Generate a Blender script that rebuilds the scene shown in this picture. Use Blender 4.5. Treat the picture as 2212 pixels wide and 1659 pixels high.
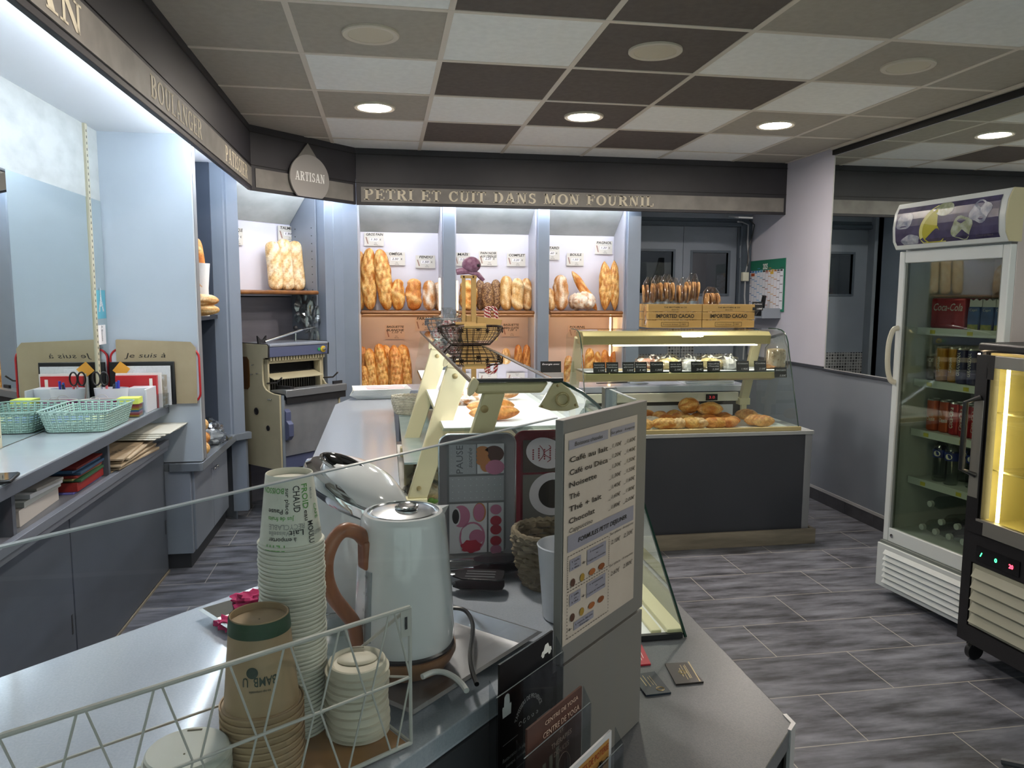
import bpy, math, random
from math import pi, sin, cos, radians as RD, sqrt
from mathutils import Vector as V, Matrix as M4, noise as NZ
import numpy as np
S = bpy.context.scene; C = S.collection
for o in list(bpy.data.objects): bpy.data.objects.remove(o)
rnd = random.Random(7)

# ---------------------------------------------------------------- camera, world, exposure
F_PX, YAW, PITCH, ROLL = 1646.1, .1643, .112, .0043
CAMP = V((.3435, -2.9585, 1.47))
fw = V((sin(YAW)*cos(PITCH), cos(YAW)*cos(PITCH), -sin(PITCH)))
rt0 = V((cos(YAW), -sin(YAW), 0)); up0 = rt0.cross(fw)
rt = cos(ROLL)*rt0 + sin(ROLL)*up0; up = -sin(ROLL)*rt0 + cos(ROLL)*up0
cd = bpy.data.cameras.new('camera'); cam = bpy.data.objects.new('camera', cd); C.objects.link(cam)
cd.sensor_width = 36; cd.lens = 36*F_PX/2212; cd.clip_start = .02
cam.matrix_world = M4(((rt.x, up.x, -fw.x, CAMP.x), (rt.y, up.y, -fw.y, CAMP.y), (rt.z, up.z, -fw.z, CAMP.z), (0, 0, 0, 1)))
S.camera = cam
S.view_settings.view_transform = 'Standard'; S.view_settings.look = 'None'; S.view_settings.gamma = 1
S.view_settings.use_curve_mapping = False
S.view_settings.exposure = 1.22
w = bpy.data.worlds.new('world'); S.world = w; w.use_nodes = True
w.node_tree.nodes['Background'].inputs[0].default_value = (.92, .93, .95, 1)
w.node_tree.nodes['Background'].inputs[1].default_value = .8
LAMP_LIT, LED_COOL, LED_WARM, CASE_W, CASE2_W, FREEZER_W = 120, 24, 9, 3.6, 5, 7

def at(px, py, ax, v):                      # point where the sight line of a photo pixel meets the plane axis = v
    d = fw + rt*((px-1106)/F_PX) - up*((py-829.5)/F_PX)
    return CAMP + d*((v-CAMP[ax])/d[ax])
def aty(px, py, y): return at(px, py, 1, y)
def atx(px, py, x): return at(px, py, 0, x)
def atz(px, py, z): return at(px, py, 2, z)

# ---------------------------------------------------------------- materials
def lin(h):
    h = h.lstrip('#'); r = []
    for i in (0, 2, 4):
        c = int(h[i:i+2], 16)/255; r.append(c/12.92 if c <= .04045 else ((c+.055)/1.055)**2.4)
    return (*r, 1)
MC = {}
def mat(name, col, rough=.5, metal=0, var=None, scale=8, stretch=(1, 1, 1), bump=0, bscale=60, spec=.5, coat=0, emit=0, ecol=None, detail=4, lo=.35, hi=.65, sss=0):
    """principled material; var = second colour mixed in by noise"""
    if name in MC: return MC[name]
    m = bpy.data.materials.new(name); m.use_nodes = True; MC[name] = m
    nt = m.node_tree; N = nt.nodes; L = nt.links; b = N['Principled BSDF']
    b.inputs['Base Color'].default_value = lin(col); b.inputs['Roughness'].default_value = rough
    b.inputs['Metallic'].default_value = metal; b.inputs['Specular IOR Level'].default_value = spec
    b.inputs['Coat Weight'].default_value = coat
    if emit:
        b.inputs['Emission Color'].default_value = lin(ecol or col); b.inputs['Emission Strength'].default_value = emit
    if var or bump:
        tc = N.new('ShaderNodeTexCoord'); mp = N.new('ShaderNodeMapping'); L.new(tc.outputs['Object'], mp.inputs[0])
        mp.inputs['Scale'].default_value = stretch
    if var:
        n = N.new('ShaderNodeTexNoise'); n.inputs['Scale'].default_value = scale; n.inputs['Detail'].default_value = detail
        r = N.new('ShaderNodeValToRGB'); r.color_ramp.elements[0].position = lo; r.color_ramp.elements[1].position = hi
        r.color_ramp.elements[0].color = lin(col); r.color_ramp.elements[1].color = lin(var)
        L.new(mp.outputs[0], n.inputs[0]); L.new(n.outputs[0], r.inputs[0]); L.new(r.outputs[0], b.inputs['Base Color'])
    if bump:
        n2 = N.new('ShaderNodeTexNoise'); n2.inputs['Scale'].default_value = bscale; bp = N.new('ShaderNodeBump')
        bp.inputs['Strength'].default_value = bump; bp.inputs['Distance'].default_value = .004
        L.new(mp.outputs[0], n2.inputs[0]); L.new(n2.outputs[0], bp.inputs['Height']); L.new(bp.outputs[0], b.inputs['Normal'])
    return m
def glass(name, tint='#eef6f2', refl=1.0, rough=.0):
    """thin pane: clear with a fresnel reflection"""
    if name in MC: return MC[name]
    m = bpy.data.materials.new(name); m.use_nodes = True; MC[name] = m
    nt = m.node_tree; N = nt.nodes; L = nt.links; N.remove(N['Principled BSDF'])
    t = N.new('ShaderNodeBsdfTransparent'); t.inputs[0].default_value = lin(tint)
    g = N.new('ShaderNodeBsdfGlossy'); g.inputs['Roughness'].default_value = rough
    lw = N.new('ShaderNodeLayerWeight'); lw.inputs[0].default_value = .5
    pw = N.new('ShaderNodeMath'); pw.operation = 'POWER'; pw.inputs[1].default_value = 5; L.new(lw.outputs['Facing'], pw.inputs[0])
    fr = N.new('ShaderNodeMath'); fr.operation = 'MULTIPLY_ADD'; fr.inputs[1].default_value = .95; fr.inputs[2].default_value = .045; L.new(pw.outputs[0], fr.inputs[0])
    mu = N.new('ShaderNodeMath'); mu.operation = 'MULTIPLY'; mu.inputs[1].default_value = refl; mu.use_clamp = True
    mx = N.new('ShaderNodeMixShader')
    L.new(fr.outputs[0], mu.inputs[0]); L.new(mu.outputs[0], mx.inputs[0]); L.new(t.outputs[0], mx.inputs[1]); L.new(g.outputs[0], mx.inputs[2])
    L.new(mx.outputs[0], N['Material Output'].inputs[0]); return m
def emis(name, col, st):
    if name in MC: return MC[name]
    m = bpy.data.materials.new(name); m.use_nodes = True; MC[name] = m
    b = m.node_tree.nodes['Principled BSDF']; b.inputs['Base Color'].default_value = lin(col)
    b.inputs['Emission Color'].default_value = lin(col); b.inputs['Emission Strength'].default_value = st; return m
def attrmat(name, rough=.6, spec=.35, nscale=30, bump=.35, bscale=40, amt=.25):
    """colour from the mesh attribute 'Col' (baked crust, prints), broken up by noise"""
    if name in MC: return MC[name]
    m = bpy.data.materials.new(name); m.use_nodes = True; MC[name] = m
    nt = m.node_tree; N = nt.nodes; L = nt.links; b = N['Principled BSDF']; b.inputs['Roughness'].default_value = rough
    b.inputs['Specular IOR Level'].default_value = spec
    a = N.new('ShaderNodeVertexColor'); a.layer_name = 'Col'
    tc = N.new('ShaderNodeTexCoord'); n = N.new('ShaderNodeTexNoise'); n.inputs['Scale'].default_value = nscale; n.inputs['Detail'].default_value = 5
    L.new(tc.outputs['Object'], n.inputs[0])
    mr = N.new('ShaderNodeMapRange'); mr.inputs[1].default_value = .3; mr.inputs[2].default_value = .7; mr.inputs[3].default_value = 1-amt; mr.inputs[4].default_value = 1+amt
    L.new(n.outputs[0], mr.inputs[0])
    mx = N.new('ShaderNodeVectorMath'); mx.operation = 'SCALE'; L.new(a.outputs[0], mx.inputs[0]); L.new(mr.outputs[0], mx.inputs['Scale'])
    L.new(mx.outputs[0], b.inputs['Base Color'])
    n2 = N.new('ShaderNodeTexNoise'); n2.inputs['Scale'].default_value = bscale; L.new(tc.outputs['Object'], n2.inputs[0])
    bp = N.new('ShaderNodeBump'); bp.inputs['Strength'].default_value = bump; bp.inputs['Distance'].default_value = .004
    L.new(n2.outputs[0], bp.inputs['Height']); L.new(bp.outputs[0], b.inputs['Normal']); return m

# ---------------------------------------------------------------- mesh builder
class MB:
    def __init__(s): s.v = []; s.f = []; s.mi = []; s.col = []; s.m = M4.Identity(4); s.k = 0
    def add(s, vs, fs, k=None, col=None):
        o = len(s.v)
        for p in vs: s.v.append(s.m @ V(p))
        if col is not None: s.col += (col if isinstance(col, list) else [col]*len(vs))
        elif s.col: s.col += [(1, 1, 1)]*len(vs)
        for f in fs: s.f.append([i+o for i in f]); s.mi.append(s.k if k is None else k)
        return s
    def box(s, x0, x1, y0, y1, z0, z1, k=None):
        return s.add([(x, y, z) for z in (z0, z1) for y in (y0, y1) for x in (x0, x1)],
                     [(0, 2, 3, 1), (4, 5, 7, 6), (0, 1, 5, 4), (2, 6, 7, 3), (0, 4, 6, 2), (1, 3, 7, 5)], k)
    def prism(s, poly, a, b, ax=2, k=None):
        """2-D outline extruded from a to b along axis ax (outline in the two other axes, in order)"""
        n = len(poly)
        def P(p, t): q = list(p); q.insert(ax, t); return q
        return s.add([P(p, a) for p in poly]+[P(p, b) for p in poly],
                     [list(range(n))[::-1], list(range(n, 2*n))]+[(i, (i+1) % n, n+(i+1) % n, n+i) for i in range(n)], k)
    def quad(s, a, b, c, d, k=None): return s.add([a, b, c, d], [(0, 1, 2, 3)], k)
    def slab(s, a, b, c, d, t, k=None):
        a, b, c, d = map(V, (a, b, c, d)); n = (b-a).cross(d-a).normalized()*t
        return s.add([a, b, c, d, a+n, b+n, c+n, d+n], [(3, 2, 1, 0), (4, 5, 6, 7), (0, 1, 5, 4), (1, 2, 6, 5), (2, 3, 7, 6), (3, 0, 4, 7)], k)
    def tube(s, pts, r, n=8, closed=False, k=None, sc=None):
        pts = [V(p) for p in pts]; m = len(pts); vs = []; prev = None
        for i, p in enumerate(pts):
            a = pts[(i-1) % m] if (closed or i) else p; b = pts[(i+1) % m] if (closed or i < m-1) else p
            t = (b-a).normalized()
            if prev is None:
                u = t.cross(V((0, 0, 1)));  u = u if u.length > .1 else t.cross(V((0, 1, 0)))
            else: u = prev - t*prev.dot(t)
            u.normalize(); prev = u; w_ = t.cross(u)
            rr = r[i] if isinstance(r, (list, tuple)) else r
            sx, sy = sc or (1, 1)
            for j in range(n): q = 2*pi*j/n; vs.append(p+u*(cos(q)*rr*sx)+w_*(sin(q)*rr*sy))
        fs = []
        for i in range(m if closed else m-1):
            for j in range(n): a = i*n; b = ((i+1) % m)*n; fs.append((a+j, a+(j+1) % n, b+(j+1) % n, b+j))
        if not closed: fs += [list(range(n))[::-1], list(range((m-1)*n, m*n))]
        return s.add(vs, fs, k)
    def lathe(s, prof, c=(0, 0, 0), n=32, k=None, cap=True, sx=1, sy=1):
        vs = []; fs = []; m = len(prof)
        for r, z in prof:
            for j in range(n): q = 2*pi*j/n; vs.append((c[0]+cos(q)*r*sx, c[1]+sin(q)*r*sy, c[2]+z))
        for i in range(m-1):
            for j in range(n): fs.append((i*n+j, i*n+(j+1) % n, (i+1)*n+(j+1) % n, (i+1)*n+j))
        if cap: fs += [list(range(n))[::-1], list(range((m-1)*n, m*n))]
        return s.add(vs, fs, k)
    def ball(s, c, r, n=16, m=10, k=None, col=None):
        rx, ry, rz = r if isinstance(r, (tuple, list)) else (r, r, r); vs = []; fs = []
        for i in range(m+1):
            a = -pi/2+pi*i/m
            for j in range(n): q = 2*pi*j/n; vs.append((c[0]+rx*cos(a)*cos(q), c[1]+ry*cos(a)*sin(q), c[2]+rz*sin(a)))
        for i in range(m):
            for j in range(n): fs.append((i*n+j, i*n+(j+1) % n, (i+1)*n+(j+1) % n, (i+1)*n+j))
        return s.add(vs, fs, k, col)
    def at(s, x, y, z, rz=0, rx=0, ry=0):
        s.m = M4.Translation((x, y, z)) @ M4.Rotation(rz, 4, 'Z') @ M4.Rotation(ry, 4, 'Y') @ M4.Rotation(rx, 4, 'X'); return s
    def mesh(s, name, mats, smooth=True, ang=35):
        me = bpy.data.meshes.new(name); me.from_pydata([tuple(p) for p in s.v], [], s.f)
        for m in (mats if isinstance(mats, (list, tuple)) else [mats]): me.materials.append(m)
        if len(me.materials) > 1: me.polygons.foreach_set('material_index', s.mi)
        if s.col:
            a = me.color_attributes.new('Col', 'FLOAT_COLOR', 'POINT')
            a.data.foreach_set('color', np.array([(*c[:3], 1) for c in s.col], dtype=np.float32).ravel())
        if smooth:
            me.polygons.foreach_set('use_smooth', [True]*len(me.polygons)); me.set_sharp_from_angle(angle=RD(ang))
        me.update(); return me
def thing(name, label, cat, loc=(0, 0, 0), rz=0, group=None):
    o = bpy.data.objects.new(name, None); C.objects.link(o); o.empty_display_size = .05
    o.location = loc; o.rotation_euler = (0, 0, rz); o['label'] = label; o['category'] = cat
    if group: o['group'] = group
    return o
def part(name, mb, mats, parent=None, bevel=0, label=None, ang=35, smooth=True, world=False, seg=2):
    if world and parent is not None:
        root = parent
        while root.parent: root = root.parent
        inv = (M4.Translation(root.location) @ M4.Rotation(root.rotation_euler.z, 4, 'Z')).inverted()
        mb.v = [inv @ p for p in mb.v]
    me = mb if isinstance(mb, bpy.types.Mesh) else mb.mesh(name, mats, smooth, ang)
    o = bpy.data.objects.new(name, me); C.objects.link(o); o.parent = parent
    if bevel:
        b = o.modifiers.new('bevel', 'BEVEL'); b.width = bevel; b.segments = seg; b.limit_method = 'ANGLE'; b.angle_limit = RD(40); b.harden_normals = False
    if label: o['label'] = label
    return o
def solo(name, mb, mats, label, cat, group=None, **k):     # a thing that is one mesh; origin moved to the centre of its base
    xs = [p.x for p in mb.v]; ys = [p.y for p in mb.v]; z0 = min(p.z for p in mb.v)
    c = V(((min(xs)+max(xs))/2, (min(ys)+max(ys))/2, z0)); mb.v = [p-c for p in mb.v]
    o = part(name, mb, mats, **k); o.location = c; o['label'] = label; o['category'] = cat
    if group: o['group'] = group
    return o
def struct(name, mb, mats, parent=None, **k):
    o = part(name, mb, mats, parent, **k)
    if parent is None: o['kind'] = 'structure'
    return o
def dup(root, loc=None, rz=None, label=None, group=None):
    r = root.copy(); C.objects.link(r)
    if loc is not None: r.location = loc
    if rz is not None: r.rotation_euler = (0, 0, rz)
    if label: r['label'] = label
    if group: r['group'] = group
    for ch in list(root.children):
        c = ch.copy(); C.objects.link(c); c.parent = r
        for g in list(ch.children): d = g.copy(); C.objects.link(d); d.parent = c
    return r

# ---------------------------------------------------------------- lettering
TC = {}
def glyphs(s, bold=0):
    if (s, bold) in TC: return TC[(s, bold)]
    cu = bpy.data.curves.new('t', 'FONT'); cu.body = s; cu.size = 1; cu.resolution_u = 2; cu.offset = bold
    o = bpy.data.objects.new('t', cu); C.objects.link(o)
    me = bpy.data.meshes.new_from_object(o.evaluated_get(bpy.context.evaluated_depsgraph_get()))
    vs = [tuple(v.co) for v in me.vertices]; fs = [list(p.vertices) for p in me.polygons]
    bpy.data.objects.remove(o); bpy.data.curves.remove(cu); bpy.data.meshes.remove(me)
    TC[(s, bold)] = (vs, fs); return vs, fs
def text(mb, s, o, u, v, h, w=None, align='c', shear=0, bold=0, k=None, fn=None, off=.0006):
    """flat letters: o = baseline anchor, u, v = directions; h = capital height; w = total width"""
    vs, fs = glyphs(s, bold)
    if not vs: return mb
    u = V(u).normalized(); v = V(v).normalized(); n = u.cross(v)
    x0 = min(p[0] for p in vs); x1 = max(p[0] for p in vs)
    sy = h/.73; sx = sy if w is None else w/max(x1-x0, 1e-6)
    dx = {'l': x0, 'c': (x0+x1)/2, 'r': x1}[align]; o = V(o)
    if fn: out = [fn((p[0]-dx)*sx+shear*p[1]*sy, p[1]*sy) for p in vs]
    else: out = [o+u*((p[0]-dx)*sx+shear*p[1]*sy)+v*(p[1]*sy)+n*off for p in vs]
    return mb.add(out, fs, k)
def arc(cx, cy, rx, ry, a0, a1, tx, ty, n=14):
    out = []
    for i in range(n):
        q = [RD(a0+(a1-a0)*(i+d)/n) for d in (0, 1)]
        out.append([(cx+rx*cos(q[0]), cy+ry*sin(q[0])), (cx+rx*cos(q[1]), cy+ry*sin(q[1])),
                    (cx+(rx-tx)*cos(q[1]), cy+(ry-ty)*sin(q[1])), (cx+(rx-tx)*cos(q[0]), cy+(ry-ty)*sin(q[0]))])
    return out
def rc(x0, y0, x1, y1): return [(x0, y0), (x1, y0), (x1, y1), (x0, y1)]
def _I(x, t=.2): return [rc(x, 0, x+t, 1), rc(x-.1, 0, x+t+.1, .08), rc(x-.1, .92, x+t+.1, 1)]
SER = {
 'I': (.42, _I(.11)),
 'P': (.78, _I(.11)+arc(.4, .72, .34, .28, -90, 90, .19, .09)+[rc(.3, .44, .41, .53), rc(.3, .91, .41, 1)]),
 'R': (.86, _I(.11)+arc(.4, .74, .34, .26, -90, 90, .19, .09)+[rc(.3, .48, .41, .57), rc(.3, .91, .41, 1), [(.36, .5), (.55, .5), (.86, 0), (.62, 0)]]),
 'B': (.82, _I(.11)+arc(.4, .76, .3, .24, -90, 90, .18, .09)+arc(.4, .28, .36, .28, -90, 90, .2, .09)+[rc(.3, 0, .41, .09), rc(.3, .47, .41, .56), rc(.3, .91, .41, 1)]),
 'D': (.86, _I(.11)+arc(.38, .5, .44, .5, -90, 90, .22, .09)+[rc(.3, 0, .39, .09), rc(.3, .91, .39, 1)]),
 'E': (.78, _I(.11)+[rc(.3, 0, .74, .09), rc(.3, .91, .72, 1), rc(.3, .46, .52, .55), rc(.5, .36, .57, .65), rc(.67, 0, .75, .3), rc(.65, .72, .73, 1)]),
 'F': (.74, _I(.11)+[rc(.3, .91, .72, 1), rc(.3, .46, .52, .55), rc(.5, .36, .57, .65), rc(.65, .7, .73, 1)]),
 'L': (.72, _I(.11)+[rc(.3, 0, .7, .09), rc(.63, 0, .71, .32)]),
 'T': (.76, [rc(.28, 0, .48, 1), rc(.18, 0, .58, .08), rc(.02, .91, .74, 1), rc(.02, .68, .09, 1), rc(.67, .68, .74, 1)]),
 'U': (.86, [rc(.12, .35, .31, 1), rc(.62, .35, .72, 1), rc(.02, .92, .41, 1), rc(.54, .92, .82, 1)]+arc(.42, .36, .3, .36, 180, 360, .16, .1)),
 'C': (.8, arc(.44, .5, .4, .5, 40, 320, .2, .09, 22)+[rc(.68, .62, .75, .98), [(.68, .1), (.76, .3), (.7, .34), (.62, .2)]]),
 'G': (.86, arc(.44, .5, .4, .5, 40, 330, .2, .09, 22)+[rc(.68, .62, .75, .98), rc(.6, .04, .78, .42), rc(.5, .38, .86, .46)]),
 'O': (.9, arc(.45, .5, .43, .5, 0, 360, .2, .09, 30)),
 'A': (.9, [[(.36, 1), (.56, 1), (.84, 0), (.6, 0)], [(.36, 1), (.46, 1), (.18, 0), (.08, 0)], rc(.24, .28, .66, .37), rc(0, 0, .28, .08), rc(.52, 0, .92, .08)]),
 'N': (.9, [rc(.12, 0, .22, 1), rc(.66, 0, .76, 1), [(.08, 1), (.3, 1), (.78, 0), (.6, 0)], rc(.02, 0, .32, .08), rc(.56, .92, .86, 1), rc(0, .92, .2, 1)]),
 'M': (1.1, [rc(.12, 0, .21, 1), rc(.78, 0, .98, 1), [(.08, 1), (.32, 1), (.6, 0), (.46, 0)], [(.5, 0), (.6, 0), (.86, 1), (.78, 1)], rc(.02, 0, .31, .08), rc(.68, 0, 1.08, .08), rc(.02, .92, .24, 1), rc(.8, .92, 1.08, 1)]),
 'S': (.7, arc(.35, .74, .27, .26, 30, 270, .17, .1)+arc(.35, .27, .3, .27, -150, 90, .18, .1)+[rc(.52, .7, .59, .98), rc(.06, .04, .13, .32)]),
 ' ': (.45, [])}
def serif(mb, s, o, u, v, h, w, k=None, off=.001):
    tot = sum(SER[c][0]+.07 for c in s)-.07; sx = w/tot; u = V(u).normalized(); v = V(v).normalized(); n = u.cross(v)*off; x = 0; o = V(o)
    for c in s:
        for q in SER[c][1]: mb.add([o+u*((x+p[0])*sx)+v*(p[1]*h)+n for p in q], [(0, 1, 2, 3)], k)
        x += SER[c][0]+.07
    return mb
# ================================================================ the room
H = 2.5284; XL, XR = -1.075, 3.46
grey_blue = mat('painted blue grey board', '#7e8692', .45, var='#868e99', scale=3)
grey_dark = mat('dark blue grey board', '#525861', .42, var='#585e68', scale=4)
fascia_m = mat('near black fascia paint', '#26252a', .55, var='#2b2a2f', scale=5)
white_wall = mat('pale lilac wall paint', '#c3c3ce', .6, var='#bdbdc8', scale=3)
soffit_m = mat('white soffit board', '#d5d9de', .6)
marble_m = mat('clouded pale grey board', '#b9bdba', .5, var='#a3a8a5', scale=6, stretch=(1, 1, 2), detail=8, lo=.4, hi=.75)
band_m = mat('mottled grey sign board', '#7d7a75', .55, var='#6d6a66', scale=9, detail=8)
letter_m = mat('cream letter paint', '#cfc7b2', .6, var='#c4bca8', scale=40)
mirror_m = mat('mirror', '#dfe6e4', .01, 1.0)
kick_m = mat('black kick board', '#2a2b2e', .5)

# floor
fm = mat('floor tile', '#50525a', .38, spec=.45); nt = fm.node_tree; N = nt.nodes; L = nt.links; b = N['Principled BSDF']
tc = N.new('ShaderNodeTexCoord'); mp = N.new('ShaderNodeMapping'); mp.inputs['Location'].default_value = (-.032, -.134, 0)
L.new(tc.outputs['Object'], mp.inputs[0]); br = N.new('ShaderNodeTexBrick'); L.new(mp.outputs[0], br.inputs[0])
br.inputs['Scale'].default_value = 1; br.inputs['Brick Width'].default_value = .63; br.inputs['Row Height'].default_value = .305
br.inputs['Mortar Size'].default_value = .0022; br.inputs['Mortar Smooth'].default_value = .3; br.inputs['Bias'].default_value = 0
br.inputs['Color1'].default_value = (.9, .9, .9, 1); br.inputs['Color2'].default_value = (1.12, 1.12, 1.12, 1); br.inputs['Mortar'].default_value = (1, 1, 1, 1)
mp2 = N.new('ShaderNodeMapping'); mp2.inputs['Scale'].default_value = (1.6, 7, 1); L.new(tc.outputs['Object'], mp2.inputs[0])
n1 = N.new('ShaderNodeTexNoise'); n1.inputs['Scale'].default_value = 2.2; n1.inputs['Detail'].default_value = 9; n1.inputs['Roughness'].default_value = .62; L.new(mp2.outputs[0], n1.inputs[0])
r1 = N.new('ShaderNodeValToRGB'); r1.color_ramp.elements[0].position = .36; r1.color_ramp.elements[1].position = .66
r1.color_ramp.elements[0].color = lin('#3f4046'); r1.color_ramp.elements[1].color = lin('#7d808b'); L.new(n1.outputs[0], r1.inputs[0])
mm = N.new('ShaderNodeMix'); mm.data_type = 'RGBA'; mm.blend_type = 'MULTIPLY'; mm.inputs[0].default_value = 1
L.new(r1.outputs[0], mm.inputs[6]); L.new(br.outputs[0], mm.inputs[7])
m2 = N.new('ShaderNodeMix'); m2.data_type = 'RGBA'; m2.inputs[7].default_value = lin('#a8a49c'); L.new(br.outputs[1], m2.inputs[0]); L.new(mm.outputs[2], m2.inputs[6])
L.new(m2.outputs[2], b.inputs['Base Color'])
mb = MB(); mb.quad((-1.6, -4.4, 0), (4, -4.4, 0), (4, 3.6, 0), (-1.6, 3.6, 0)); mb.quad((-1.6, 3.6, -.1), (4, 3.6, -.1), (4, -4.4, -.1), (-1.6, -4.4, -.1)); struct('floor', mb, fm)

# ceiling: 60 cm tiles of three greys in a lay-in grid
tl = mat('light ceiling tile', '#ecedea', .9, var='#e6e7e4', scale=30, bump=.25, bscale=250)
tm = mat('mid grey ceiling tile', '#aaa499', .9, var='#a49e93', scale=30, bump=.25, bscale=250)
td = mat('dark ceiling tile', '#645c57', .9, var='#5d5550', scale=30, bump=.25, bscale=250)
tbar = mat('ceiling grid bar', '#cfc8bb', .5)
PAT = {-1: 'mlddmlm', 0: 'mmldlmm', 1: 'mldddlm', 2: 'mmldlmm', 3: 'mldldlm', 4: 'mlllllm', -2: 'mmldlmm', -3: 'mlddmlm', -4: 'mmldlmm', -5: 'mldldlm', -6: 'mmdlddm', -7: 'mlddllm', -8: 'mlllllm'}
mb = MB()
for j, row in PAT.items():
    for i, ch in enumerate(row):
        x0 = (i-1)*.6; x1 = x0+.6; y0 = j*.6; y1 = y0+.6
        mb.quad((x0, y0, H), (x0, y1, H), (min(x1, XR), y1, H), (min(x1, XR), y0, H), 'lmd'.index(ch))
mb.box(-1.6, 4, -4.8, 3.6, H+.03, H+.08, 1)
ceil = struct('ceiling', mb, [tl, tm, td], smooth=False)
mb = MB()
for i in range(-1, 7): x = min(i*.6, XR-.012); mb.box(x-.012, x+.012, -4.8, 3, H-.003, H+.001)
for j in range(-8, 6): mb.box(-.6, XR, j*.6-.012, j*.6+.012, H-.0035, H)
mb.box(XR-.035, XR, -4.4, 2.08, H-.02, H-.002)
part('grid_bars', mb, tbar, ceil, smooth=False)
mb = MB(); mb.box(XR-.02, XR+.001, -4.3, 2.075, H-.055, H-.022)
struct('trim_7', mb, mat('black shadow gap', '#141414', .7))

# walls
mb = MB(); mb.box(XL-.12, XL, -4.4, 3.6, 0, H+.03); struct('wall_left', mb, marble_m)
mb = MB(); mb.box(XR, XR+.12, -4.4, 3.6, 0, H+.03); wr = struct('wall_right', mb, mat('wall paint lilac grey', '#c4c3cf', .6, var='#bebdc9', scale=2))
mb = MB(); mb.box(XR-.006, XR, -4.3, 3.3, .09, .975); part('lower_panel', mb, mat('dado board', '#747a84', .38, var='#7b818a', scale=1.5), wr)
mb = MB(); mb.box(XR-.016, XR, 2.075, 3.3, .968, .99); mb.box(XR-.02, XR, -4.3, 2.07, .965, .978); part('dado_rail', mb, [mat('dado rail', '#3c4048', .4)], wr)
mb = MB(); mb.box(XR-.012, XR, -4.3, 3.3, .085, .105); struct('trim_5', mb, mat('aluminium strip', '#b9b9ba', .35, .3))
mb = MB()
for k in range(24): y = 3.3-.315*k; mb.box(XR-.01, XR, y-.313, y, 0, .085)
struct('baseboard_right', mb, mat('skirting tile', '#3b3c41', .4, var='#46474c', scale=12), bevel=.001)
mb = MB(); mb.box(-1.2, .05, 3.42, 3.5, 0, H+.03); mb.box(.05, 2.3, 3.2, 3.3, 0, H+.03); mb.box(2.2, 3.6, 3.331, 3.44, 2.1, H+.03); mb.box(2.2, 2.332, 3.2, 3.44, 0, H+.03); struct('wall_back', mb, grey_blue)
mb = MB(); mb.box(-1.2, 3.58, -4.5, -4.4, 0, .5); mb.box(-1.2, 3.58, -4.5, -4.4, 2.1, H+.03); mb.box(-1.2, -.9, -4.5, -4.4, .5, 2.1); mb.box(3.2, 3.58, -4.5, -4.4, .5, 2.1); mb.box(1.1, 1.2, -4.5, -4.4, .5, 2.1)
struct('wall_front', mb, grey_dark)
mb = MB(); mb.box(-.9, 3.2, -4.455, -4.445, .5, 2.1); struct('window_1', mb, glass('window glass'))
# right wall mirror
t = thing('wall_mirror', 'large frameless mirror covering the upper right wall behind the drinks fridge', 'mirror', (XR-.004, 0, .98))
mb = MB(); mb.box(XR-.005, XR-.0005, -4.2, 2.062, .98, H-.06); part('glass', mb, mirror_m, t, world=True)
mb = MB(); mb.box(XR-.007, XR-.0006, 2.06, 2.068, .98, H-.06); mb.box(XR-.009, XR-.0006, -4.2, 2.06, .972, .982); part('edge_strip', mb, mat('aluminium strip', '#b9b9ba', .35, .3), t, world=True)

# fascia boards (hang from the ceiling), soffits
FA, FB, FC, FD, FE = (-.47, -4.3), (-.467, 2.083), (.148, 2.716), (3.46, 2.716), .022
def wallrun(mb, a, b, z0, z1, t, k=None):
    a = V((*a, 0)); b = V((*b, 0)); d = (b-a).normalized(); n = V((-d.y, d.x, 0))*t
    return mb.prism([(a.x, a.y), (b.x, b.y), (b.x+n.x, b.y+n.y), (a.x+n.x, a.y+n.y)], z0, z1, 2, k)
mb = MB(); wallrun(mb, FA, FB, 2.132, H, FE); struct('trim_1', mb, fascia_m, bevel=.002)
mb = MB(); wallrun(mb, FB, FC, 2.132, H, FE); struct('trim_2', mb, fascia_m, bevel=.002)
mb = MB(); wallrun(mb, FC, FD, 2.132, H, FE); struct('trim_3', mb, fascia_m, bevel=.002)
mb = MB()
for a, b_ in ((FA, FB), (FB, FC), (FC, FD)):
    d = (V(b_)-V(a)).normalized(); n = V((d.y, -d.x))*.004
    wallrun(mb, V(a)+n, V(b_)+n, H-.045, H-.04, .006); wallrun(mb, V(a)+n, V(b_)+n, 2.285, 2.288, .006)
struct('trim_4', mb, mat('black groove', '#0c0c0e', .6))
mb = MB(); mb.box(XL, -.49, -4.3, 2.11, 2.295, 2.31)
mb.prism([(-.6, 2.11), (-.49, 2.11), (.16, 2.76), (3.46, 2.76), (3.46, 3.4), (-1.2, 3.4), (-1.2, 2.11)], 2.3, 2.315)
struct('trim_6', mb, soffit_m, smooth=False)
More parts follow.
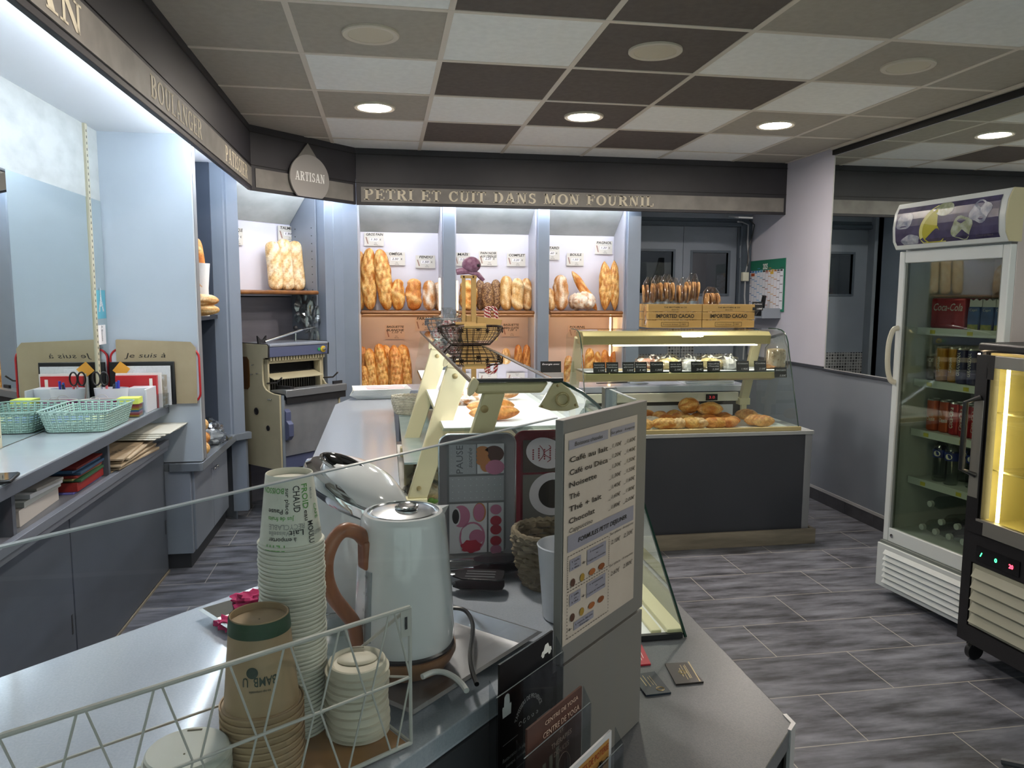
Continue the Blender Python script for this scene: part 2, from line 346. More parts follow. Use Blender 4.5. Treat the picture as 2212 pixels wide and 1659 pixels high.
# light strips behind the fascia
led_c = emis('cool led tube', '#e8f1fc', LED_COOL*1.3)
led_b = emis('bright cool led tube', '#e8f0fc', LED_COOL*1.35)
def strip(a, b, z, label, r=.009, led_c=led_c):
    a = V((*a, z)); b = V((*b, z)); t = thing('light_strip', label, 'lamp', a)
    mb = MB(); mb.tube([a, b], r, 8); part('tube', mb, led_c, t, world=True)
    d = (b-a).normalized(); mb = MB(); n = V((d.y, -d.x, 0))
    q = a+n*.012; q2 = b+n*.012
    mb.slab(q-V((0, 0, .012)), q2-V((0, 0, .012)), q2+V((0, 0, .02)), q+V((0, 0, .02)), .004); part('housing', mb, mat('white lamp housing', '#d8d8d8', .5), t, world=True)
strip((-.515, -1.9), (-.515, 2.02), 2.19, 'long cool light strip hidden behind the left sign board')
strip((-.42, 2.2), (.08, 2.7), 2.19, 'short cool light strip behind the angled sign board', led_c=led_b)
strip((.2, 2.755), (2.18, 2.755), 2.18, 'cool light strip behind the long bakery sign board above the bread bays', led_c=led_b)
# sign bands and lettering
def words_of(s):
    out = []
    for w_, a0, a1 in s:
        tot = sum(SER[c][0]+.07 for c in w_)-.07; x = 0
        for wd in w_.split(' '):
            L_ = sum(SER[c][0]+.07 for c in wd); out.append((wd, a0+(a1-a0)*x/tot, a0+(a1-a0)*(x+L_-.07)/tot)); x += L_+SER[' '][0]+.07
    return out
def band(a, b, x0, x1, z0, z1, label, s, sx0, sx1, sz0, sz1, name='sign_board'):
    """flat sign board on the fascia from a to b; positions along it in metres"""
    a = V((*a, 0)); b = V((*b, 0)); d = (b-a).normalized(); n = V((d.y, -d.x, 0))
    t = thing(name, label, 'sign', a+d*(x0+x1)/2+V((0, 0, z0)))
    p = lambda x, z, o=0: a+d*x+n*o+V((0, 0, z))
    mb = MB(); mb.slab(p(x0, z0), p(x1, z0), p(x1, z1), p(x0, z1), .006); part('board', mb, band_m, t, world=True, smooth=False)
    for i, (w_, a0, a1) in enumerate(words_of(s)):
        mb = MB(); serif(mb, w_, p(a0, sz0, .0065), d, (0, 0, 1), sz1-sz0, a1-a0); part('lettering', mb, letter_m, t, world=True, smooth=False)
    return t
lenL = 6.383
def yl(px, py): return atx(px, py, -.476).y+4.3
band(FA, FB, lenL-4.9, lenL-.012, 2.155, 2.268, 'grey mottled sign band reading BOULANGER and PATISSIER along the left side', [('ARTISAN', lenL-3.72, lenL-2.7), ('BOULANGER', yl(316, 200), yl(427, 255)), ('PATISSIER', yl(480, 330), yl(528, 355))], 0, 0, 2.172, 2.252)
band(FC, FD, .035, 3.29, 2.152, 2.258, 'long grey sign band reading PETRI ET CUIT DANS MON FOURNIL', [('PETRI ET CUIT DANS MON FOURNIL', aty(786, 420, 2.71).x-.148, aty(1412, 440, 2.71).x-.148)], 0, 0, 2.168, 2.243)
# round artisan sign on the angled fascia
a = V((*FB, 0)); d = (V((*FC, 0))-a).normalized(); n = V((d.y, -d.x, 0)); Ld = (V(FC)-V(FB)).length
t = thing('artisan_sign', 'round grey ARTISAN sign with small triangle above on the angled fascia', 'sign', a+d*(Ld/2)+V((0, 0, 2.13)))
P = lambda x, z, o=0: a+d*x+n*o+V((0, 0, z))
mb = MB(); mb.slab(P(.03, 2.152), P(Ld-.03, 2.152), P(Ld-.03, 2.268), P(.03, 2.268), .005); part('board', mb, band_m, t, world=True, smooth=False)
disc_m = mat('satin grey plate', '#9b9895', .4, .35)
mb = MB(); cx, cz, R = Ld*.5, 2.255, .165
pts = [(cx+R*cos(q), max(cz+R*.93*sin(q), 2.134)) for q in [2*pi*i/56 for i in range(56)]]
fr = [P(x, z, .03) for x, z in pts]; bk = [P(x, z, .018) for x, z in pts]
mb.add(fr+bk, [list(range(56)), list(range(56, 112))[::-1]]+[((i+1) % 56, i, 56+i, 56+(i+1) % 56) for i in range(56)]); part('round_plate', mb, disc_m, t, world=True)
mb = MB(); q = [P(cx-.1, 2.37, .016), P(cx+.1, 2.37, .016), P(cx, 2.485, .016)]; q2 = [p-n*.008 for p in q]
mb.add(q+q2, [(0, 1, 2), (5, 4, 3), (0, 3, 4, 1), (1, 4, 5, 2), (2, 5, 3, 0)]); part('triangle_plate', mb, band_m, t, world=True, smooth=False)
mb = MB(); serif(mb, 'ARTISAN', P(cx-.125, 2.235, .031), d, (0, 0, 1), .058, .25); part('lettering', mb, mat('bright white letter', '#f2f2f0', .3), t, world=True, smooth=False)

# ceiling downlights
def downlight(x, y, lit, label, r=.115):
    t = thing('ceiling_downlight', label, 'lamp', (x, y, H-.012), 0, 'round recessed ceiling downlights')
    mb = MB(); mb.lathe([(r, .012), (r, .004), (r*.96, 0), (r*.8, .002), (r*.78, .008), (r*.78, .012)], n=40, cap=False); part('trim_ring', mb, mat('cream lamp ring', '#c9c2b2', .45), t)
    mb = MB(); mb.lathe([(.001, .004), (r*.79, .004), (r*.79, .0105)], n=40); part('diffuser', mb, emis('lit diffuser', '#fff3e6', LAMP_LIT) if lit else mat('unlit diffuser', '#c3bba6', .5), t)
names = {.3: 'left', 1.5: 'middle', 2.7: 'right'}
for y, lit, w_ in ((1.5, True, 'lit downlight of the far row, the %s one nearest the long sign'), (.3, False, 'unlit downlight of the nearer row, the %s one'), (-.9, False, 'downlight overhead behind the near row, %s'), (-2.1, True, 'downlight above the photographer, %s'), (-3.3, False, 'unlit downlight near the shop front, %s')):
    for x, nn in names.items(): downlight(x, y, {-2.1: x == 2.7, -.9: x < 1}.get(y, lit), 'round recessed ' + w_ % nn)

# ---------------------------------------------------------------- left wall: mirror, back counter, panels
t = thing('wall_mirror', 'tall narrow wall mirror on the left wall above the back counter', 'mirror', (XL+.002, .3, .91))
mb = MB(); mb.box(XL, XL+.005, -1.6, 1.08, .912, 1.948); mb.box(XL, XL+.005, 1.115, 1.262, .912, 1.948); part('glass', mb, mirror_m, t, world=True)
mb = MB(); mb.box(XL, XL+.012, .06, .09, .912, 2.295); part('slotted_rail', mb, mat('cream slotted rail', '#b9b49c', .5), t, world=True)
mb = MB(); mb.box(XL, XL+.012, 1.083, 1.112, .912, 2.295); part('slotted_rail', mb, mat('cream slotted rail', '#b9b49c', .5), t, world=True)
mb = MB()
for k in range(46): mb.box(XL+.0118, XL+.0126, 1.094, 1.101, .95+k*.029, .962+k*.029); mb.box(XL+.0118, XL+.0126, .072, .079, .95+k*.029, .962+k*.029)
part('slots', mb, kick_m, t, world=True, smooth=False)
pan = mat('pale blue end panel', '#b4bfc9', .4, var='#aeb9c3', scale=2)
edge = mat('grey panel edge', '#808286', .5)
mb = MB(); mb.box(XL, -.637, 1.27, 1.36, .595, 2.295); mb.box(-.637, -.634, 1.27, 1.295, .6, 2.295)
t = thing('end_panel', 'pale blue grey partition panel between the back counter and the tall bread niche', 'panel', (-.86, 1.3, .59)); part('panel', mb, pan, t, world=True)
mb = MB(); mb.box(-.6365, -.632, 1.3, 1.36, .6, 2.295); part('edge_band', mb, edge, t, world=True)
# back counter with open pigeonholes and doors
t = thing('back_counter', 'long grey back counter with open compartments and sliding doors along the left wall', 'counter', (-.95, -.3, 0))
top_m = mat('glossy grey worktop', '#a9b4bb', .1, var='#a2adb4', scale=4, spec=.6)
mb = MB(); mb.box(XL+.006, -.795, -2.6, 1.268, .868, .91); part('worktop', mb, [top_m], t, world=True, bevel=.003)
mb = MB(); mb.box(-.8, -.79, -2.6, 1.268, .862, .905); part('worktop_edge', mb, grey_dark, t, world=True, bevel=.002)
mb = MB(); mb.box(XL+.005, -.836, -2.6, 1.262, 0, .66); mb.box(XL+.005, -.99, -2.6, 1.262, .66, .868); part('body', mb, grey_dark, t, world=True, smooth=False)
mb = MB(); mb.box(-1.0, -.8, -2.6, 1.25, .7, .715); mb.box(-.82, -.793, -2.6, 1.25, .69, .722); mb.box(-.825, -.8, -2.6, 1.25, .665, .686); part('shelf', mb, mat('grey board lit', '#6d727b', .4), t, world=True, bevel=.002)
for y in (.454, -.39, -1.23, -2.07):
    mb = MB(); mb.box(-.99, -.822, y-.011, y+.011, .715, .868); part('divider', mb, grey_dark, t, world=True)
for a_, b_ in ((.035, 1.255), (-1.2, .025), (-2.5, -1.21)):
    mb = MB(); mb.box(-.838, -.826, a_, b_, .012, .66); dd = part('door', mb, grey_dark, t, world=True, bevel=.002)
    mb = MB(); mb.box(-.8262, -.825, b_-.032, b_-.02, .215, .29); part('finger_pull', mb, kick_m, dd, world=True)
mb = MB(); mb.box(-.826, -.82, -2.6, 1.26, 0, .01); part('base_strip', mb, mat('sandy joint strip', '#8f8775', .7), t, world=True)
# block below the end panel and the low niche counter
t = thing('low_cabinet', 'low grey cabinet with two small chrome knobs under the tall bread niche', 'cabinet', (-.86, 1.9, 0))
mb = MB(); mb.prism([(XL+.003, 1.266), (-.70, 1.266), (-.695, 2.19), (XL+.003, 2.19)], .09, .545); part('body', mb, grey_blue, t, world=True, bevel=.002)
mb = MB(); mb.prism([(XL+.003, 1.27), (-.80, 1.27), (-.80, 1.245), (-.645, 1.245), (-.63, 1.26), (-.62, 2.12), (-.535, 2.2), (-.56, 2.24), (XL+.003, 2.24)], .545, .59); part('worktop', mb, mat('steel grey ledge', '#6f7780', .3), t, world=True, bevel=.003)
mb = MB(); mb.box(XL+.003, -.72, 1.3, 2.2, 0, .09); part('kick_board', mb, kick_m, t, world=True)
for a_, b_ in ((1.3, 1.73), (1.735, 2.16)):
    mb = MB(); mb.box(-.70, -.688, a_, b_, .1, .535); dd = part('door', mb, grey_blue, t, world=True, bevel=.002)
    mb = MB(); yk = b_-.03 if a_ < 1.5 else a_+.03; mb.tube([(-.689, yk, .46), (-.675, yk, .46)], .004, 8); mb.ball((-.668, yk, .46), .011); part('knob', mb, mat('chrome', '#d8dadc', .12, 1), dd, world=True)
# tall niche behind the end panel (bread) and its corner post
t = thing('bread_niche', 'tall dark bread niche between the pale end panel and the corner post', 'shelving', (-.9, 1.75, .59))
mb = MB(); mb.box(XL, XL+.02, 1.36, 2.11, .59, 2.295); mb.box(XL, -.64, 1.36, 1.37, .59, 2.295); mb.box(XL, -.72, 2.098, 2.11, .59, 2.295); part('lining', mb, mat('dark niche lining', '#3c4656', .5), t, world=True)
mb = MB(); mb.box(XL+.02, -.70, 1.37, 2.1, 1.335, 1.36); part('shelf', mb, mat('dark shelf', '#2c3038', .5), t, world=True)
post = mat('blue grey post', '#7f8a99', .4, var='#788392', scale=3)
mb = MB(); mb.prism([(-.745, 2.11), (-.648, 2.108), (-.64, 2.116), (-.628, 2.115), (-.573, 2.187), (-.6, 2.25), (-.745, 2.25)], .59, 2.296); t = thing('corner_post', 'tall blue grey faceted post left of the bread slicer', 'post', (-.66, 2.15, .59)); part('post', mb, post, t, world=True)
mb = MB(); mb.prism([(-.665, 2.2), (-.575, 2.2), (-.57, 2.24), (-.665, 2.26)], .06, .545); part('lower_post', mb, post, t, world=True)
# ================================================================ bread
crust = attrmat('bread crust', .5, .45, 110, .8, 70, .22)
def mix(a, b, t): t = max(0, min(1, t)); return tuple(a[i]*(1-t)+b[i]*t for i in range(3))
PAL = {'gold': ('#b56a20', '#e2ae5c', '#f0d49a'), 'tan': ('#b5793a', '#e6bf85', '#f2e3c4'), 'pale': ('#c08d4c', '#e3bd80', '#f2e2c2'), 'amber': ('#b8692a', '#dc9a4c', '#efcf95'),
       'dark': ('#5a3a28', '#9a7248', '#b58f62'), 'flour': ('#bd7a3a', '#e2c7a4', '#f6efe4'), 'brown': ('#9a5322', '#c98842', '#e2b571'), 'white': ('#d8c6b0', '#f4efe9', '#fbf8f4')}
PAL = {k: tuple(lin(c)[:3] for c in v) for k, v in PAL.items()}
def loaf(L, rx, ry=None, pal='gold', kind='diag', n=4, p=3.2, bend=0, seed=0, lean=0, tilt=0, tip=.5, flour=.3, nu=22, nv=56, wob=.05):
    """a loaf standing on end along z, its face towards -y"""
    ry = ry or rx*.8; c0, c1, c2 = PAL[pal]; vs = []; cols = []; r = random.Random(seed)
    sl = r.choice([-1, 1])*r.uniform(.8, 1.2); ph = r.uniform(0, .3)
    for i in range(nv+1):
        t = i/nv; e = abs(2*t-1)
        R = max(.02, (1-e**p)**tip) if 0 < i < nv else .02
        for j in range(nu):
            q = 2*pi*j/nu; fx, fy = cos(q), sin(q); f = 1+wob*NZ.noise(V((fx*1.5+seed*3.1, fy*1.5, t*7)))*2; s = 0; dk = 0
            front = max(0, -fy)
            if kind in ('diag', 'cross', 'ear'):
                for k in range(n):
                    for sg in ((sl,) if kind != 'cross' else (1, -1)):
                        tk = (k+.5)/n+ph*.1; dd = (t-tk)*L-sg*fx*rx*(1.1 if kind != 'ear' else 3.2); wd_ = {'diag': .014, 'ear': L/n*.2, 'cross': .009}[kind]
                        s = max(s, math.exp(-(dd/wd_)**2)*min(1, front*1.6)); dk = max(dk, math.exp(-((dd-wd_*1.5)/(wd_*.45))**2)*min(1, front*1.4)) if kind != 'cross' else 0
            elif kind == 'long': s = math.exp(-((fx-.15*sin(t*9+seed))/.22)**2)*(front > .2)*(1 if .08 < t < .92 else .3)
            elif kind == 'twist': s = max(0, sin(t*L*38+q*1.0+seed))**4*min(1, front*1.5+.2)
            nz = NZ.noise(V((fx*2+seed, fy*2, t*L*18)))
            f += s*(.12 if kind != 'cross' else -.07)-dk*.1+(.05*sin(t*L*38+q+seed) if kind == 'twist' else 0)
            x = fx*rx*R*f+bend*sin(pi*t); y = fy*ry*R*f; z = t*L
            c = mix(c0, c1, .42+nz*1.3+s*.8)
            if kind == 'cross': c = mix(mix(c1, c2, .5+nz), c0, s*.8)
            c = mix(c, c2, (s*.35 if kind != 'cross' else 0)+max(0, nz-.1)*flour*2.4)
            c = mix(c, tuple(v*.6 for v in c0), dk*.5); c = mix(c, tuple(v*.75 for v in c0), max(0, e-.8)*2.0)
            if kind == 'seed':
                sd = NZ.noise(V((fx*9+seed, fy*9, t*L*130))); c = mix(c0, c2, .9 if sd > .15 else max(0, .1+nz*.4)); f += .03*(sd > .15)
            if 'face' == kind: pass
            vs.append(V((x, y, z))); cols.append(c)
    fs = []
    for i in range(nv):
        for j in range(nu): fs.append((i*nu+j, i*nu+(j+1) % nu, (i+1)*nu+(j+1) % nu, (i+1)*nu+j))
    fs += [list(range(nu))[::-1], list(range(nv*nu, (nv+1)*nu))]
    mb = MB(); mb.m = M4.Rotation(lean, 4, 'Y') @ M4.Rotation(-tilt, 4, 'X') @ M4.Translation((0, 0, 0)); mb.add(vs, fs, 0, cols); return mb
def put(mb, name, label, cat, loc, group=None, rz=0):
    zmin = min(p.z for p in mb.v); mb.v = [V((p.x, p.y, p.z-zmin)) for p in mb.v]
    o = part(name, mb, crust, ang=80); o.location = loc; o.rotation_euler.z = rz; o['label'] = label; o['category'] = cat
    if group: o['group'] = group
    return o
def stand(px0, px1, ytop, ybase, Y, name, label, zb, group=None, lean=0, **k):
    """a standing loaf between two photo columns on the shelf at height zb"""
    p0 = aty(px0, ybase, Y); p1 = aty(px1, ybase, Y); zt = aty((px0+px1)/2, ytop, Y).z
    rx = (p1.x-p0.x)/2; L_ = (zt-zb)/cos(lean)
    k.setdefault('tilt', .1); mb = loaf(L_, rx*1.04, lean=lean, **k)
    return put(mb, name, label, 'bread', ((p0.x+p1.x)/2-(sin(lean)*L_/2 if lean else 0), Y, zb), group)

# ================================================================ bread bays of the back wall
wood = mat('honey wood shelf', '#8a5a2c', .35, var='#6f4420', scale=3, stretch=(1, 8, 8), detail=6)
whiteb = mat('white gloss back panel', '#dcdae4', .3, var='#d6d4de', scale=3)
tanb = mat('beige back panel', '#d3bfb4', .35, var='#cbb4a8', scale=2.5)
sideb = mat('bay side board', '#b3b4bd', .35)
led_w = emis('warm led tube', '#ffcf90', LED_WARM)
ZU, ZL = 1.374, .735
bays = [(.148, .772, 'left'), (.865, 1.494, 'middle'), (1.584, 2.203, 'right')]
for x0, x1, nn in bays:
    t = thing('bread_display_bay', f'{nn} one of the three white backlit bread bays on the back wall', 'shelving', ((x0+x1)/2, 3.0, 0), 0, 'bread bays on the back wall')
    mb = MB(); mb.box(x0, x1, 3.13, 3.145, ZU-.02, 1.985); part('upper_back_panel', mb, whiteb, t, world=True)
    mb = MB(); mb.box(x0, x1, 3.128, 3.145, ZL, ZU-.03); part('lower_back_panel', mb, tanb, t, world=True)
    for xs, d in ((x0, .012), (x1, -.012)):
        mb = MB(); mb.box(min(xs, xs+d), max(xs, xs+d), 2.86, 3.14, ZL, 2.29); part('side_panel', mb, sideb, t, world=True)
    mb = MB(); mb.slab((x0+.013, 2.87, 2.16), (x1-.013, 2.87, 2.16), (x1-.013, 3.128, 1.975), (x0+.013, 3.128, 1.975), .01); part('cornice_board', mb, marble_m, t, world=True, smooth=False)
    mb = MB(); mb.box(x0+.013, x1-.013, 2.835, 3.127, ZU-.03, ZU); part('shelf', mb, wood, t, world=True, bevel=.012, seg=4)
    mb = MB(); mb.box(x0+.013, x1-.013, 2.83, 3.127, ZL-.03, ZL); mb.box(x0+.01, x1-.01, 2.9, 2.92, 0, ZL-.03); part('lower_shelf', mb, grey_blue, t, world=True)
for x0, x1, nn in ((.772, .865, 'between the left and middle bread bays'), (1.494, 1.584, 'between the middle and right bread bays'), (2.203, 2.31, 'right of the bread bays beside the double door')):
    t = thing('bay_post', 'blue grey upright post ' + nn, 'post', ((x0+x1)/2, 2.85, 0))
    mb = MB(); mb.box(x0+.001, x1-.001, 2.80, 2.86, 0, 2.295); mb.box(x0+.012, x1-.012, 2.86, 3.14, 0, 2.295); part('post', mb, post, t, world=True, bevel=.003)
# corner posts at the angled niche
t = thing('corner_post', 'wide blue grey faceted post between the slicer niche and the left bread bay', 'post', (.04, 2.8, 0))
mb = MB(); mb.prism([(-.076, 2.684), (-.02, 2.742), (-.016, 2.738), (.044, 2.79), (.147, 2.795), (.147, 2.9), (-.05, 2.9), (-.16, 2.768)], 0, 2.298); part('post', mb, post, t, world=True, bevel=.002)
# angled niche over the slicer
L0, dN = V((-.575, 2.185, 0)), V((.7071, .7071, 0)); nN = V((-.7071, .7071, 0))
Q = lambda s, o, z: L0+dN*s+nN*o+V((0, 0, z))
t = thing('corner_bread_niche', 'angled niche with one wooden shelf above the bread slicer', 'shelving', Q(.35, .2, 0))
mb = MB(); mb.slab(Q(0, .36, 1.48), Q(.69, .36, 1.48), Q(.69, .36, 2.03), Q(0, .36, 2.03), -.01); part('upper_back_panel', mb, whiteb, t, world=True)
mb = MB(); mb.slab(Q(0, .36, 0), Q(.69, .36, 0), Q(.69, .36, 1.47), Q(0, .36, 1.47), -.01); part('lower_back_panel', mb, mat('dull mauve grey panel', '#8d8993', .4, var='#78747f', scale=2, stretch=(.5, .5, 6)), t, world=True)
mb = MB(); mb.slab(Q(.69, .08, 0), Q(.69, .37, 0), Q(.69, .37, 2.29), Q(.69, .08, 2.29), .01); part('side_panel', mb, grey_blue, t, world=True)
mb = MB(); mb.slab(Q(-.02, .08, 0), Q(-.02, .37, 0), Q(-.02, .37, 2.29), Q(-.02, .08, 2.29), -.01); part('side_panel', mb, grey_blue, t, world=True)
mb = MB(); mb.slab(Q(0, .1, 2.29), Q(.685, .1, 2.29), Q(.685, .16, 2.2), Q(0, .16, 2.2), .006); mb.slab(Q(0, .16, 2.2), Q(.685, .16, 2.2), Q(.685, .355, 2.0), Q(0, .355, 2.0), .006); part('cornice_board', mb, marble_m, t, world=True, smooth=False)
mb = MB(); mb.prism([tuple(Q(.0, .0, 0).xy), tuple(Q(.62, .0, 0).xy), tuple(Q(.67, .03, 0).xy), tuple(Q(.68, .08, 0).xy), tuple(Q(.68, .355, 0).xy), tuple(Q(.0, .355, 0).xy)], 1.489, 1.518); part('shelf', mb, wood, t, world=True, bevel=.012, seg=4)
mb = MB()
for k in range(14):
    for o_ in (.12, .3): mb.ball(Q(.6885, o_, 1.25+.055*k), .004, 8, 5)
part('peg_holes', mb, kick_m, t, world=True)

# warm and cool tubes inside the bays
for x0, x1, nn in bays:
    t = thing('shelf_light', f'warm light tube under the front edge of the wooden shelf in the {nn} bread bay', 'lamp', ((x0+x1)/2, 2.853, ZU-.044)); mb = MB(); mb.tube([(x0+.03, 2.853, ZU-.038), (x1-.03, 2.853, ZU-.038)], .005, 8); part('tube', mb, emis('soft warm tube', '#ffd8a8', LED_WARM*1.7), t, world=True)
    mb = MB(); mb.box(x0+.02, x1-.02, 2.838, 2.846, ZU-.048, ZU-.031); part('front_lip', mb, wood, t, world=True)
def vtube(x, y, z0, z1, label, k_=1):
    t = thing('light_tube', label, 'lamp', (x, y, z0)); mb = MB(); mb.tube([(x, y, z0), (x, y, z1)], .004, 8); part('tube', mb, led_w if k_ == 1 else emis('dim warm tube', '#ffe2bd', LED_WARM*.3), t, world=True)
    mb = MB(); mb.box(x-.009, x+.009, y+.004, y+.014, z0, z1); part('channel', mb, mat('white lamp housing', '#d8d8d8', .5), t, world=True)
vtube(.752, 2.875, ZU+.002, 1.62, 'warm vertical light tube in the front right corner of the left bread bay', .3)
vtube(.885, 2.875, ZU+.002, 1.6, 'warm vertical light tube in the front left corner of the middle bread bay')
vtube(2.165, 3.1, 1.0, 1.34, 'warm vertical light tube in the back right corner of the right bread bay')

# breads on the upper shelf
G1 = 'tall twisted loaves on the left of the shelf'
Yb = 2.98
stand(768, 792, 541, 668, 3.02, 'long_loaf', 'tall twisted loaf half hidden by the post at the far left of the upper shelf', ZU, kind='ear', n=4, seed=1, pal='gold', bend=-.01)
stand(784, 816, 534, 668, Yb, 'long_loaf', 'tall twisted golden loaf, second from the left under the GROS PAIN card', ZU, kind='ear', n=4, seed=2, pal='gold', bend=-.008)
stand(812, 846, 536, 668, Yb-.02, 'long_loaf', 'tall twisted loaf leaning right beside the short loaves', ZU, kind='ear', n=4, seed=3, pal='gold', lean=-.12, bend=.004)
bpy.context.view_layer.update()
stand(847, 874, 602, 668, 2.95, 'short_loaf', 'short golden loaf just right of the tall twisted loaves, under the OMÉGA card', ZU, kind='twist', seed=5, pal='gold', wob=.08, p=3.6)
stand(878, 910, 601, 668, 2.95, 'short_loaf', 'plump short golden loaf in the middle between the OMÉGA and FENDU cards', ZU, kind='twist', seed=6, pal='amber', wob=.09, p=4)
stand(914, 942, 605, 668, 2.94, 'short_loaf', 'short floured split loaf under the FENDU card', ZU, kind='long', seed=7, pal='flour', flour=.7, p=4)
stand(936, 957, 609, 668, 2.99, 'short_loaf', 'short floured loaf against the right side of the left bread bay', ZU, kind='long', seed=8, pal='flour', flour=.8, p=5)
stand(994, 1030, 604, 668, 2.94, 'short_loaf', 'yellow glowing maize loaf behind the wooden bag stand', ZU, kind='twist', seed=9, pal='gold', wob=.09)
stand(1028, 1048, 603, 668, 3.0, 'seeded_loaf', 'dark seeded loaf, left of the three under the PAIN NOIR card', ZU, kind='seed', seed=10, pal='dark', nu=40, nv=60)
stand(1041, 1066, 609, 669, 2.95, 'seeded_loaf', 'dark seeded loaf, middle and front of the three under the PAIN NOIR card', ZU, kind='seed', seed=11, pal='dark', nu=40, nv=60)
stand(1060, 1084, 603, 668, 3.0, 'seeded_loaf', 'dark seeded loaf, right of the three under the PAIN NOIR card', ZU, kind='seed', seed=12, pal='dark', nu=40, nv=60)
stand(1081, 1107, 595, 669, 2.97, 'short_loaf', 'pale tall loaf, left of the three under the COMPLET card', ZU, kind='long', seed=13, pal='pale', flour=.4, p=5)
stand(1106, 1131, 600, 669, 2.93, 'short_loaf', 'pale wrinkled loaf, middle of the three under the COMPLET card', ZU, kind='twist', seed=14, pal='pale', wob=.07, p=5)
stand(1127, 1149, 600, 668, 2.99, 'short_loaf', 'golden twisted loaf, right of the three under the COMPLET card', ZU, kind='twist', seed=15, pal='tan', wob=.08, p=5)
stand(1180, 1199, 622, 668, 2.96, 'short_loaf', 'small loaf half hidden by the post at the left of the right bay', ZU, kind='long', seed=16, pal='tan', lean=-.1)
stand(1196, 1227, 593, 669, 2.95, 'short_loaf', 'rustic short loaf under the TARD card in the right bay', ZU, kind='long', seed=17, pal='flour', flour=.4, p=3.4, wob=.07)
def flat(px0, px1, ytop, ybase, Y, name, label, zb, rz=0, depth=.6, **k):
    p0 = aty(px0, ybase, Y); p1 = aty(px1, ybase, Y); L_ = p1.x-p0.x; h = aty((px0+px1)/2, ytop, Y).z-zb
    mb = loaf(L_, h/2, L_*depth/2, **k); R_ = M4.Rotation(pi/2, 4, 'Y') @ M4.Rotation(pi/2*0, 4, 'Z')
    mb.v = [V((p.z-L_/2, -p.y if False else p.y, -p.x)) for p in mb.v]
    return put(mb, name, label, 'bread', ((p0.x+p1.x)/2, Y, zb), rz=rz)
flat(1228, 1262, 636, 669, 3.0, 'round_loaf', 'floured round country loaf, rear left of two under the BOULE card', ZU, depth=.9, kind='cross', n=2, pal='flour', flour=.6, seed=20, p=2.3, wob=.1)
flat(1236, 1286, 634, 669, 2.92, 'round_loaf', 'big round country loaf, front right of two under the BOULE card', ZU, depth=.8, kind='cross', n=2, pal='flour', flour=.5, seed=21, p=2.4, wob=.12)
a0 = aty(1291, 667, 3.0); a1 = aty(1238, 581, 3.0); dv = a1-a0
mb = loaf(dv.length, .036, .03, pal='amber', kind='twist', seed=22, lean=math.atan2(dv.x, dv.z), tilt=.05, p=2.6, tip=.7, flour=.6); put(mb, 'long_loaf', 'pointed loaf leaning left behind the big round loaf', 'bread', (a0.x, 3.02, ZU))
stand(1293, 1320, 563, 669, 2.98, 'long_loaf', 'pointed golden loaf, left of two under the PAGNOL card', ZU, kind='ear', n=4, seed=23, pal='gold', p=2.4, tip=.8, flour=.5, bend=.01)
stand(1317, 1339, 561, 669, 2.98, 'long_loaf', 'pointed golden loaf, right of two under the PAGNOL card', ZU, kind='ear', n=4, seed=24, pal='gold', p=2.4, tip=.8, flour=.5)
# lower shelf baguettes
for i, (a_, b_, yt, Y_, w_, bd, pl) in enumerate([(770, 792, 748, 3.03, 'browner one at the far left', 0, 'brown'), (776, 790, 790, 2.93, 'short one in front at the far left', .004, 'gold'), (786, 806, 752, 2.94, 'front one second from the left', .006, 'gold'), (806, 830, 742, 2.95, 'tallest one in front', .008, 'gold'), (820, 842, 745, 3.02, 'one behind the tallest', .01, 'gold'),
        (838, 862, 748, 2.94, 'one right of the tallest', .006, 'amber'), (842, 858, 745, 3.06, 'rear one right of centre', .0, 'gold'), (856, 880, 744, 3.03, 'last one at the right end', .012, 'gold')]):
    stand(a_+4, b_+6, yt, 851, Y_, 'baguette', 'lower shelf baguette of the left bay, ' + w_, ZL, kind='ear', n=4, seed=30+i, pal=pl, bend=bd, lean=-.06, p=5, flour=.15)
for i, (a_, b_, yt, Y_, w_, pl) in enumerate([(1112, 1129, 744, 3.0, 'left one of the well baked pair', 'brown'), (1130, 1147, 744, 3.0, 'right one of the well baked pair', 'brown'), (1084, 1104, 752, 3.03, 'paler one left of the well baked pair', 'pale')]):
    stand(a_, b_, yt, 851, Y_, 'baguette', 'lower shelf baguette of the middle bay, ' + w_, ZL, kind='ear', n=4, seed=44+i, pal=pl, p=5, flour=.1)
for i, (a_, b_, yt, Y_, w_, pl, kd) in enumerate([(1219, 1239, 768, 2.93, 'leaning one left of the glass case', 'gold', 'diag'), (1252, 1262, 764, 3.05, 'thin one just inside the glass edge', 'amber', 'diag'), (1264, 1285, 752, 2.98, 'tallest one seen through the case glass', 'gold', 'diag'), (1284, 1299, 759, 2.95, 'scored one seen through the case glass', 'gold', 'diag'),
        (1299, 1316, 755, 3.02, 'smooth brown one seen through the case glass', 'amber', 'plain'), (1318, 1336, 759, 3.02, 'rightmost smooth one seen through the case glass', 'amber', 'plain')]):
    stand(a_, b_, yt, 851, Y_, 'baguette', 'lower bread of the right bay, ' + w_, ZL, kind=kd, n=4, seed=50+i, pal=pl, p=4, flour=.1)
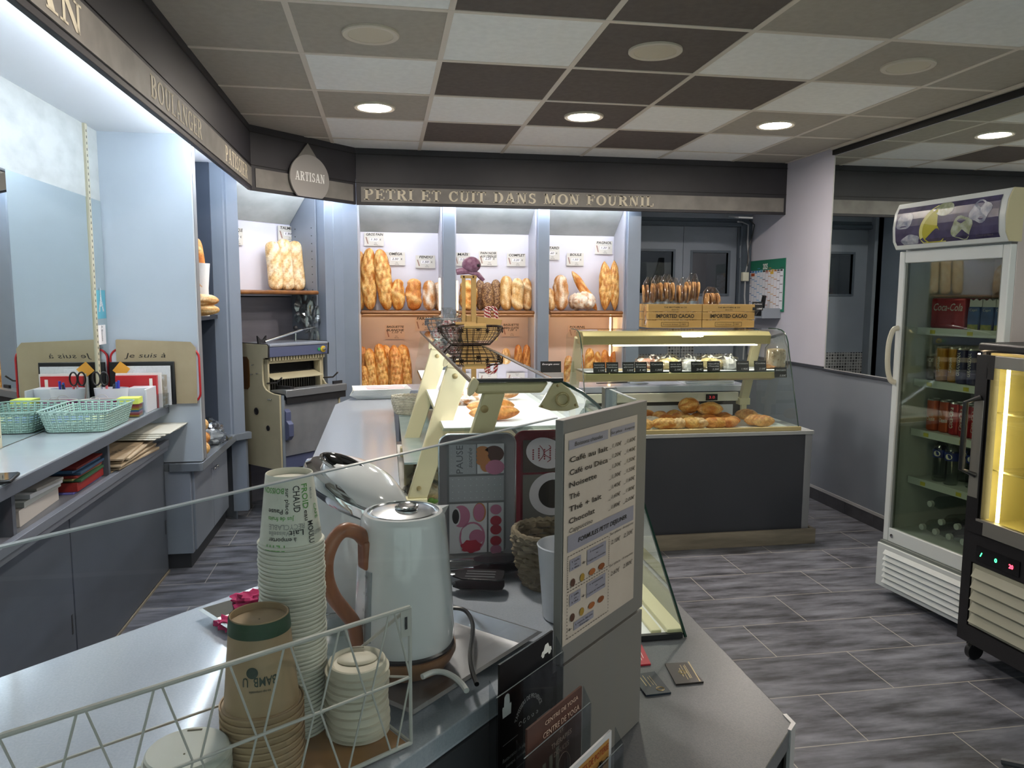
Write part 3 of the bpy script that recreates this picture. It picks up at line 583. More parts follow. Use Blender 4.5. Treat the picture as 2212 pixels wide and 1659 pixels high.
# three flat loaves on the angled shelf (face the room)
for i, (px, yt, s_) in enumerate(((604, 522, 'left'), (628, 517, 'middle'), (651, 521, 'right'))):
    dx = (px-1106)/F_PX; ry = fw+rt*dx; o_ = Q(0, .22, 0); q_ = (nN.dot(o_-CAMP))/(nN.dot(ry)); p = CAMP+ry*q_
    zt = CAMP.z+(-(yt-829.5)/F_PX*up+ry).z*((p-CAMP).length/ry.length)
    mb = loaf(zt-1.518, .052, .035, pal='pale', kind='cross', n=4, seed=60+i, p=9, tip=.5, flour=.9, tilt=.12, wob=.03, nv=44, lean=-.06)
    put(mb, 'flat_loaf', f'flat floured criss cross loaf on the angled shelf, {s_} of the three', 'bread', (p.x, p.y, 1.518), rz=RD(12))
dx = (524-1106)/F_PX; ry = fw+rt*dx; o_ = Q(0, .25, 0); p = CAMP+ry*((nN.dot(o_-CAMP))/(nN.dot(ry)))
mb = loaf(.27, .045, .035, pal='flour', kind='diag', n=4, seed=66, p=3, tip=.6, lean=-.15); put(mb, 'flat_loaf', 'loaf peeking out at the left end of the angled shelf behind the post', 'bread', (p.x-.03, p.y, 1.518), rz=RD(20))
# left niche: bagged loaf and loose loaves
p = atx(433, 600, -.78)
def bagloaf(x, y, z): pass
mb = loaf(.42, .033, .03, pal='amber', kind='diag', n=4, seed=70, tilt=.04, lean=-.03); put(mb, 'baguette', 'dark tipped baguette standing in a white paper bag in the tall niche', 'bread', (-.685, 1.62, 1.38))
mb = MB(); mb.tube([(-.69, 1.62, 1.362), (-.688, 1.62, 1.52), (-.682, 1.62, 1.66)], [.046, .044, .05], 12, sc=(1, .6)); solo('paper_bag', mb, mat('white paper', '#e8e8e8', .7, bump=.4, bscale=40), 'white paper bag around the standing baguette in the tall niche', 'bag')
mb = loaf(.3, .04, .035, pal='tan', kind='diag', n=3, seed=71); mb.v = [V((p.z, p.x, -p.y)) for p in mb.v]; put(mb, 'baguette', 'pale baguette lying across the niche shelf, upper of two', 'bread', (-.87, 1.5, 1.415), rz=.12)
mb = loaf(.3, .04, .035, pal='pale', kind='diag', n=3, seed=72); mb.v = [V((p.z, p.x, -p.y)) for p in mb.v]; put(mb, 'baguette', 'pale baguette lying across the niche shelf, lower of two', 'bread', (-.87, 1.52, 1.362), rz=.05)
mb = loaf(.2, .06, .05, pal='gold', kind='cross', n=2, seed=73, p=2.4); mb.v = [V((p.z, p.x, -p.y)) for p in mb.v]; put(mb, 'round_loaf', 'golden roll, upper of the pile standing on the low niche counter', 'bread', (-.83, 1.42, .72))
mb = loaf(.2, .055, .05, pal='amber', kind='diag', n=2, seed=74, p=2.4); mb.v = [V((p.z, p.x, -p.y)) for p in mb.v]; put(mb, 'round_loaf', 'golden roll in the middle of the pile on the low niche counter', 'bread', (-.83, 1.45, .64))
mb = loaf(.19, .05, .05, pal='gold', kind='cross', n=2, seed=75, p=2.4); mb.v = [V((p.z, p.x, -p.y)) for p in mb.v]; put(mb, 'round_loaf', 'golden roll at the front edge of the low niche counter', 'bread', (-.81, 1.39, .592))

# ---------------------------------------------------------------- price cards
card_m = mat('ivory price card', '#d8d4cb', .6, var='#d2cec5', scale=6); card_t = mat('tan price card', '#d2b7a4', .6); ink = mat('black ink', '#26221f', .6); wheat = mat('brown wheat print', '#8a5646', .7); whitep = mat('white price patch', '#ece9ea', .6)
def pricecard(x0, x1, y0, y1, lines, price, Yp=3.118, tan=False, label='', d=V((1, 0, 0)), org=None, weight='500 gr'):
    """card pinned on a back panel; corners from the photo"""
    if org is None: a = aty(x0, y1, Yp); b = aty(x1, y0, Yp); W = b.x-a.x; Hh = b.z-a.z; o = V((a.x, Yp, a.z))
    else: o, W, Hh = org
    n = V((d.y, -d.x, 0)); t = thing('price_card', label, 'price card', o+d*W/2)
    u = V((0, 0, 1)); P = lambda s, z, f=0: o+d*(s*W)+u*(z*Hh)+n*f
    mb = MB(); mb.slab(P(0, 0), P(1, 0), P(1, 1), P(0, 1), .0015); part('card', mb, card_t if tan else card_m, t, world=True, smooth=False)
    mb = MB(); two = len(lines) == 2
    for i, s in enumerate(lines): text(mb, s, P(.52, (.8 if two else .78)-i*.23, .0022), d, u, Hh*(.155 if two else .19), W*(.86 if len(s) > 5 else .66), shear=.15, bold=.022)
    text(mb, '€', P(.82, .42, .0022), d, u, Hh*.12, bold=.01); text(mb, weight, P(.58, .2, .0022), d, u, Hh*.05, bold=.01); text(mb, price[::-1][:1]+',80 €/kg', P(.58, .08, .0022), d, u, Hh*.055, bold=.01)
    text(mb, price, P(.5, .42, .0026), d, u, Hh*.15, W*.3, shear=.3, bold=.012); part('lettering', mb, ink, t, world=True, smooth=False)
    if not tan: mb = MB(); mb.slab(P(.28, .36, .0016), P(.72, .36, .0016), P(.72, .6, .0016), P(.28, .6, .0016), .0004); part('price_patch', mb, whitep, t, world=True, smooth=False)
    mb = MB()
    for k in range(8):
        s = .1+.012*k; z = .58-.062*k
        for sg in (-1, 1): mb.add([P(s, z, .0022), P(s+sg*.035, z+.05, .0022), P(s+sg*.03, z+.09, .0022), P(s, z+.045, .0022)], [(0, 1, 2, 3)])
    part('wheat_print', mb, wheat, t, world=True, smooth=False); return t
for (c, ls, pr, tn, lb) in [((787, 829, 503, 531), ['GROS PAIN'], '1.30', 0, 'price card reading GROS PAIN 1.30'), ((832, 875, 545, 573), ['OMÉGA'], '2.50', 0, 'price card reading OMÉGA 2.50'), ((898, 940, 552, 579), ['FENDU'], '1.50', 0, 'price card reading FENDU 1.50'),
        ((982, 1016, 546, 574), ['MAÏS'], '2.20', 0, 'price card reading MAÏS 2.20'), ((1034, 1074, 543, 574), ['PAIN NOIR', 'AUX CÉRÉALES'], '2.20', 0, 'price card reading PAIN NOIR AUX CÉRÉALES 2.20'), ((1095, 1135, 548, 575), ['COMPLET'], '2.20', 0, 'price card reading COMPLET 2.20'),
        ((1172, 1209, 532, 561), ['BATARD'], '1.60', 0, 'price card ending in TARD cut off by the post'), ((1224, 1261, 547, 574), ['BOULE'], '1.50', 0, 'price card reading BOULE 1.50'), ((1285, 1323, 521, 549), ['PAGNOL'], '1.20', 0, 'price card reading PAGNOL 1.20'),
        ((832, 874, 702, 733), ['BAGUETTE', 'BLANCHE'], '1.10', 1, 'tan price card reading BAGUETTE BLANCHE 1.10'), ((897, 938, 684, 715), ['FARANE'], '2.50', 1, 'tan price card starting FAR half behind the bag basket'), ((1084, 1122, 698, 727), ['BAGUETTE', 'BIEN CUITE'], '1.20', 1, 'tan price card reading BAGUETTE BIEN CUITE 1.20'),
        ((1227, 1266, 703, 729), ['FOURNIL'], '1.20', 1, 'tan price card starting FOUR above the leaning baguette')]:
    pricecard(*c, ls, pr, tan=bool(tn), label=lb)
def onN(px, py, off):          # sight line onto the niche's back plane
    ry = fw+rt*((px-1106)/F_PX)-up*((py-829.5)/F_PX); return CAMP+ry*((nN.dot(Q(0, off, 0)-CAMP))/(nN.dot(ry)))
a_ = onN(601, 519, .345); b_ = onN(643, 491, .345); pricecard(0, 0, 0, 0, ['TALMIÈRE'], '1.90', d=dN, org=(a_, (b_-a_).dot(dN), b_.z-a_.z), label='price card reading TALMIÈRE 1.90 above the flat loaves')
a_ = onN(498, 528, .345); b_ = onN(524, 493, .345); pricecard(0, 0, 0, 0, ['RUSTIQUE'], '1.20', d=dN, org=(a_, (b_-a_).dot(dN), b_.z-a_.z), label='price card mostly hidden by the post, only a last E showing')
# ================================================================ double door, calendar, phone shelf
t = thing('double_door', 'grey double swing door with two small windows beside the bread bays', 'door', (2.87, 3.3, 0))
dark_trim = mat('slate door frame', '#4d5763', .4)
mb = MB(); mb.box(3.36, 3.455, 3.255, 3.33, 0, 2.15); mb.box(2.31, 3.36, 3.255, 3.33, 2.085, 2.15); mb.box(3.345, 3.36, 3.235, 3.27, 0, 2.12); mb.box(2.31, 3.36, 3.235, 3.27, 2.09, 2.12); part('frame', mb, dark_trim, t, world=True, bevel=.003)
mb = MB(); mb.box(2.31, 3.455, 3.25, 3.33, 2.15, 2.3); part('header_panel', mb, grey_blue, t, world=True)
leafm = mat('door leaf paint', '#7a828f', .38, var='#737b88', scale=3)
dk = mat('dark room glimpse', '#8d8d8f', .7, var='#6e6e70', scale=2, stretch=(1, 1, 3))
for x0, x1, wx0, wx1, z0, z1 in ((2.33, 2.852, 2.47, 2.765, 1.52, 1.87), (2.856, 3.34, 2.94, 3.262, 1.518, 1.865)):
    mb = MB(); mb.box(x0, wx0, 3.295, 3.33, .01, 2.083); mb.box(wx1, x1, 3.295, 3.33, .01, 2.083); mb.box(wx0, wx1, 3.295, 3.33, .01, z0); mb.box(wx0, wx1, 3.295, 3.33, z1, 2.083); leaf = part('door_leaf', mb, leafm, t, world=True, smooth=False)
    mb = MB(); mb.box(wx0-.02, wx0, 3.288, 3.33, z0-.02, z1+.02); mb.box(wx1, wx1+.02, 3.288, 3.33, z0-.02, z1+.02); mb.box(wx0, wx1, 3.288, 3.33, z0-.02, z0); mb.box(wx0, wx1, 3.288, 3.33, z1, z1+.02); part('window_frame', mb, dark_trim, leaf, world=True, bevel=.002)
    mb = MB(); mb.box(wx0, wx1, 3.312, 3.316, z0, z1); part('pane', mb, glass('door glass', '#b8bcc0', 1.3), leaf, world=True)
mos = mat('mosaic tile', '#8a8c8c', .25, spec=.6); nt = mos.node_tree; N = nt.nodes; L = nt.links
tc = N.new('ShaderNodeTexCoord'); mp = N.new('ShaderNodeMapping'); mp.inputs['Rotation'].default_value = (RD(90), 0, 0); br = N.new('ShaderNodeTexBrick'); L.new(tc.outputs['Object'], mp.inputs[0]); L.new(mp.outputs[0], br.inputs[0])
br.offset = 0; br.inputs['Scale'].default_value = 1; br.inputs['Brick Width'].default_value = .026; br.inputs['Row Height'].default_value = .026; br.inputs['Mortar Size'].default_value = .004
br.inputs['Color1'].default_value = lin('#202124'); br.inputs['Color2'].default_value = lin('#77777a'); br.inputs['Mortar'].default_value = lin('#97989a'); L.new(br.outputs[0], N['Principled BSDF'].inputs['Base Color'])
mb = MB(); mb.box(2.33, 2.85, 3.29, 3.296, .55, 1.0); mb.box(2.735, 2.85, 3.29, 3.296, 1.0, 1.3); part('mosaic', mb, mos, t, world=True)
mb = MB(); mb.box(2.858, 3.335, 3.29, 3.296, .55, 1.0); mb.box(2.858, 2.975, 3.29, 3.296, 1.0, 1.3); part('mosaic', mb, mos, t, world=True)
mb = MB(); mb.tube([(3.347, 3.24, 1.82), (3.347, 3.24, 1.925)], .012, 10); part('hinge', mb, dark_trim, t, world=True)
# kitchen wall glimpsed behind the windows
mb = MB(); mb.box(2.1, 3.7, 4.2, 4.25, 0, 2.5); mb.box(2.1, 2.2, 3.44, 4.2, 0, 2.5); mb.box(3.46, 3.56, 3.44, 4.2, 0, 2.5); mb.box(2.1, 3.7, 3.44, 4.25, 2.5, 2.55); struct('wall_kitchen', mb, mat('pale kitchen tile wall', '#a5a6a8', .6, var='#8b8c8f', scale=2, emit=0))
mb = MB(); mb.prism([(2.6, 1.5), (2.75, 1.56), (2.86, 1.66), (2.9, 1.72), (2.93, 1.86), (2.97, 1.86), (2.98, 1.45), (2.8, 1.42)], 4.05, 4.1, 1); solo('wall_tool', mb, mat('black tool', '#1b1b1c', .5), 'black machine arm glimpsed through the left door window', 'machine')
t = thing('added_kitchen_lamp', 'small added unseen lamp on the ceiling of the room behind the double door', 'lamp', (2.9, 3.8, 2.48)); mb = MB(); mb.lathe([(.001, 0), (.12, 0), (.12, .02), (.001, .02)], n=24); part('diffuser', mb, emis('added kitchen diffuser', '#f2f2f0', 9), t)  # unseen lamp, added to brighten the room behind the door windows
# calendar on the right wall
def wallP(y, z, o=0): return V((XR-.004-o, y, z))
y0, y1, z0, z1 = 3.335, 2.672, 1.372, 1.795
t = thing('wall_calendar', 'large green and white 2025 year planner on the right wall', 'calendar', (XR-.005, 3.0, z0))
mb = MB(); mb.box(XR-.008, XR-.003, y1, y0, z0, z1); part('board', mb, mat('calendar green', '#1f6f58', .6), t, world=True, smooth=False)
mb = MB(); mb.box(XR-.0095, XR-.0082, y1+.02, y0-.015, z0+.02, z1-.085); part('month_grid', mb, mat('calendar white', '#dfe1ea', .6), t, world=True, smooth=False)
cols_ = ['#2b4a86', '#2b4a86', '#3f86c4', '#3f86c4', '#4a94c8', '#53a0c0', '#444', '#a0523c', '#c08a3c', '#cda25a', '#b87a42', '#54545a', '#3d3d44']
for i in range(13):
    yy = y0-.02-.0475*i; mb = MB(); mb.box(XR-.0102, XR-.0096, yy-.04, yy-.004, z1-.1, z1-.086)
    for k in range(5): zz = z0+.04+(i*37 % 50)/1000+k*.066; mb.box(XR-.0102, XR-.0096, yy-.046, yy-.002, zz, zz+.005)
    mb.box(XR-.0101, XR-.0096, yy-.0475, yy-.0468, z0+.02, z1-.09); part('month_column', mb, mat('cal'+str(i), cols_[i] if len(cols_[i]) > 4 else '#444444', .6), t, world=True, smooth=False)
mb = MB(); text(mb, '2025', wallP(2.99, z1-.075, .0052), (0, -1, 0), (0, 0, 1), .045, .08, bold=.03); part('lettering', mb, mat('white letter', '#e8ece8', .6), t, world=True, smooth=False)
mb = MB(); mb.box(XR-.0108, XR-.0098, 3.17, 3.23, z1-.13, z1-.105); part('orange_sticker', mb, mat('orange sticker', '#b4552a', .6), t, world=True, smooth=False)
mb = MB(); mb.box(XR-.0108, XR-.0098, 2.85, 2.9, z1-.12, z1-.1); part('yellow_sticker', mb, mat('yellow sticker', '#d8b03a', .6), t, world=True, smooth=False)
# shelf with telephone
t = thing('wall_shelf', 'small grey wall shelf below the year planner holding a black telephone', 'shelf', (XR-.08, 2.9, 1.3))
mb = MB(); mb.box(XR-.16, XR-.002, 2.72, 3.1, 1.32, 1.335); mb.box(XR-.16, XR-.002, 2.72, 2.735, 1.335, 1.4); part('shelf', mb, grey_blue, t, world=True)
t = thing('telephone', 'black cordless telephone standing in its base on the wall shelf', 'telephone', (XR-.09, 2.93, 1.336))
blk = mat('black plastic', '#17181b', .35)
mb = MB(); mb.prism([(XR-.14, 1.337), (XR-.03, 1.337), (XR-.03, 1.40), (XR-.12, 1.37)], 2.88, 3.0, 1); part('base', mb, blk, t, world=True, bevel=.006)
mb = MB(); mb.tube([(XR-.08, 2.89, 1.38), (XR-.08, 2.85, 1.5)], [.024, .018], 10, sc=(1, .55)); part('handset', mb, blk, t, world=True)
# cables and boxes
wcab = mat('grey white cable', '#9a9c9f', .5)
mb = MB(); mb.tube([(3.2, 3.0, 2.1), (3.33, 3.2, 2.12), (3.40, 3.22, 2.1), (3.40, 3.22, 1.95), (3.42, 3.23, 1.8), (3.395, 3.225, 1.7), (3.39, 3.22, 1.5), (3.41, 3.22, 1.3), (3.40, 3.22, .95)], .007, 6); solo('cable', mb, wcab, 'pale cable hanging down beside the double door frame', 'cable')
mb = MB(); mb.tube([(3.40, 3.21, 2.14), (3.45, 3.21, 2.1), (3.44, 3.215, 2.02), (3.41, 3.22, 1.9), (3.405, 3.215, 1.75)], .005, 6); solo('cable', mb, blk, 'black cable loop at the top of the door frame', 'cable')
mb = MB(); mb.box(3.36, 3.415, 3.2, 3.245, 1.625, 1.7); solo('junction_box', mb, mat('ivory box', '#c9c9b8', .5), 'small ivory junction box on the cables beside the calendar', 'box', bevel=.004)
mb = MB(); mb.slab((3.08, 2.742, 2.10), (3.2, 2.742, 2.10), (3.19, 2.95, 2.125), (3.07, 2.9, 2.125), .012); solo('lamp_transformer', mb, mat('pale grey box', '#9fa3a8', .4), 'pale flat device fixed under the long sign board above the door', 'device')

# ================================================================ far display case
cream = mat('champagne painted metal', '#cfc7a0', .35, spec=.5); gold = mat('gold anodised trim', '#b8a878', .35, .25); creamw = mat('cream sill', '#dedccf', .35)
panel_d = mat('anthracite base panel', '#30333a', .5, var='#33363d', scale=3); corner_l = mat('light grey corner post', '#84868a', .45)
plankm = mat('weathered wood kick board', '#8a8272', .6, var='#6f685b', scale=3, stretch=(1.2, 8, 8), detail=7)
g_pane = glass('clear case glass', '#f1f7f4'); g_edge = mat('dark green glass edge', '#1f3a30', .2)
t = thing('pastry_counter', 'anthracite base of the far display case with weathered wooden kick board', 'counter', (2.2, 1.6, 0))
mb = MB(); mb.box(1.12, 2.818, 1.2, 1.9, .085, .665); part('front_panel', mb, panel_d, t, world=True)
mb = MB(); mb.box(2.818, 2.862, 1.196, 1.9, .085, .68); part('corner_post', mb, corner_l, t, world=True, bevel=.003)
mb = MB(); mb.box(1.1, 2.87, 1.19, 1.9, .668, .69); part('top_ledge', mb, mat('pale grey ledge', '#a3a6a6', .35), t, world=True, bevel=.002)
mb = MB(); mb.box(1.1, 2.896, 1.168, 1.19, 0, .092); mb.box(2.874, 2.896, 1.19, 1.9, 0, .092); part('kick_board', mb, plankm, t, world=True, bevel=.002)
YB = 1.2; X0, X1 = 1.47, 2.775
prof = [(1.205, .705), (1.36, 1.17), (1.372, 1.21), (1.392, 1.243), (1.42, 1.268), (1.455, 1.28), (1.5, 1.285), (1.62, 1.285)]
t = thing('display_case', 'curved glass pastry case with cream metal frame, the farther one by the double door', 'display case', (2.12, 1.5, .69))
mb = MB(); mb.box(1.46, 2.79, 1.2, 1.225, .69, .715); part('front_trim', mb, gold, t, world=True, bevel=.003)
mb = MB(); mb.box(1.2, 2.76, 1.225, 1.75, .692, .70); part('deck', mb, mat('white deck', '#e9e9e6', .4), t, world=True)
mb = MB(); n_ = len(prof)
for a_, b_ in zip(prof[:-1], prof[1:]): mb.add([(X0, *a_), (X1, *a_), (X1, *b_), (X0, *b_)], [(0, 1, 2, 3)])
part('curved_glass', mb, g_pane, t, world=True, ang=60)
for xx, s_ in ((X0, 'l'), (X1, 'r')):
    mb = MB(); mb.add([(xx, y, z) for y, z in prof]+[(xx, 1.75, 1.24), (xx, 1.75, .705)], [list(range(n_+2))]); part('end_glass', mb, g_pane, t, world=True, smooth=False)
    mb = MB(); mb.tube([(xx, y, z) for y, z in prof], .0035, 5); part('glass_edge', mb, g_edge, t, world=True)
mb = MB(); mb.box(X0, X1, 1.62, 1.625, 1.283, 1.288)
mb = MB(); mb.prism([(1.44, 1.248), (1.47, 1.272), (1.62, 1.272), (1.62, 1.2), (1.5, 1.192), (1.45, 1.195)], X0+.03, 2.70, 0); part('top_beam', mb, gold, t, world=True, bevel=.003)
mb = MB(); mb.box(1.7, 2.62, 1.46, 1.5, 1.186, 1.192); part('lamp_tube', mb, emis('case2 tube', '#f4f0e0', CASE2_W), t, world=True)
for xx in (1.53, 2.70):
    mb = MB(); mb.slab((xx-.045, 1.76, .82), (xx+.012, 1.76, .82), (xx+.012, 1.6, 1.24), (xx-.045, 1.6, 1.24), .035); br_ = part('bracket', mb, cream, t, world=True, bevel=.003)
    mb = MB(); mb.box(xx-.055, xx+.02, 1.72, 1.79, .775, .82); part('foot', mb, cream, br_, world=True, bevel=.004)
    mb = MB(); mb.box(xx-.03, xx+.005, 1.74, 1.765, .70, .775); part('lower_post', mb, cream, br_, world=True)
mb = MB(); mb.box(1.5, 2.76, 1.36, 1.66, 1.03, 1.036); part('shelf_glass', mb, glass('shelf glass', '#dfeee6'), t, world=True)
mb = MB(); mb.prism([(1.37, 1.028), (1.37, .99), (1.42, .975), (1.6, .975), (1.6, 1.028)], 1.5, 2.70, 0); part('shelf_beam', mb, gold, t, world=True, bevel=.002)
mb = MB(); mb.box(1.2, 2.65, 1.75, 1.775, .80, .858); part('sill', mb, creamw, t, world=True, bevel=.003)
mb = MB(); mb.box(1.2, 2.70, 1.776, 1.785, .70, .80); part('rear_dark_gap', mb, mat('dark interior', '#302e2e', .5), t, world=True)
mb = MB(); mb.box(1.2, 2.36, 1.765, 1.772, .703, .775); mb.box(2.38, 2.62, 1.765, 1.772, .703, .775); part('sliding_panel', mb, mat('pale sliding panel', '#cdd2da', .25), t, world=True)
mb = MB(); mb.box(2.42, 2.5, 1.744, 1.75, .806, .848); part('thermometer', mb, mat('black display', '#1b1c22', .2), t, world=True)
mb = MB(); text(mb, '3.0', (2.46, 1.7435, .818), (1, 0, 0), (0, 0, 1), .02, .04); part('thermometer_digits', mb, emis('dim red digits', '#a02a30', .6), t, world=True)
t = thing('service_worktop', 'pale blue grey worktop strip behind the far display case', 'worktop', (2.0, 1.95, 0))
mb = MB(); mb.box(.38, 2.75, 1.79, 2.12, .86, .9); part('worktop', mb, mat('pale lilac worktop', '#a9adc0', .15, spec=.6), t, world=True, bevel=.003)
mb = MB(); mb.box(.42, 2.7, 1.82, 2.08, 0, .86); part('body', mb, grey_dark, t, world=True)
# tongs and papers on it
def tongs(loc, rz, label, L_=.26, head=blk, hnd=None, scale=1):
    t = thing('serving_tongs', label, 'tongs', loc, rz); st = mat('brushed steel', '#c2c5c8', .22, 1)
    for s_ in (-1, 1):
        mb = MB(); mb.tube([(0, .006*s_, .012), (L_*.5, .022*s_, .014), (L_*.62, .024*s_, .014)], .006, 6, sc=(1.3, .5)); part('arm', mb, hnd or st, t)
        mb = MB(); pts = []
        for k in range(12): q = 2*pi*k/12; pts.append((L_*.8+cos(q)*L_*.2, .026*s_+sin(q)*.022*(1+.15*(k % 2))))
        mb.prism(pts, .006+.008*(s_ > 0), .0095+.008*(s_ > 0), 2); part('jaw', mb, head, t)
    return t
tongs((1.72, 1.9, .9), RD(5), 'steel serving tongs with scalloped jaws and black grips lying behind the far case', .36, mat('brushed steel', '#c2c5c8', .22, 1), blk)
paper = mat('white wrapping paper', '#dfe3ec', .6, bump=.3, bscale=20)
mb = MB()
for k in range(7): mb.at(2.5, 1.95, .901+k*.006, rnd.uniform(-.08, .08)); mb.box(-.17, .17, -.09, .09, 0, .004)
mb.m = M4.Identity(4); solo('paper_stack', mb, paper, 'stack of pale wrapping paper on the worktop behind the far case', 'paper')
# price tags (black slates)
slate = mat('black slate tag', '#121316', .45); chalk = mat('white chalk ink', '#e6e6ea', .6)
def slate_tag(x, y, z, l1, l2, label, w_=.062, h_=.055, rz=0, tilt=.15):
    t = thing('price_tag', label, 'price tag', (x, y, z), rz)
    mb = MB(); mb.m = M4.Rotation(-tilt, 4, 'X'); mb.box(-w_/2, w_/2, 0, .002, 0, h_); part('slate', mb, slate, t, smooth=False)
    mb = MB(); mb.m = M4.Rotation(-tilt, 4, 'X'); u, v_ = (1, 0, 0), (0, 0, 1)
    for i, s in enumerate(l1): text(mb, s, (0, -.0008, h_*(.68-.24*i)), u, v_, h_*.15, w_*.82, shear=.25, off=0)
    text(mb, l2, (w_*.15, -.0008, h_*.1), u, v_, h_*.19, w_*.5, shear=.25, off=0); part('lettering', mb, chalk, t, smooth=False)
    return t
for px, l1, l2, lb in ((1295, ['lunette', 'myrtille'], '1.10€', 'lunette myrtille 1.10'), (1323, ['lunette', 'framboise'], '1€', 'lunette framboise 1'), (1358, ['lunette', 'abricot'], '1.00€', 'lunette abricot'), (1385, ['lunette', 'fraise'], '1€', 'lunette fraise 1'), (1419, ['Canelé'], '1.30€', 'Canelé 1.30'),
        (1460, ['tarte aux', 'amandes'], '2.10€', 'tarte amandes 2.10'), (1507, ['Couronne'], '2€', 'Couronne 2'), (1542, ['Gaufre', 'Chocolat'], '2.20€', 'Gaufre 2.20'), (1605, ['Croissant'], '1.90€', 'Croissant 1.90'), (1643, ['Cookie'], '2.10€', 'Cookie 2.10')):
    slate_tag(aty(px, 790, 1.375).x, 1.375, 1.037, l1, l2, f'small black slate reading {lb} on the far case shelf', w_=.073 if px < 1400 else .08, h_=.06, rz=RD(rnd.uniform(-4, 4)))
slate_tag(aty(1688, 805, 1.35).x, 1.355, .995, ['Quatre-quarts'], '3.50€', 'black slate reading 3.50 hanging below the right end of the far case shelf', w_=.08, h_=.062)
slate_tag(aty(1638, 655, 1.59).x, 1.592, 1.40, ['Croûtons'], '1.00€', 'small white edged slate reading 1.00 on the right cacao crate', w_=.07, h_=.055)
slate_tag(aty(1189, 780, 2.0).x, 1.98, .98, ['Energie avec'], '', 'black slate beginning E standing between the two cases at the back', w_=.14, h_=.075)
mb = MB(); p_ = aty(1189, 790, 2.0); mb.box(p_.x-.08, p_.x+.08, 1.96, 2.06, .9, .98); solo('carton_box', mb, mat('grey carton', '#8d8b88', .6), 'low grey box carrying the black slate at the back corner', 'box')
# goods on the shelf: wrapped pastries, trays, loaf in bag
film = glass('cellophane', '#f4f4f2', 2.2, .08)
def lumpy(rx, ry, rz_, seed, amp=.12, n=20, m=10, flatb=True):
    mb = MB(); vs = []; fs = []
    for i in range(m+1):
        a_ = -pi/2+pi*i/m
        for j in range(n):
            q = 2*pi*j/n; d = V((cos(a_)*cos(q), cos(a_)*sin(q), sin(a_))); f = 1+amp*NZ.noise(d*2.4+V((seed*7.3, 0, 0)))*2
            z = d.z*rz_*f
            if flatb: z = max(z, -rz_*.55)
            vs.append((d.x*rx*f, d.y*ry*f, z))
    for i in range(m):
        for j in range(n): fs.append((i*n+j, i*n+(j+1) % n, (i+1)*n+(j+1) % n, (i+1)*n+j))
    return mb.add(vs, fs)
wrapm = mat('crumpled white wrap', '#e4e4e6', .25, bump=.8, bscale=35, spec=.7)
for i, (px, y, sx, lb, cm) in enumerate(((1400, 1.5, .07, 'pink filled pastry in crinkled clear wrap behind the slates', mat('pink cake', '#d9a08e', .5)), (1448, 1.52, .075, 'domed cake in a paper case behind the almond slate', mat('yellow cake', '#e2cf9a', .5)), (1490, 1.46, .05, 'wrapped pastry between the Couronne slate and domed cake', wrapm), (1535, 1.5, .085, 'large flat cake with yellow top in clear wrap', mat('yellow cake', '#e2cf9a', .5)), (1575, 1.47, .045, 'small wrapped pastry right of the large flat cake', wrapm))):
    x = aty(px, 780, y).x; t = thing('wrapped_pastry', lb, 'pastry', (x, y, 1.037))
    mb = lumpy(sx, .06, .045, i+1, .15); mb.v = [p+V((0, 0, .026)) for p in mb.v]; part('cake', mb, cm, t)
    mb = lumpy(sx*1.15, .07, .055, i+11, .3, 26, 14); mb.v = [p+V((0, 0, .032)) for p in mb.v]; part('film', mb, film, t)
for i, px in enumerate((1300, 1330, 1362, 1390)):
    x = aty(px, 785, 1.45).x; mb = MB(); mb.lathe([(.001, 0), (.04, 0), (.043, .006), (.04, .012), (.012, .013), (.012, .009), (.001, .009)], (0, 0, 0), 20, sx=1, sy=.8); o = solo('lunette_biscuit', mb, mat('pale biscuit', '#dcc59a', .6), f'pale jam biscuit on the far case shelf, number {["one", "two", "three", "four"][i]} from its left end', 'biscuit', 'jam biscuits on the far case shelf'); o.location = (x, 1.45, 1.037)
mb = MB(); mb.at(aty(1655, 790, 1.5).x, 1.5, 1.05); mb.ball((0, 0, 0), (.07, .06, .014), 20, 8); mb.m = M4.Identity(4); solo('cookie', mb, mat('cookie', '#b98a55', .7, var='#8a5c34', scale=60), 'large flat cookie behind the Cookie slate', 'cookie')
mb = MB(); mb.at(1.51, 1.5, 1.037); mb.box(0, 1.22, -.12, .12, 0, .0015); mb.m = M4.Identity(4); solo('paper_liner', mb, paper, 'white paper liner on the far case glass shelf', 'paper')
x = aty(1677, 770, 1.5).x; t = thing('bagged_loaf', 'sliced seeded loaf standing in a clear bag at the right end of the far case', 'bread', (x, 1.5, 1.037))
mb = MB(); mb.box(-.055, .05, -.04, .04, .002, .125); part('loaf', mb, mat('cut loaf', '#cbb596', .7, var='#8a6a4a', scale=70, lo=.55, hi=.7), t, bevel=.02, seg=3)
mb = MB(); mb.tube([(0, 0, .001), (0, 0, .13), (.002, 0, .17), (-.01, 0, .205)], [.078, .074, .05, .06], 14, sc=(1, .75)); part('clear_bag', mb, film, t)
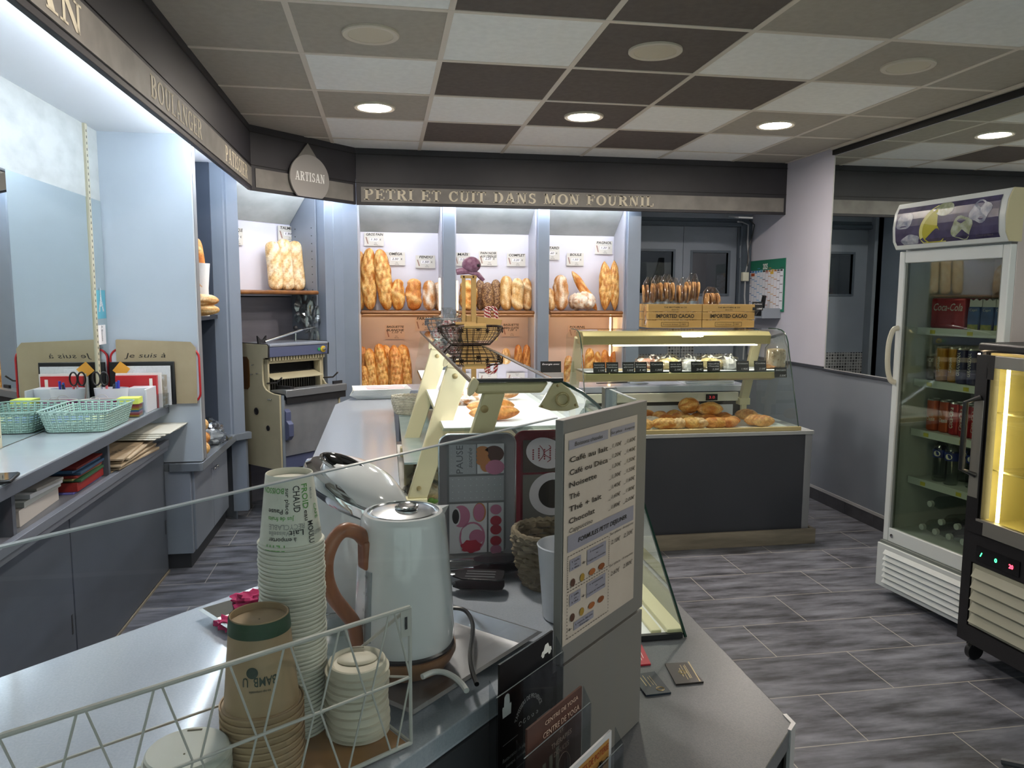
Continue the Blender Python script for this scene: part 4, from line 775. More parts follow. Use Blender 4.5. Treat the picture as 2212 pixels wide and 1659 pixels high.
# pastries on the lower deck
def pastry_field(items):
    for i, (px, py, sx, kd, pl, lb) in enumerate(items):
        p = atz(px, py, .70) if False else aty(px, py, 0)
        d = fw+rt*((px-1106)/F_PX)-up*((py-829.5)/F_PX); p = CAMP+d*((.705-CAMP.z)/d.z)
        mb = loaf(sx, sx*.28, sx*.24, pal=pl, kind=kd, n=4, seed=100+i, p=2.2, tip=.7, flour=.15, nu=16, nv=20); mb.v = [V((q.z-sx/2, q.x, -q.y)) for q in mb.v]
        put(mb, {'twist': 'croissant', 'white': 'doughnut', 'cross': 'glazed_pastry'}.get(pl if pl == 'white' else kd, 'pastry'), lb, 'pastry', (p.x, min(max(p.y, 1.3), 1.66), .701), 'pastries on the lower deck of the far case', rz=RD(rnd.uniform(-35, 35)))
pos = ['back left', 'mid left', 'front left', 'centre', 'front centre', 'mid right', 'back right', 'front right']
it = []
for i, (px, py, kd, pl) in enumerate([(1392, 905, 'plain', 'amber'), (1405, 922, 'plain', 'white'), (1395, 932, 'diag', 'gold'), (1425, 910, 'twist', 'amber'), (1440, 918, 'twist', 'amber'), (1455, 908, 'twist', 'gold'), (1430, 928, 'diag', 'gold'), (1450, 931, 'diag', 'gold'), (1472, 912, 'twist', 'amber'), (1488, 920, 'twist', 'gold'), (1475, 932, 'diag', 'tan'), (1500, 930, 'diag', 'gold'),
        (1510, 913, 'plain', 'gold'), (1525, 905, 'plain', 'gold'), (1530, 918, 'plain', 'amber'), (1545, 928, 'plain', 'amber'), (1520, 932, 'diag', 'tan'), (1560, 912, 'plain', 'amber'), (1575, 920, 'plain', 'amber'), (1590, 930, 'plain', 'amber'), (1570, 932, 'plain', 'gold'), (1612, 908, 'cross', 'brown'), (1630, 920, 'cross', 'brown'), (1655, 925, 'cross', 'brown')]):
    row = 'back row' if py < 912 else ('middle row' if py < 924 else 'front row'); nm_ = {'twist': 'croissant', 'diag': 'folded pastry', 'plain': 'smooth bun', 'cross': 'dark glazed pastry'}[kd] if pl != 'white' else 'sugared white doughnut'
    tag_ = min(((1385, 'lunette fraise'), (1419, 'Canelé'), (1460, 'tarte amandes'), (1507, 'Couronne'), (1542, 'Gaufre'), (1605, 'Croissant'), (1643, 'Cookie')), key=lambda q: abs(q[0]-px)); side_ = 'left of' if px < tag_[0]-8 else ('right of' if px > tag_[0]+8 else 'below')
    it.append((px, py-2, .135 if kd != 'cross' else .15, kd, pl, f'{nm_}, {row} of the far case deck, {side_} the {tag_[1]} slate'))
pastry_field(it)
mb = loaf(.16, .055, .05, pal='gold', kind='plain', seed=140, p=2.2, tip=.8); mb.v = [V((q.z-.08, q.x, -q.y)) for q in mb.v]; put(mb, 'bun', 'big smooth round bun on top of the pile in the far case', 'bread', (2.2, 1.5, .76), rz=.3)
mb = loaf(.17, .045, .04, pal='gold', kind='long', seed=141, p=2.4, tip=.8); mb.v = [V((q.z-.08, q.x, -q.y)) for q in mb.v]; put(mb, 'bun', 'split golden bun beside the big bun on top of the pile', 'bread', (2.31, 1.45, .755), rz=-.2)
# crates on top with bags of sliced toast
cw = mat('light crate wood', '#b9985f', .5, var='#a98750', scale=2.5, stretch=(1.5, 8, 8), detail=6); ink_b = mat('crate black print', '#1c1712', .6)
def crate(x0, x1, label):
    t = thing('wooden_crate', label, 'crate', ((x0+x1)/2, 1.68, 1.29), 0, 'wooden cacao crates on the far case'); W = x1-x0; w2 = W/2
    for k in range(3):
        z = .002+k*.05; fr_ = MB(); fr_.box(-w2, w2, -.085, -.077, z, z+.046); o = part('front_slat', fr_, cw, t, bevel=.001)
        mb = MB()
        if k == 2: text(mb, 'THE BROTHERS & CO', (0, -.0855, z+.022), (1, 0, 0), (0, 0, 1), .009, .15, bold=.02); text(mb, 'SINCE 1812', (0, -.0855, z+.008), (1, 0, 0), (0, 0, 1), .006, .05, bold=.02)
        elif k == 1: text(mb, 'IMPORTED CACAO', (0, -.0855, z+.011), (1, 0, 0), (0, 0, 1), .024, .25, bold=.03)
        else:
            text(mb, 'Premium Artisan', (-.03, -.0855, z+.016), (1, 0, 0), (0, 0, 1), .009, .1, shear=.2); text(mb, '1983', (.055, -.0855, z+.016), (1, 0, 0), (0, 0, 1), .009, .03)
            for bx in ((-.09, .09, .008, .01), (-.09, .09, .032, .034), (-.09, -.088, .008, .034), (.088, .09, .008, .034), (.033, .0345, .008, .034)): mb.box(bx[0], bx[1], -.0857, -.0851, z+bx[2], z+bx[3])
        part('print', mb, ink_b, o, smooth=False)
        mb = MB(); mb.box(-w2, w2, .075, .083, z, z+.046); part('rear_slat', mb, cw, t)
        for s_ in (-1, 1): mb = MB(); a_ = s_*w2-(.008 if s_ > 0 else 0); mb.box(a_, a_+.008, -.077, .075, z, z+.046); part('end_slat', mb, cw, t)
    mb = MB(); mb.box(-w2+.008, w2-.008, -.077, .075, 0, .006); part('bottom', mb, cw, t)
    for s_ in (-1, 1): mb = MB(); mb.box(s_*(w2-.02)-.01, s_*(w2-.02)+.01, -.077, -.067, .006, .145); part('corner_batten', mb, cw, t)
    return t
crate(1.955, 2.307, 'left wooden IMPORTED CACAO crate full of bagged toasts on the far case'); crate(2.312, 2.662, 'right wooden IMPORTED CACAO crate, nearly empty, on the far case')
toast = mat('toasted bread slice', '#a8794a', .7, var='#7a5230', scale=25, detail=6); toastl = mat('lighter toast slice', '#c79a62', .7, var='#9a6c3c', scale=30)
def toastbag(x, y, z, h, seed, label, w_=.05):
    t = thing('toast_bag', label, 'bag of toast', (x, y, z), RD(rnd.uniform(-15, 15)), 'clear bags of sliced toast'); r = random.Random(seed)
    for lv in range(2 if h > .12 else 1):
        for k in range(5):
            mb = MB(); mb.at(-w_*.7+k*w_*.34, r.uniform(-.008, .008), .005+lv*h*.46, r.uniform(-.25, .25), 0, r.uniform(-.12, .12))
            pts = [(cos(q)*w_*.62, sin(q)*h*.2+h*.22) for q in [2*pi*j/14 for j in range(14)]]; mb.prism([(a_, max(0, b_)) for a_, b_ in pts], -.005, .005, 0); part('toast_slice', mb, toast if k % 2 else toastl, t)
    mb = MB(); mb.tube([(0, 0, 0), (0, 0, h*.5), (0, .002, h*.93), (.004, 0, h*1.06)], [w_*1.12, w_*1.15, w_*.95, w_*.5], 14, sc=(1, .9)); part('clear_bag', mb, film, t)
bags_ = ['far left', 'second from the left', 'third from the left', 'fourth from the left', 'fifth, leaning', 'tallest at the right']
for i, (px, yt) in enumerate(((1400, 605), (1421, 601), (1437, 599), (1455, 605), (1474, 606), (1496, 597))):
    x = aty(px, 640, 1.68).x; zt = aty(px, yt, 1.68).z; toastbag(x, 1.66+.03*(i % 2), 1.302, zt-1.302, 200+i, f'clear bag of toast slices in the left cacao crate, {bags_[i]}', .041)
x = aty(1536, 640, 1.66).x; toastbag(x, 1.66, 1.302, aty(1536, 625, 1.66).z-1.302, 210, 'single clear bag of toast in the right cacao crate', .055)
# ================================================================ near counter, near case
plinth_m = mat('speckled grey worktop', '#54575c', .35, var='#616366', scale=350, detail=2, spec=.5, bump=.05, bscale=400)
op_m = mat('pale speckled worktop', '#a7adb7', .09, var='#9fa5af', scale=300, detail=2, spec=.6)
t = thing('customer_counter', 'low speckled grey customer ledge around the near case with a dark base and cut corner', 'counter', (.9, -.3, 0))
mb = MB(); mb.prism([(1.079, 1.19), (.38, 1.19), (.38, -1.375), (.76, -1.375), (.77, -1.66), (-.6, -3.03), (-.41, -3.22), (1.079, -1.731)][::-1], .655, .69); part('ledge_top', mb, plinth_m, t, world=True, bevel=.002)
mb = MB(); mb.prism([(1.065, 1.19), (.4, 1.19), (.4, -1.38), (.76, -1.38), (.76, -1.68), (-.59, -3.03), (-.41, -3.2), (1.065, -1.725)][::-1], .08, .655); part('base_panel', mb, mat('black base panel', '#1d1e21', .45), t, world=True)
mb = MB(); mb.prism([(1.045, 1.19), (.5, 1.19), (.5, -1.4), (.75, -1.68), (-.5, -2.93), (-.4, -3.15), (1.045, -1.70)][::-1], 0, .08); part('kick_board', mb, kick_m, t, world=True)
mb = MB(); mb.prism([(1.081, -1.70), (1.081, -1.733), (1.06, -1.754), (1.056, -1.749), (1.073, -1.73), (1.073, -1.70)], .08, .692); part('corner_profile', mb, mat('aluminium strip', '#b9b9ba', .35, .3), t, world=True)
t = thing('service_counter', 'pale speckled staff counter bending towards the camera under the cups and kettles', 'counter', (.2, -.9, 0))
mb = MB(); mb.prism([(.07, 1.19), (.19, 1.62), (.38, 1.62), (.38, -1.37), (.765, -1.37), (.765, -1.655), (-.6, -3.02), (-1.05, -2.57), (.083, -1.437)][::-1], .868, .9); part('worktop', mb, op_m, t, world=True, bevel=.002)
mb = MB(); mb.prism([(.1, 1.17), (.2, 1.6), (.37, 1.6), (.37, -1.36), (.75, -1.36), (.755, -1.66), (-.59, -3.005), (-1.0, -2.57), (.1, -1.45)][::-1], 0, .868); part('body', mb, grey_dark, t, world=True, smooth=False)
mb = MB(); mb.prism([(.767, -1.657), (-.6, -3.024), (-.605, -3.019), (.762, -1.652)], .69, .866); part('riser', mb, mat('dark riser', '#3d3e42', .4), t, world=True)
# near display case
YN, YF = -1.356, 1.05
prof = [(1.02, .692), (.904, 1.032), (.866, 1.13), (.832, 1.195), (.80, 1.237), (.765, 1.266), (.725, 1.287), (.695, 1.293)]
t = thing('display_case', 'long curved glass pastry case with cream frame, the nearer one beside the staff counter', 'display case', (.7, -.2, .69))
mb = MB(); mb.prism([(.385, .70), (1.0, .70), (1.02, .692), (.385, .692)], YN, YF, 1)
mb = MB(); mb.box(.39, 1.0, YN, YF, .691, .70); part('deck', mb, mat('white deck', '#e9e9e6', .4), t, world=True)
mb = MB(); mb.box(.975, 1.015, YN, YF, .70, .712); mb.box(.94, .965, YN+.01, YF, .70, .708); part('front_rail', mb, cream, t, world=True, bevel=.002)
mb = MB(); mb.box(.40, 1.01, YN-.008, YN+.004, .692, .704); part('front_seal', mb, blk, t, world=True)
mb = MB()
for a_, b_ in zip(prof[:-1], prof[1:]): mb.add([(a_[0], YN, a_[1]), (a_[0], YF, a_[1]), (b_[0], YF, b_[1]), (b_[0], YN, b_[1])], [(3, 2, 1, 0)])
part('curved_glass', mb, g_pane, t, world=True, ang=60)
mb = MB(); mb.box(.522, .69, YN, YF, 1.292, 1.297); part('top_glass', mb, glass('top glass', '#e2ece7', 2.0), t, world=True)
mb = MB(); mb.box(.518, .523, YN, YF, 1.29, 1.298); mb.box(.688, .697, YN, YF, 1.291, 1.2985); part('glass_edge', mb, mat('brown glass edge', '#4d4a42', .25), t, world=True)
mb = MB(); mb.tube([(x, YN, z) for x, z in prof], .004, 5); part('glass_edge', mb, g_edge, t, world=True)
mb = MB(); mb.add([(x, YN, z) for x, z in prof]+[(.525, YN, 1.292), (.42, YN, .70)], [list(range(len(prof)+2))[::-1]]); part('end_glass', mb, g_pane, t, world=True, smooth=False)
mb = MB(); mb.add([(x, YF, z) for x, z in prof]+[(.525, YF, 1.292), (.42, YF, .70)], [list(range(len(prof)+2))]); part('end_glass', mb, g_pane, t, world=True, smooth=False)
olive = mat('olive cream metal', '#bfb990', .3, .1)
mb = MB(); mb.prism([(.53, 1.291), (.53, 1.267), (.675, 1.267), (.69, 1.291)], YN-.004, YN+.03, 1); part('end_beam', mb, olive, t, world=True, bevel=.006)
mb = MB(); mb.box(.53, .72, YN-.008, YN+.01, 1.2925, 1.299); part('black_seal', mb, blk, t, world=True)
# leaf shaped end caps, slanted brackets, feet
for y, xx in ((YN, 'nearest'), (-.66, 'middle'), (.15, 'farthest')):
    mb = MB(); pts = [(.527, 1.304), (.519, 1.295), (.514, 1.28), (.513, 1.265), (.517, 1.262), (.527, 1.27), (.534, 1.282), (.538, 1.294)]; mb.prism(pts, y-.01, y+.012, 1); part('end_cap', mb, cream, t, world=True, bevel=.003)
    if xx != 'nearest':
        mb = MB(); mb.prism([(.525, 1.29), (.525, 1.262), (.60, 1.255), (.605, 1.275), (.58, 1.29)], y-.005, y+.03, 1); part('roof_arm', mb, cream, t, world=True, bevel=.002)
    mb = MB(); yb_ = y; mb.prism([(.524, 1.262), (.597, 1.256), (.462, .86), (.402, .86)] if xx != 'nearest' else [(.548, 1.268), (.594, 1.268), (.48, .88), (.42, .88)], y-.004, y+.024, 1); b_ = part('bracket', mb, cream if xx != 'nearest' else olive, t, world=True, bevel=.003)
    mb = MB(); mb.box(.395, .462, y-.012, y+.03, .822, .86); part('foot', mb, mat('light cream foot', '#ddd6ae', .4), b_, world=True, bevel=.002)
    mb = MB(); mb.box(.41, .45, y, y+.02, .70, .822); part('lower_post', mb, cream, b_, world=True)
    mb = MB(); mb.lathe([(.001, 0), (.008, 0), (.0085, .002), (.006, .003)], n=14); mb.v = [V((.549+p.x, y-.004-p.z, 1.235+p.y)) for p in mb.v]; part('screw_cap', mb, mat('brass screw cap', '#a08f62', .4, .5), b_, world=True)
    mb = MB(); mb.lathe([(.001, 0), (.007, 0), (.0075, .002), (.005, .003)], n=14); mb.v = [V((.437+p.x, y-.004-p.z, .892+p.y)) for p in mb.v]; part('screw_cap', mb, mat('brass screw cap', '#a08f62', .4, .5), b_, world=True)
    if xx != 'nearest':
        mb = MB(); mb.prism([(.49, 1.095), (.60, 1.095), (.625, 1.085), (.628, 1.06), (.615, 1.045), (.48, 1.045)], y+.02, y+.03, 1); part('shelf_arm', mb, cream, b_, world=True, bevel=.002)
# fan shaped lamp end plate
mb = MB(); pts = [(.667, 1.237), (.698, 1.288), (.716, 1.29), (.734, 1.277), (.748, 1.258), (.757, 1.234), (.73, 1.227), (.695, 1.228)]; mb.prism(pts, YN-.006, YN+.004, 1); fp = part('fan_plate', mb, olive, t, world=True, bevel=.002)
mb = MB(); mb.tube([(.719+cos(q)*.0135, YN-.008, 1.253+sin(q)*.0135) for q in [2*pi*k/28 for k in range(28)]], .0025, 6, closed=True); part('ring', mb, mat('polished champagne', '#cbbf94', .15, .8), fp, world=True)
for sx, sz in ((.674, 1.239), (.708, 1.283), (.748, 1.24)):
    mb = MB(); mb.ball((sx, YN-.007, sz), .003, 10, 6); part('screw', mb, mat('brass screw cap', '#a08f62', .4, .5), fp, world=True)
# inner shelves and lamp
mb = MB(); mb.box(.50, .93, -.80, 1.0, 1.09, 1.097); part('upper_shelf', mb, g_pane, t, world=True)
mb = MB(); mb.box(.505, .90, -.79, .98, 1.0975, 1.099); part('shelf_paper', mb, mat('bright white paper', '#f3f3f3', .5), t, world=True)
mb = MB(); mb.box(.40, .88, -.33, .95, .893, .9); part('middle_shelf', mb, mat('teal grey glass shelf', '#93a9aa', .12, var='#a2b5b5', scale=8, spec=.7), t, world=True)
mb = MB(); mb.tube([(.64, YN+.05, 1.272), (.64, YF-.05, 1.272)], .008, 8); part('lamp_tube', mb, emis('case tube', '#f2f6ff', CASE_W*3), t, world=True)
mb = MB(); mb.box(.615, .665, YN+.04, YF-.04, 1.282, 1.287); part('lamp_reflector', mb, mat('white lamp housing', '#d8d8d8', .5), t, world=True)
# goods in the near case
def sidepastry(x, y, z, L_, r_, pal, kd, lb, rz, seed, nm='pastry', tipk=.7, ry=.8, fl=.2):
    mb = loaf(L_, r_, r_*ry, pal=pal, kind=kd, n=5, seed=seed, p=2.6, tip=tipk, flour=fl, nu=20, nv=26); mb.v = [V((q.z-L_/2, q.x, -q.y)) for q in mb.v]; return put(mb, nm, lb, 'pastry', (x, y, z), rz=rz)
def onZ(px, py, z): d = fw+rt*((px-1106)/F_PX)-up*((py-829.5)/F_PX); return CAMP+d*((z-CAMP.z)/d.z)
for i, (px, py, lb) in enumerate(((1068, 908, 'glazed golden eclair, nearest of the row on the upper case shelf'), (1060, 893, 'glazed golden eclair, second of the row on the upper case shelf'), (1075, 864, 'almond covered eclair farther back on the upper case shelf'))):
    p = onZ(px, py, 1.10); sidepastry(p.x, p.y, 1.0995, .16, .028, 'amber' if i < 2 else 'flour', 'twist', lb, .08, 160+i)
for i, (px, py) in enumerate(((992, 864), (1012, 872), (1040, 862))):
    p = onZ(px, py, 1.10); mb = lumpy(.06, .05, .03, 30+i, .3, 26, 14); mb.v = [q+V((0, 0, .017)) for q in mb.v]; o = solo('almond_tart', mb, mat('flaked almond top', '#b98450', .6, var='#ede3d8', scale=45, lo=.42, hi=.55, bump=.6), f'knobbly flaked almond pastry dusted white, {["left", "middle", "right"][i]} of three on the upper case shelf', 'pastry', ang=80); o.location = (p.x, p.y, 1.0995)
mer = mat('white meringue', '#f6eef0', .6, bump=.3, bscale=30)
for i, (px, py) in enumerate(((975, 846), (998, 842), (1022, 845), (1045, 843), (1010, 852))):
    p = onZ(px, py, 1.10); mb = MB(); mb.lathe([(.045, 0), (.05, .012), (.042, .03), (.028, .045), (.014, .058), (.003, .066)], n=20); mb.v = [V((q.x*(1+.12*sin(5*math.atan2(q.y, q.x)+q.z*60)), q.y*(1+.12*sin(5*math.atan2(q.y, q.x)+q.z*60)), q.z)) for q in mb.v]; o = solo('meringue', mb, mer, f'white swirled meringue on the upper case shelf, number {["one", "two", "three", "four", "five"][i]} from the left', 'meringue', 'meringues on the upper case shelf', ang=80); o.location = (p.x, p.y, 1.0995)
for i, (px, py, w_, lb) in enumerate(((905, 1078, .13, 'bread bun sandwich in printed clear film on the lower deck, nearest'), (912, 1040, .12, 'round bread bun sandwich in clear film on the lower deck behind the nearest'))):
    p = onZ(px, py, .72); t = thing('wrapped_sandwich', lb, 'sandwich', (p.x+.02, p.y, .7005))
    mb = loaf(w_, .055, .045, pal='pale', kind='cross', n=3, seed=170+i, p=2.2, tip=.6, flour=.8); mb.v = [V((q.z-w_/2, q.x, -q.y+.045)) for q in mb.v]; part('bun', mb, crust, t, ang=80)
    mb = lumpy(w_*.58, .068, .05, 41+i, .22, 26, 14); mb.v = [q+V((0, 0, .05)) for q in mb.v]; part('film', mb, film, t)
    mb = MB(); [mb.ball((rnd.uniform(-.05, .05), rnd.uniform(-.06, -.045), rnd.uniform(.01, .03)), (.012, .006, .008), 8, 5) for _ in range(7)]; part('salad_leaf', mb, mat('salad green', '#7fae4a', .5), t)
p = onZ(920, 1012, .72); sidepastry(p.x, p.y, .7005, .14, .035, 'pale', 'twist', 'chocolate dipped pastry with cream at the back of the lower deck', .3, 175)
p = onZ(925, 1003, .72); mb = lumpy(.07, .035, .03, 51, .2); mb.v = [q+V((0, 0, .02)) for q in mb.v]; o = solo('chocolate_pastry', mb, mat('milk chocolate', '#5c3630', .35), 'smooth milk chocolate covered pastry on the lower deck', 'pastry', ang=80); o.location = (p.x+.04, p.y+.03, .7005)
mb = MB(); mb.box(.47, .92, -1.3, -.4, .7002, .7008); solo('tray_paper', mb, mat('bright white paper', '#f3f3f3', .5), 'white paper covering the lower deck of the near case', 'paper')
# wicker basket and stacked trays on the far counter end
def wicker(x, y, z, r0, r1, h, m_, label, rows=9, stakes=22, thick=.004, sx=1, sy=1, name='wicker_basket', amp=.004, cat='basket'):
    t = thing(name, label, cat, (x, y, z))
    mb = MB(); 
    for k in range(rows):
        f = (k+.5)/rows; r_ = r0+(r1-r0)*math.sin(f*pi/2 if r1 > r0 else f); zz = thick+h*f
        mb.tube([(cos(q)*sx*(r_+amp*(1 if (j+k) % 2 else -1)), sin(q)*sy*(r_+amp*(1 if (j+k) % 2 else -1)), zz) for j, q in enumerate([2*pi*j/(2*stakes) for j in range(2*stakes)])], h/rows*.52, 5, closed=True)
    part('woven_wall', mb, m_, t, ang=60)
    mb = MB()
    for j in range(stakes): q = 2*pi*j/stakes; mb.tube([(cos(q)*sx*(r0+(r1-r0)*math.sin(f*pi/2)), sin(q)*sy*(r0+(r1-r0)*math.sin(f*pi/2)), thick+h*f) for f in (0, .25, .5, .75, 1)], thick*.7, 5)
    part('stakes', mb, m_, t)
    for s_ in (0, pi):
        mb = MB(); mb.tube([(cos(q)*sx*r1*1.02, sin(q)*sy*r1*1.02, thick+h+.004*sin(q*14+s_)) for q in [2*pi*j/60 for j in range(60)]], thick*1.4, 6, closed=True); part('rim', mb, m_, t)
    mb = MB(); mb.lathe([(.001, 0), (r0, 0), (r0, .004)], n=24, sx=sx, sy=sy); part('base', mb, m_, t); return t
ww = mat('whitewashed wicker', '#d2ccba', .7, var='#b3ad9b', scale=40)
wicker(.46, .80, .9005, .062, .078, .085, ww, 'pale woven basket standing behind the near case brackets', rows=10, sx=1.15, sy=.8, amp=.003, thick=.003)
polyw = mat('white foam tray', '#dbe0e0', .4); pink = mat('pale pink sheet', '#e3c6cc', .5)
for k in range(6):
    t = thing('foam_tray', f'white flared tray, {["lowest", "second lowest", "third lowest", "third from the top", "second from the top", "topmost"][k]} of the stack on the far staff counter', 'tray', (.315, 1.47, .901+k*.006), RD(2*k-4), 'stacked white trays')
    mb = MB(); w_, d_, e_ = .13, .09, .03; z1 = .024
    a_ = [(-w_, -d_), (w_, -d_), (w_, d_), (-w_, d_)]; b_ = [(-w_-e_*1.3, -d_-e_), (w_+e_, -d_-e_*.5), (w_+e_, d_+e_), (-w_-e_, d_+e_)]
    mb.add([(*q, 0) for q in a_]+[(*q, z1) for q in b_]+[(*q, .002) for q in a_]+[(q[0], q[1], z1+.002) for q in b_], [(3, 2, 1, 0), (8, 9, 10, 11)]+[(i, (i+1) % 4, 4+(i+1) % 4, 4+i) for i in range(4)]+[(12+i, 12+(i+1) % 4, 8+(i+1) % 4, 8+i) for i in range(4)]+[(4+i, 4+(i+1) % 4, 12+(i+1) % 4, 12+i) for i in range(4)])
    part('tray_body', mb, polyw, t, bevel=.001)
mb = MB(); mb.at(.33, 1.46, .9565, .1); mb.box(-.10, .11, -.07, .08, 0, .003); mb.m = M4.Identity(4); solo('pink_paper', mb, pink, 'pale pink paper sheets on top of the white tray stack', 'paper')
# baskets and wooden stand on the case roof
wire = mat('dark bronze wire', '#3a2c26', .4, .6); wireg = mat('grey wire', '#7c8086', .35, .8); hw = mat('light handle wood', '#b6935a', .5)
def wirebasket(x, y, z, w_, d_, h, m_, label, rz=0, handles=True):
    t = thing('wire_basket', label, 'basket', (x, y, z), rz); n = 10
    def ringpt(q, f): e = .62+.38*math.sin(f*pi/2); c, s = cos(q), sin(q); k = (abs(c)**3+abs(s)**3)**(-1/3); return V((c*k*w_/2*e, s*k*d_/2*e, f*h))
    for f in (0, 1):
        mb = MB(); mb.tube([ringpt(2*pi*j/48, f) for j in range(48)], .0026, 6, closed=True); part('rim' if f else 'base_ring', mb, m_, t)
    mb = MB()
    for f in (.2, .4, .6, .8): mb.tube([ringpt(2*pi*j/40, f) for j in range(40)], .0011, 4, closed=True)
    for j in range(28): mb.tube([ringpt(2*pi*j/28, f) for f in (0, .25, .5, .75, 1)], .0012, 4)
    for k in range(-8, 9): a_ = k/9*w_*.31; mb.tube([(a_, -d_*.29, .001), (a_, d_*.29, .001)], .0009, 4)
    for k in range(-4, 5): a_ = k/5*d_*.31; mb.tube([(-w_*.29, a_, .001), (w_*.29, a_, .001)], .0009, 4)
    part('wire_mesh', mb, m_, t)
    mb = MB()
    for j in range(8):
        q = 2*pi*j/8+.4; c = ringpt(q, .82)*1.02; c.z = h*.8
        for s_ in range(4): a_ = pi*s_/4; d1 = V((-sin(q), cos(q), 0))*cos(a_)*.011+V((0, 0, 1))*sin(a_)*.011; mb.tube([c-d1, c+d1], [.002, .002], 4)
    part('flower_ornaments', mb, m_, t)
    if handles:
        for s_ in (-1, 1):
            mb = MB(); mb.tube([(-.07, s_*d_*.5, h), (-.05, s_*(d_*.5+.012), h+.004), (.05, s_*(d_*.5+.012), h+.004), (.07, s_*d_*.5, h)], .0022, 6); hd = part('handle', mb, m_, t)
            mb = MB(); mb.tube([(-.04, s_*(d_*.5+.012), h+.004), (.04, s_*(d_*.5+.012), h+.004)], .009, 10); part('wood_grip', mb, hw, hd)
    return t
pB = aty(1009, 752, 0); bk = onZ(1018, 752, 1.298)
wirebasket(.655, -.12, 1.2985, .235, .17, .068, wire, 'dark bronze wire basket with wooden grips on the near case roof', RD(4))
wirebasket(.61, .25, 1.2985, .2, .16, .085, wireg, 'grey wire basket holding clear sweet bags behind the bronze one', RD(-12), False)
for i, (x, y, z, s_) in enumerate(((.56, .22, 1.322, .035), (.62, .2, 1.322, .04), (.66, .25, 1.326, .035), (.60, .28, 1.35, .038), (.64, .3, 1.35, .035))):
    t = thing('sweet_bag', f'tied clear bag of sweets in the grey wire basket, {["left", "front", "right", "upper left", "upper right"][i]} one', 'bag', (x, y, z), 0, 'clear sweet bags')
    mb = lumpy(s_*.7, s_*.7, s_*.7, 61+i, .3, 12, 8, False); part('sweets', mb, mat('mixed sweets', '#d8c9cf', .4, var='#b0555f', scale=90, lo=.5, hi=.6), t)
    mb = MB(); mb.lathe([(.004, -s_*.8), (s_*.8, -s_*.5), (s_, 0), (s_*.6, s_*.6), (.006, s_), (s_*.5, s_*1.9), (s_*.7, s_*2.1)], n=12); mb.v = [V((q.x*(1+.2*sin(5*math.atan2(q.y, q.x))), q.y, q.z)) for q in mb.v]; part('clear_bag', mb, film, t)
# wooden holder with candy canes and purple ornament
t = thing('wooden_holder', 'small wooden box with tall upright slats standing behind the wire basket', 'holder', (.672, .16, 1.2985))
mb = MB(); mb.prism([(-.02, .0), (.12, .0), (.14, .085), (-.02, .105)], -.045, .045, 1); part('box', mb, hw, t, bevel=.002)
for x in (-.025, .012): mb = MB(); mb.box(x, x+.014 if x < 0 else x+.02, -.06, -.046, .0, .262 if x > 0 else .25); part('upright_slat', mb, hw, t, bevel=.001)
mb = MB(); mb.box(-.03, .034, -.062, -.044, .25, .262); sl_ = part('top_slat', mb, hw, t)
for x in (-.018, .02): mb = MB(); mb.ball((x, -.0625, .256), .004, 8, 6); part('screw', mb, wire, sl_)
t = thing('plush_ornament', 'purple mottled snail shaped ornament perched on the wooden slats', 'ornament', (.675, .105, 1.5605))
pm = mat('purple mottled fabric', '#7a4a68', .5, var='#a27a94', scale=60)
mb = MB(); mb.tube([(-.05, 0, .012), (-.03, 0, .016), (0, 0, .018), (.035, 0, .005), (.06, 0, -.02)], [.012, .014, .014, .011, .007], 10, sc=(1, 1)); part('body', mb, pm, t)
mb = MB(); mb.ball((.01, 0, .042), (.038, .03, .032), 18, 12); sh = part('shell', mb, pm, t)
mb = MB(); mb.ball((.035, -.025, .038), .006, 10, 6); part('eye', mb, blk, sh)
cc = mat('candy cane', '#d8d0cc', .25); nt = cc.node_tree; wv = nt.nodes.new('ShaderNodeTexWave'); tc = nt.nodes.new('ShaderNodeTexCoord'); rp = nt.nodes.new('ShaderNodeValToRGB'); wv.inputs['Scale'].default_value = 45; wv.bands_direction = 'DIAGONAL'
rp.color_ramp.interpolation = 'CONSTANT'; rp.color_ramp.elements[0].color = lin('#9c2333'); rp.color_ramp.elements[1].position = .5; rp.color_ramp.elements[1].color = lin('#e8dcd8')
nt.links.new(tc.outputs['Object'], wv.inputs[0]); nt.links.new(wv.outputs[0], rp.inputs[0]); nt.links.new(rp.outputs[0], nt.nodes['Principled BSDF'].inputs['Base Color'])
for k in range(6):
    q = RD(-20+k*26); mb = MB(); o_ = V((.75+.008*(k % 3), .17+.01*(k % 2), 1.392)); d = V((cos(q), sin(q)*.5, 0)); pts = [o_-V((0, 0, .04)), o_+V((0, 0, .02))]+[o_+d*(.02-.02*cos(a_))+V((0, 0, .02+.022*sin(a_))) for a_ in [pi*j/8 for j in range(1, 9)]]+[o_+d*.043+V((0, 0, -.004))]
    solo('candy_cane', mb.tube(pts, .0042, 8), cc, f'red and white candy cane hooked out of the wooden holder, {["lowest right", "second from the lowest", "third from the lowest", "third from the top", "second from the top", "uppermost"][k]} one', 'candy cane', 'candy canes in the wooden holder')

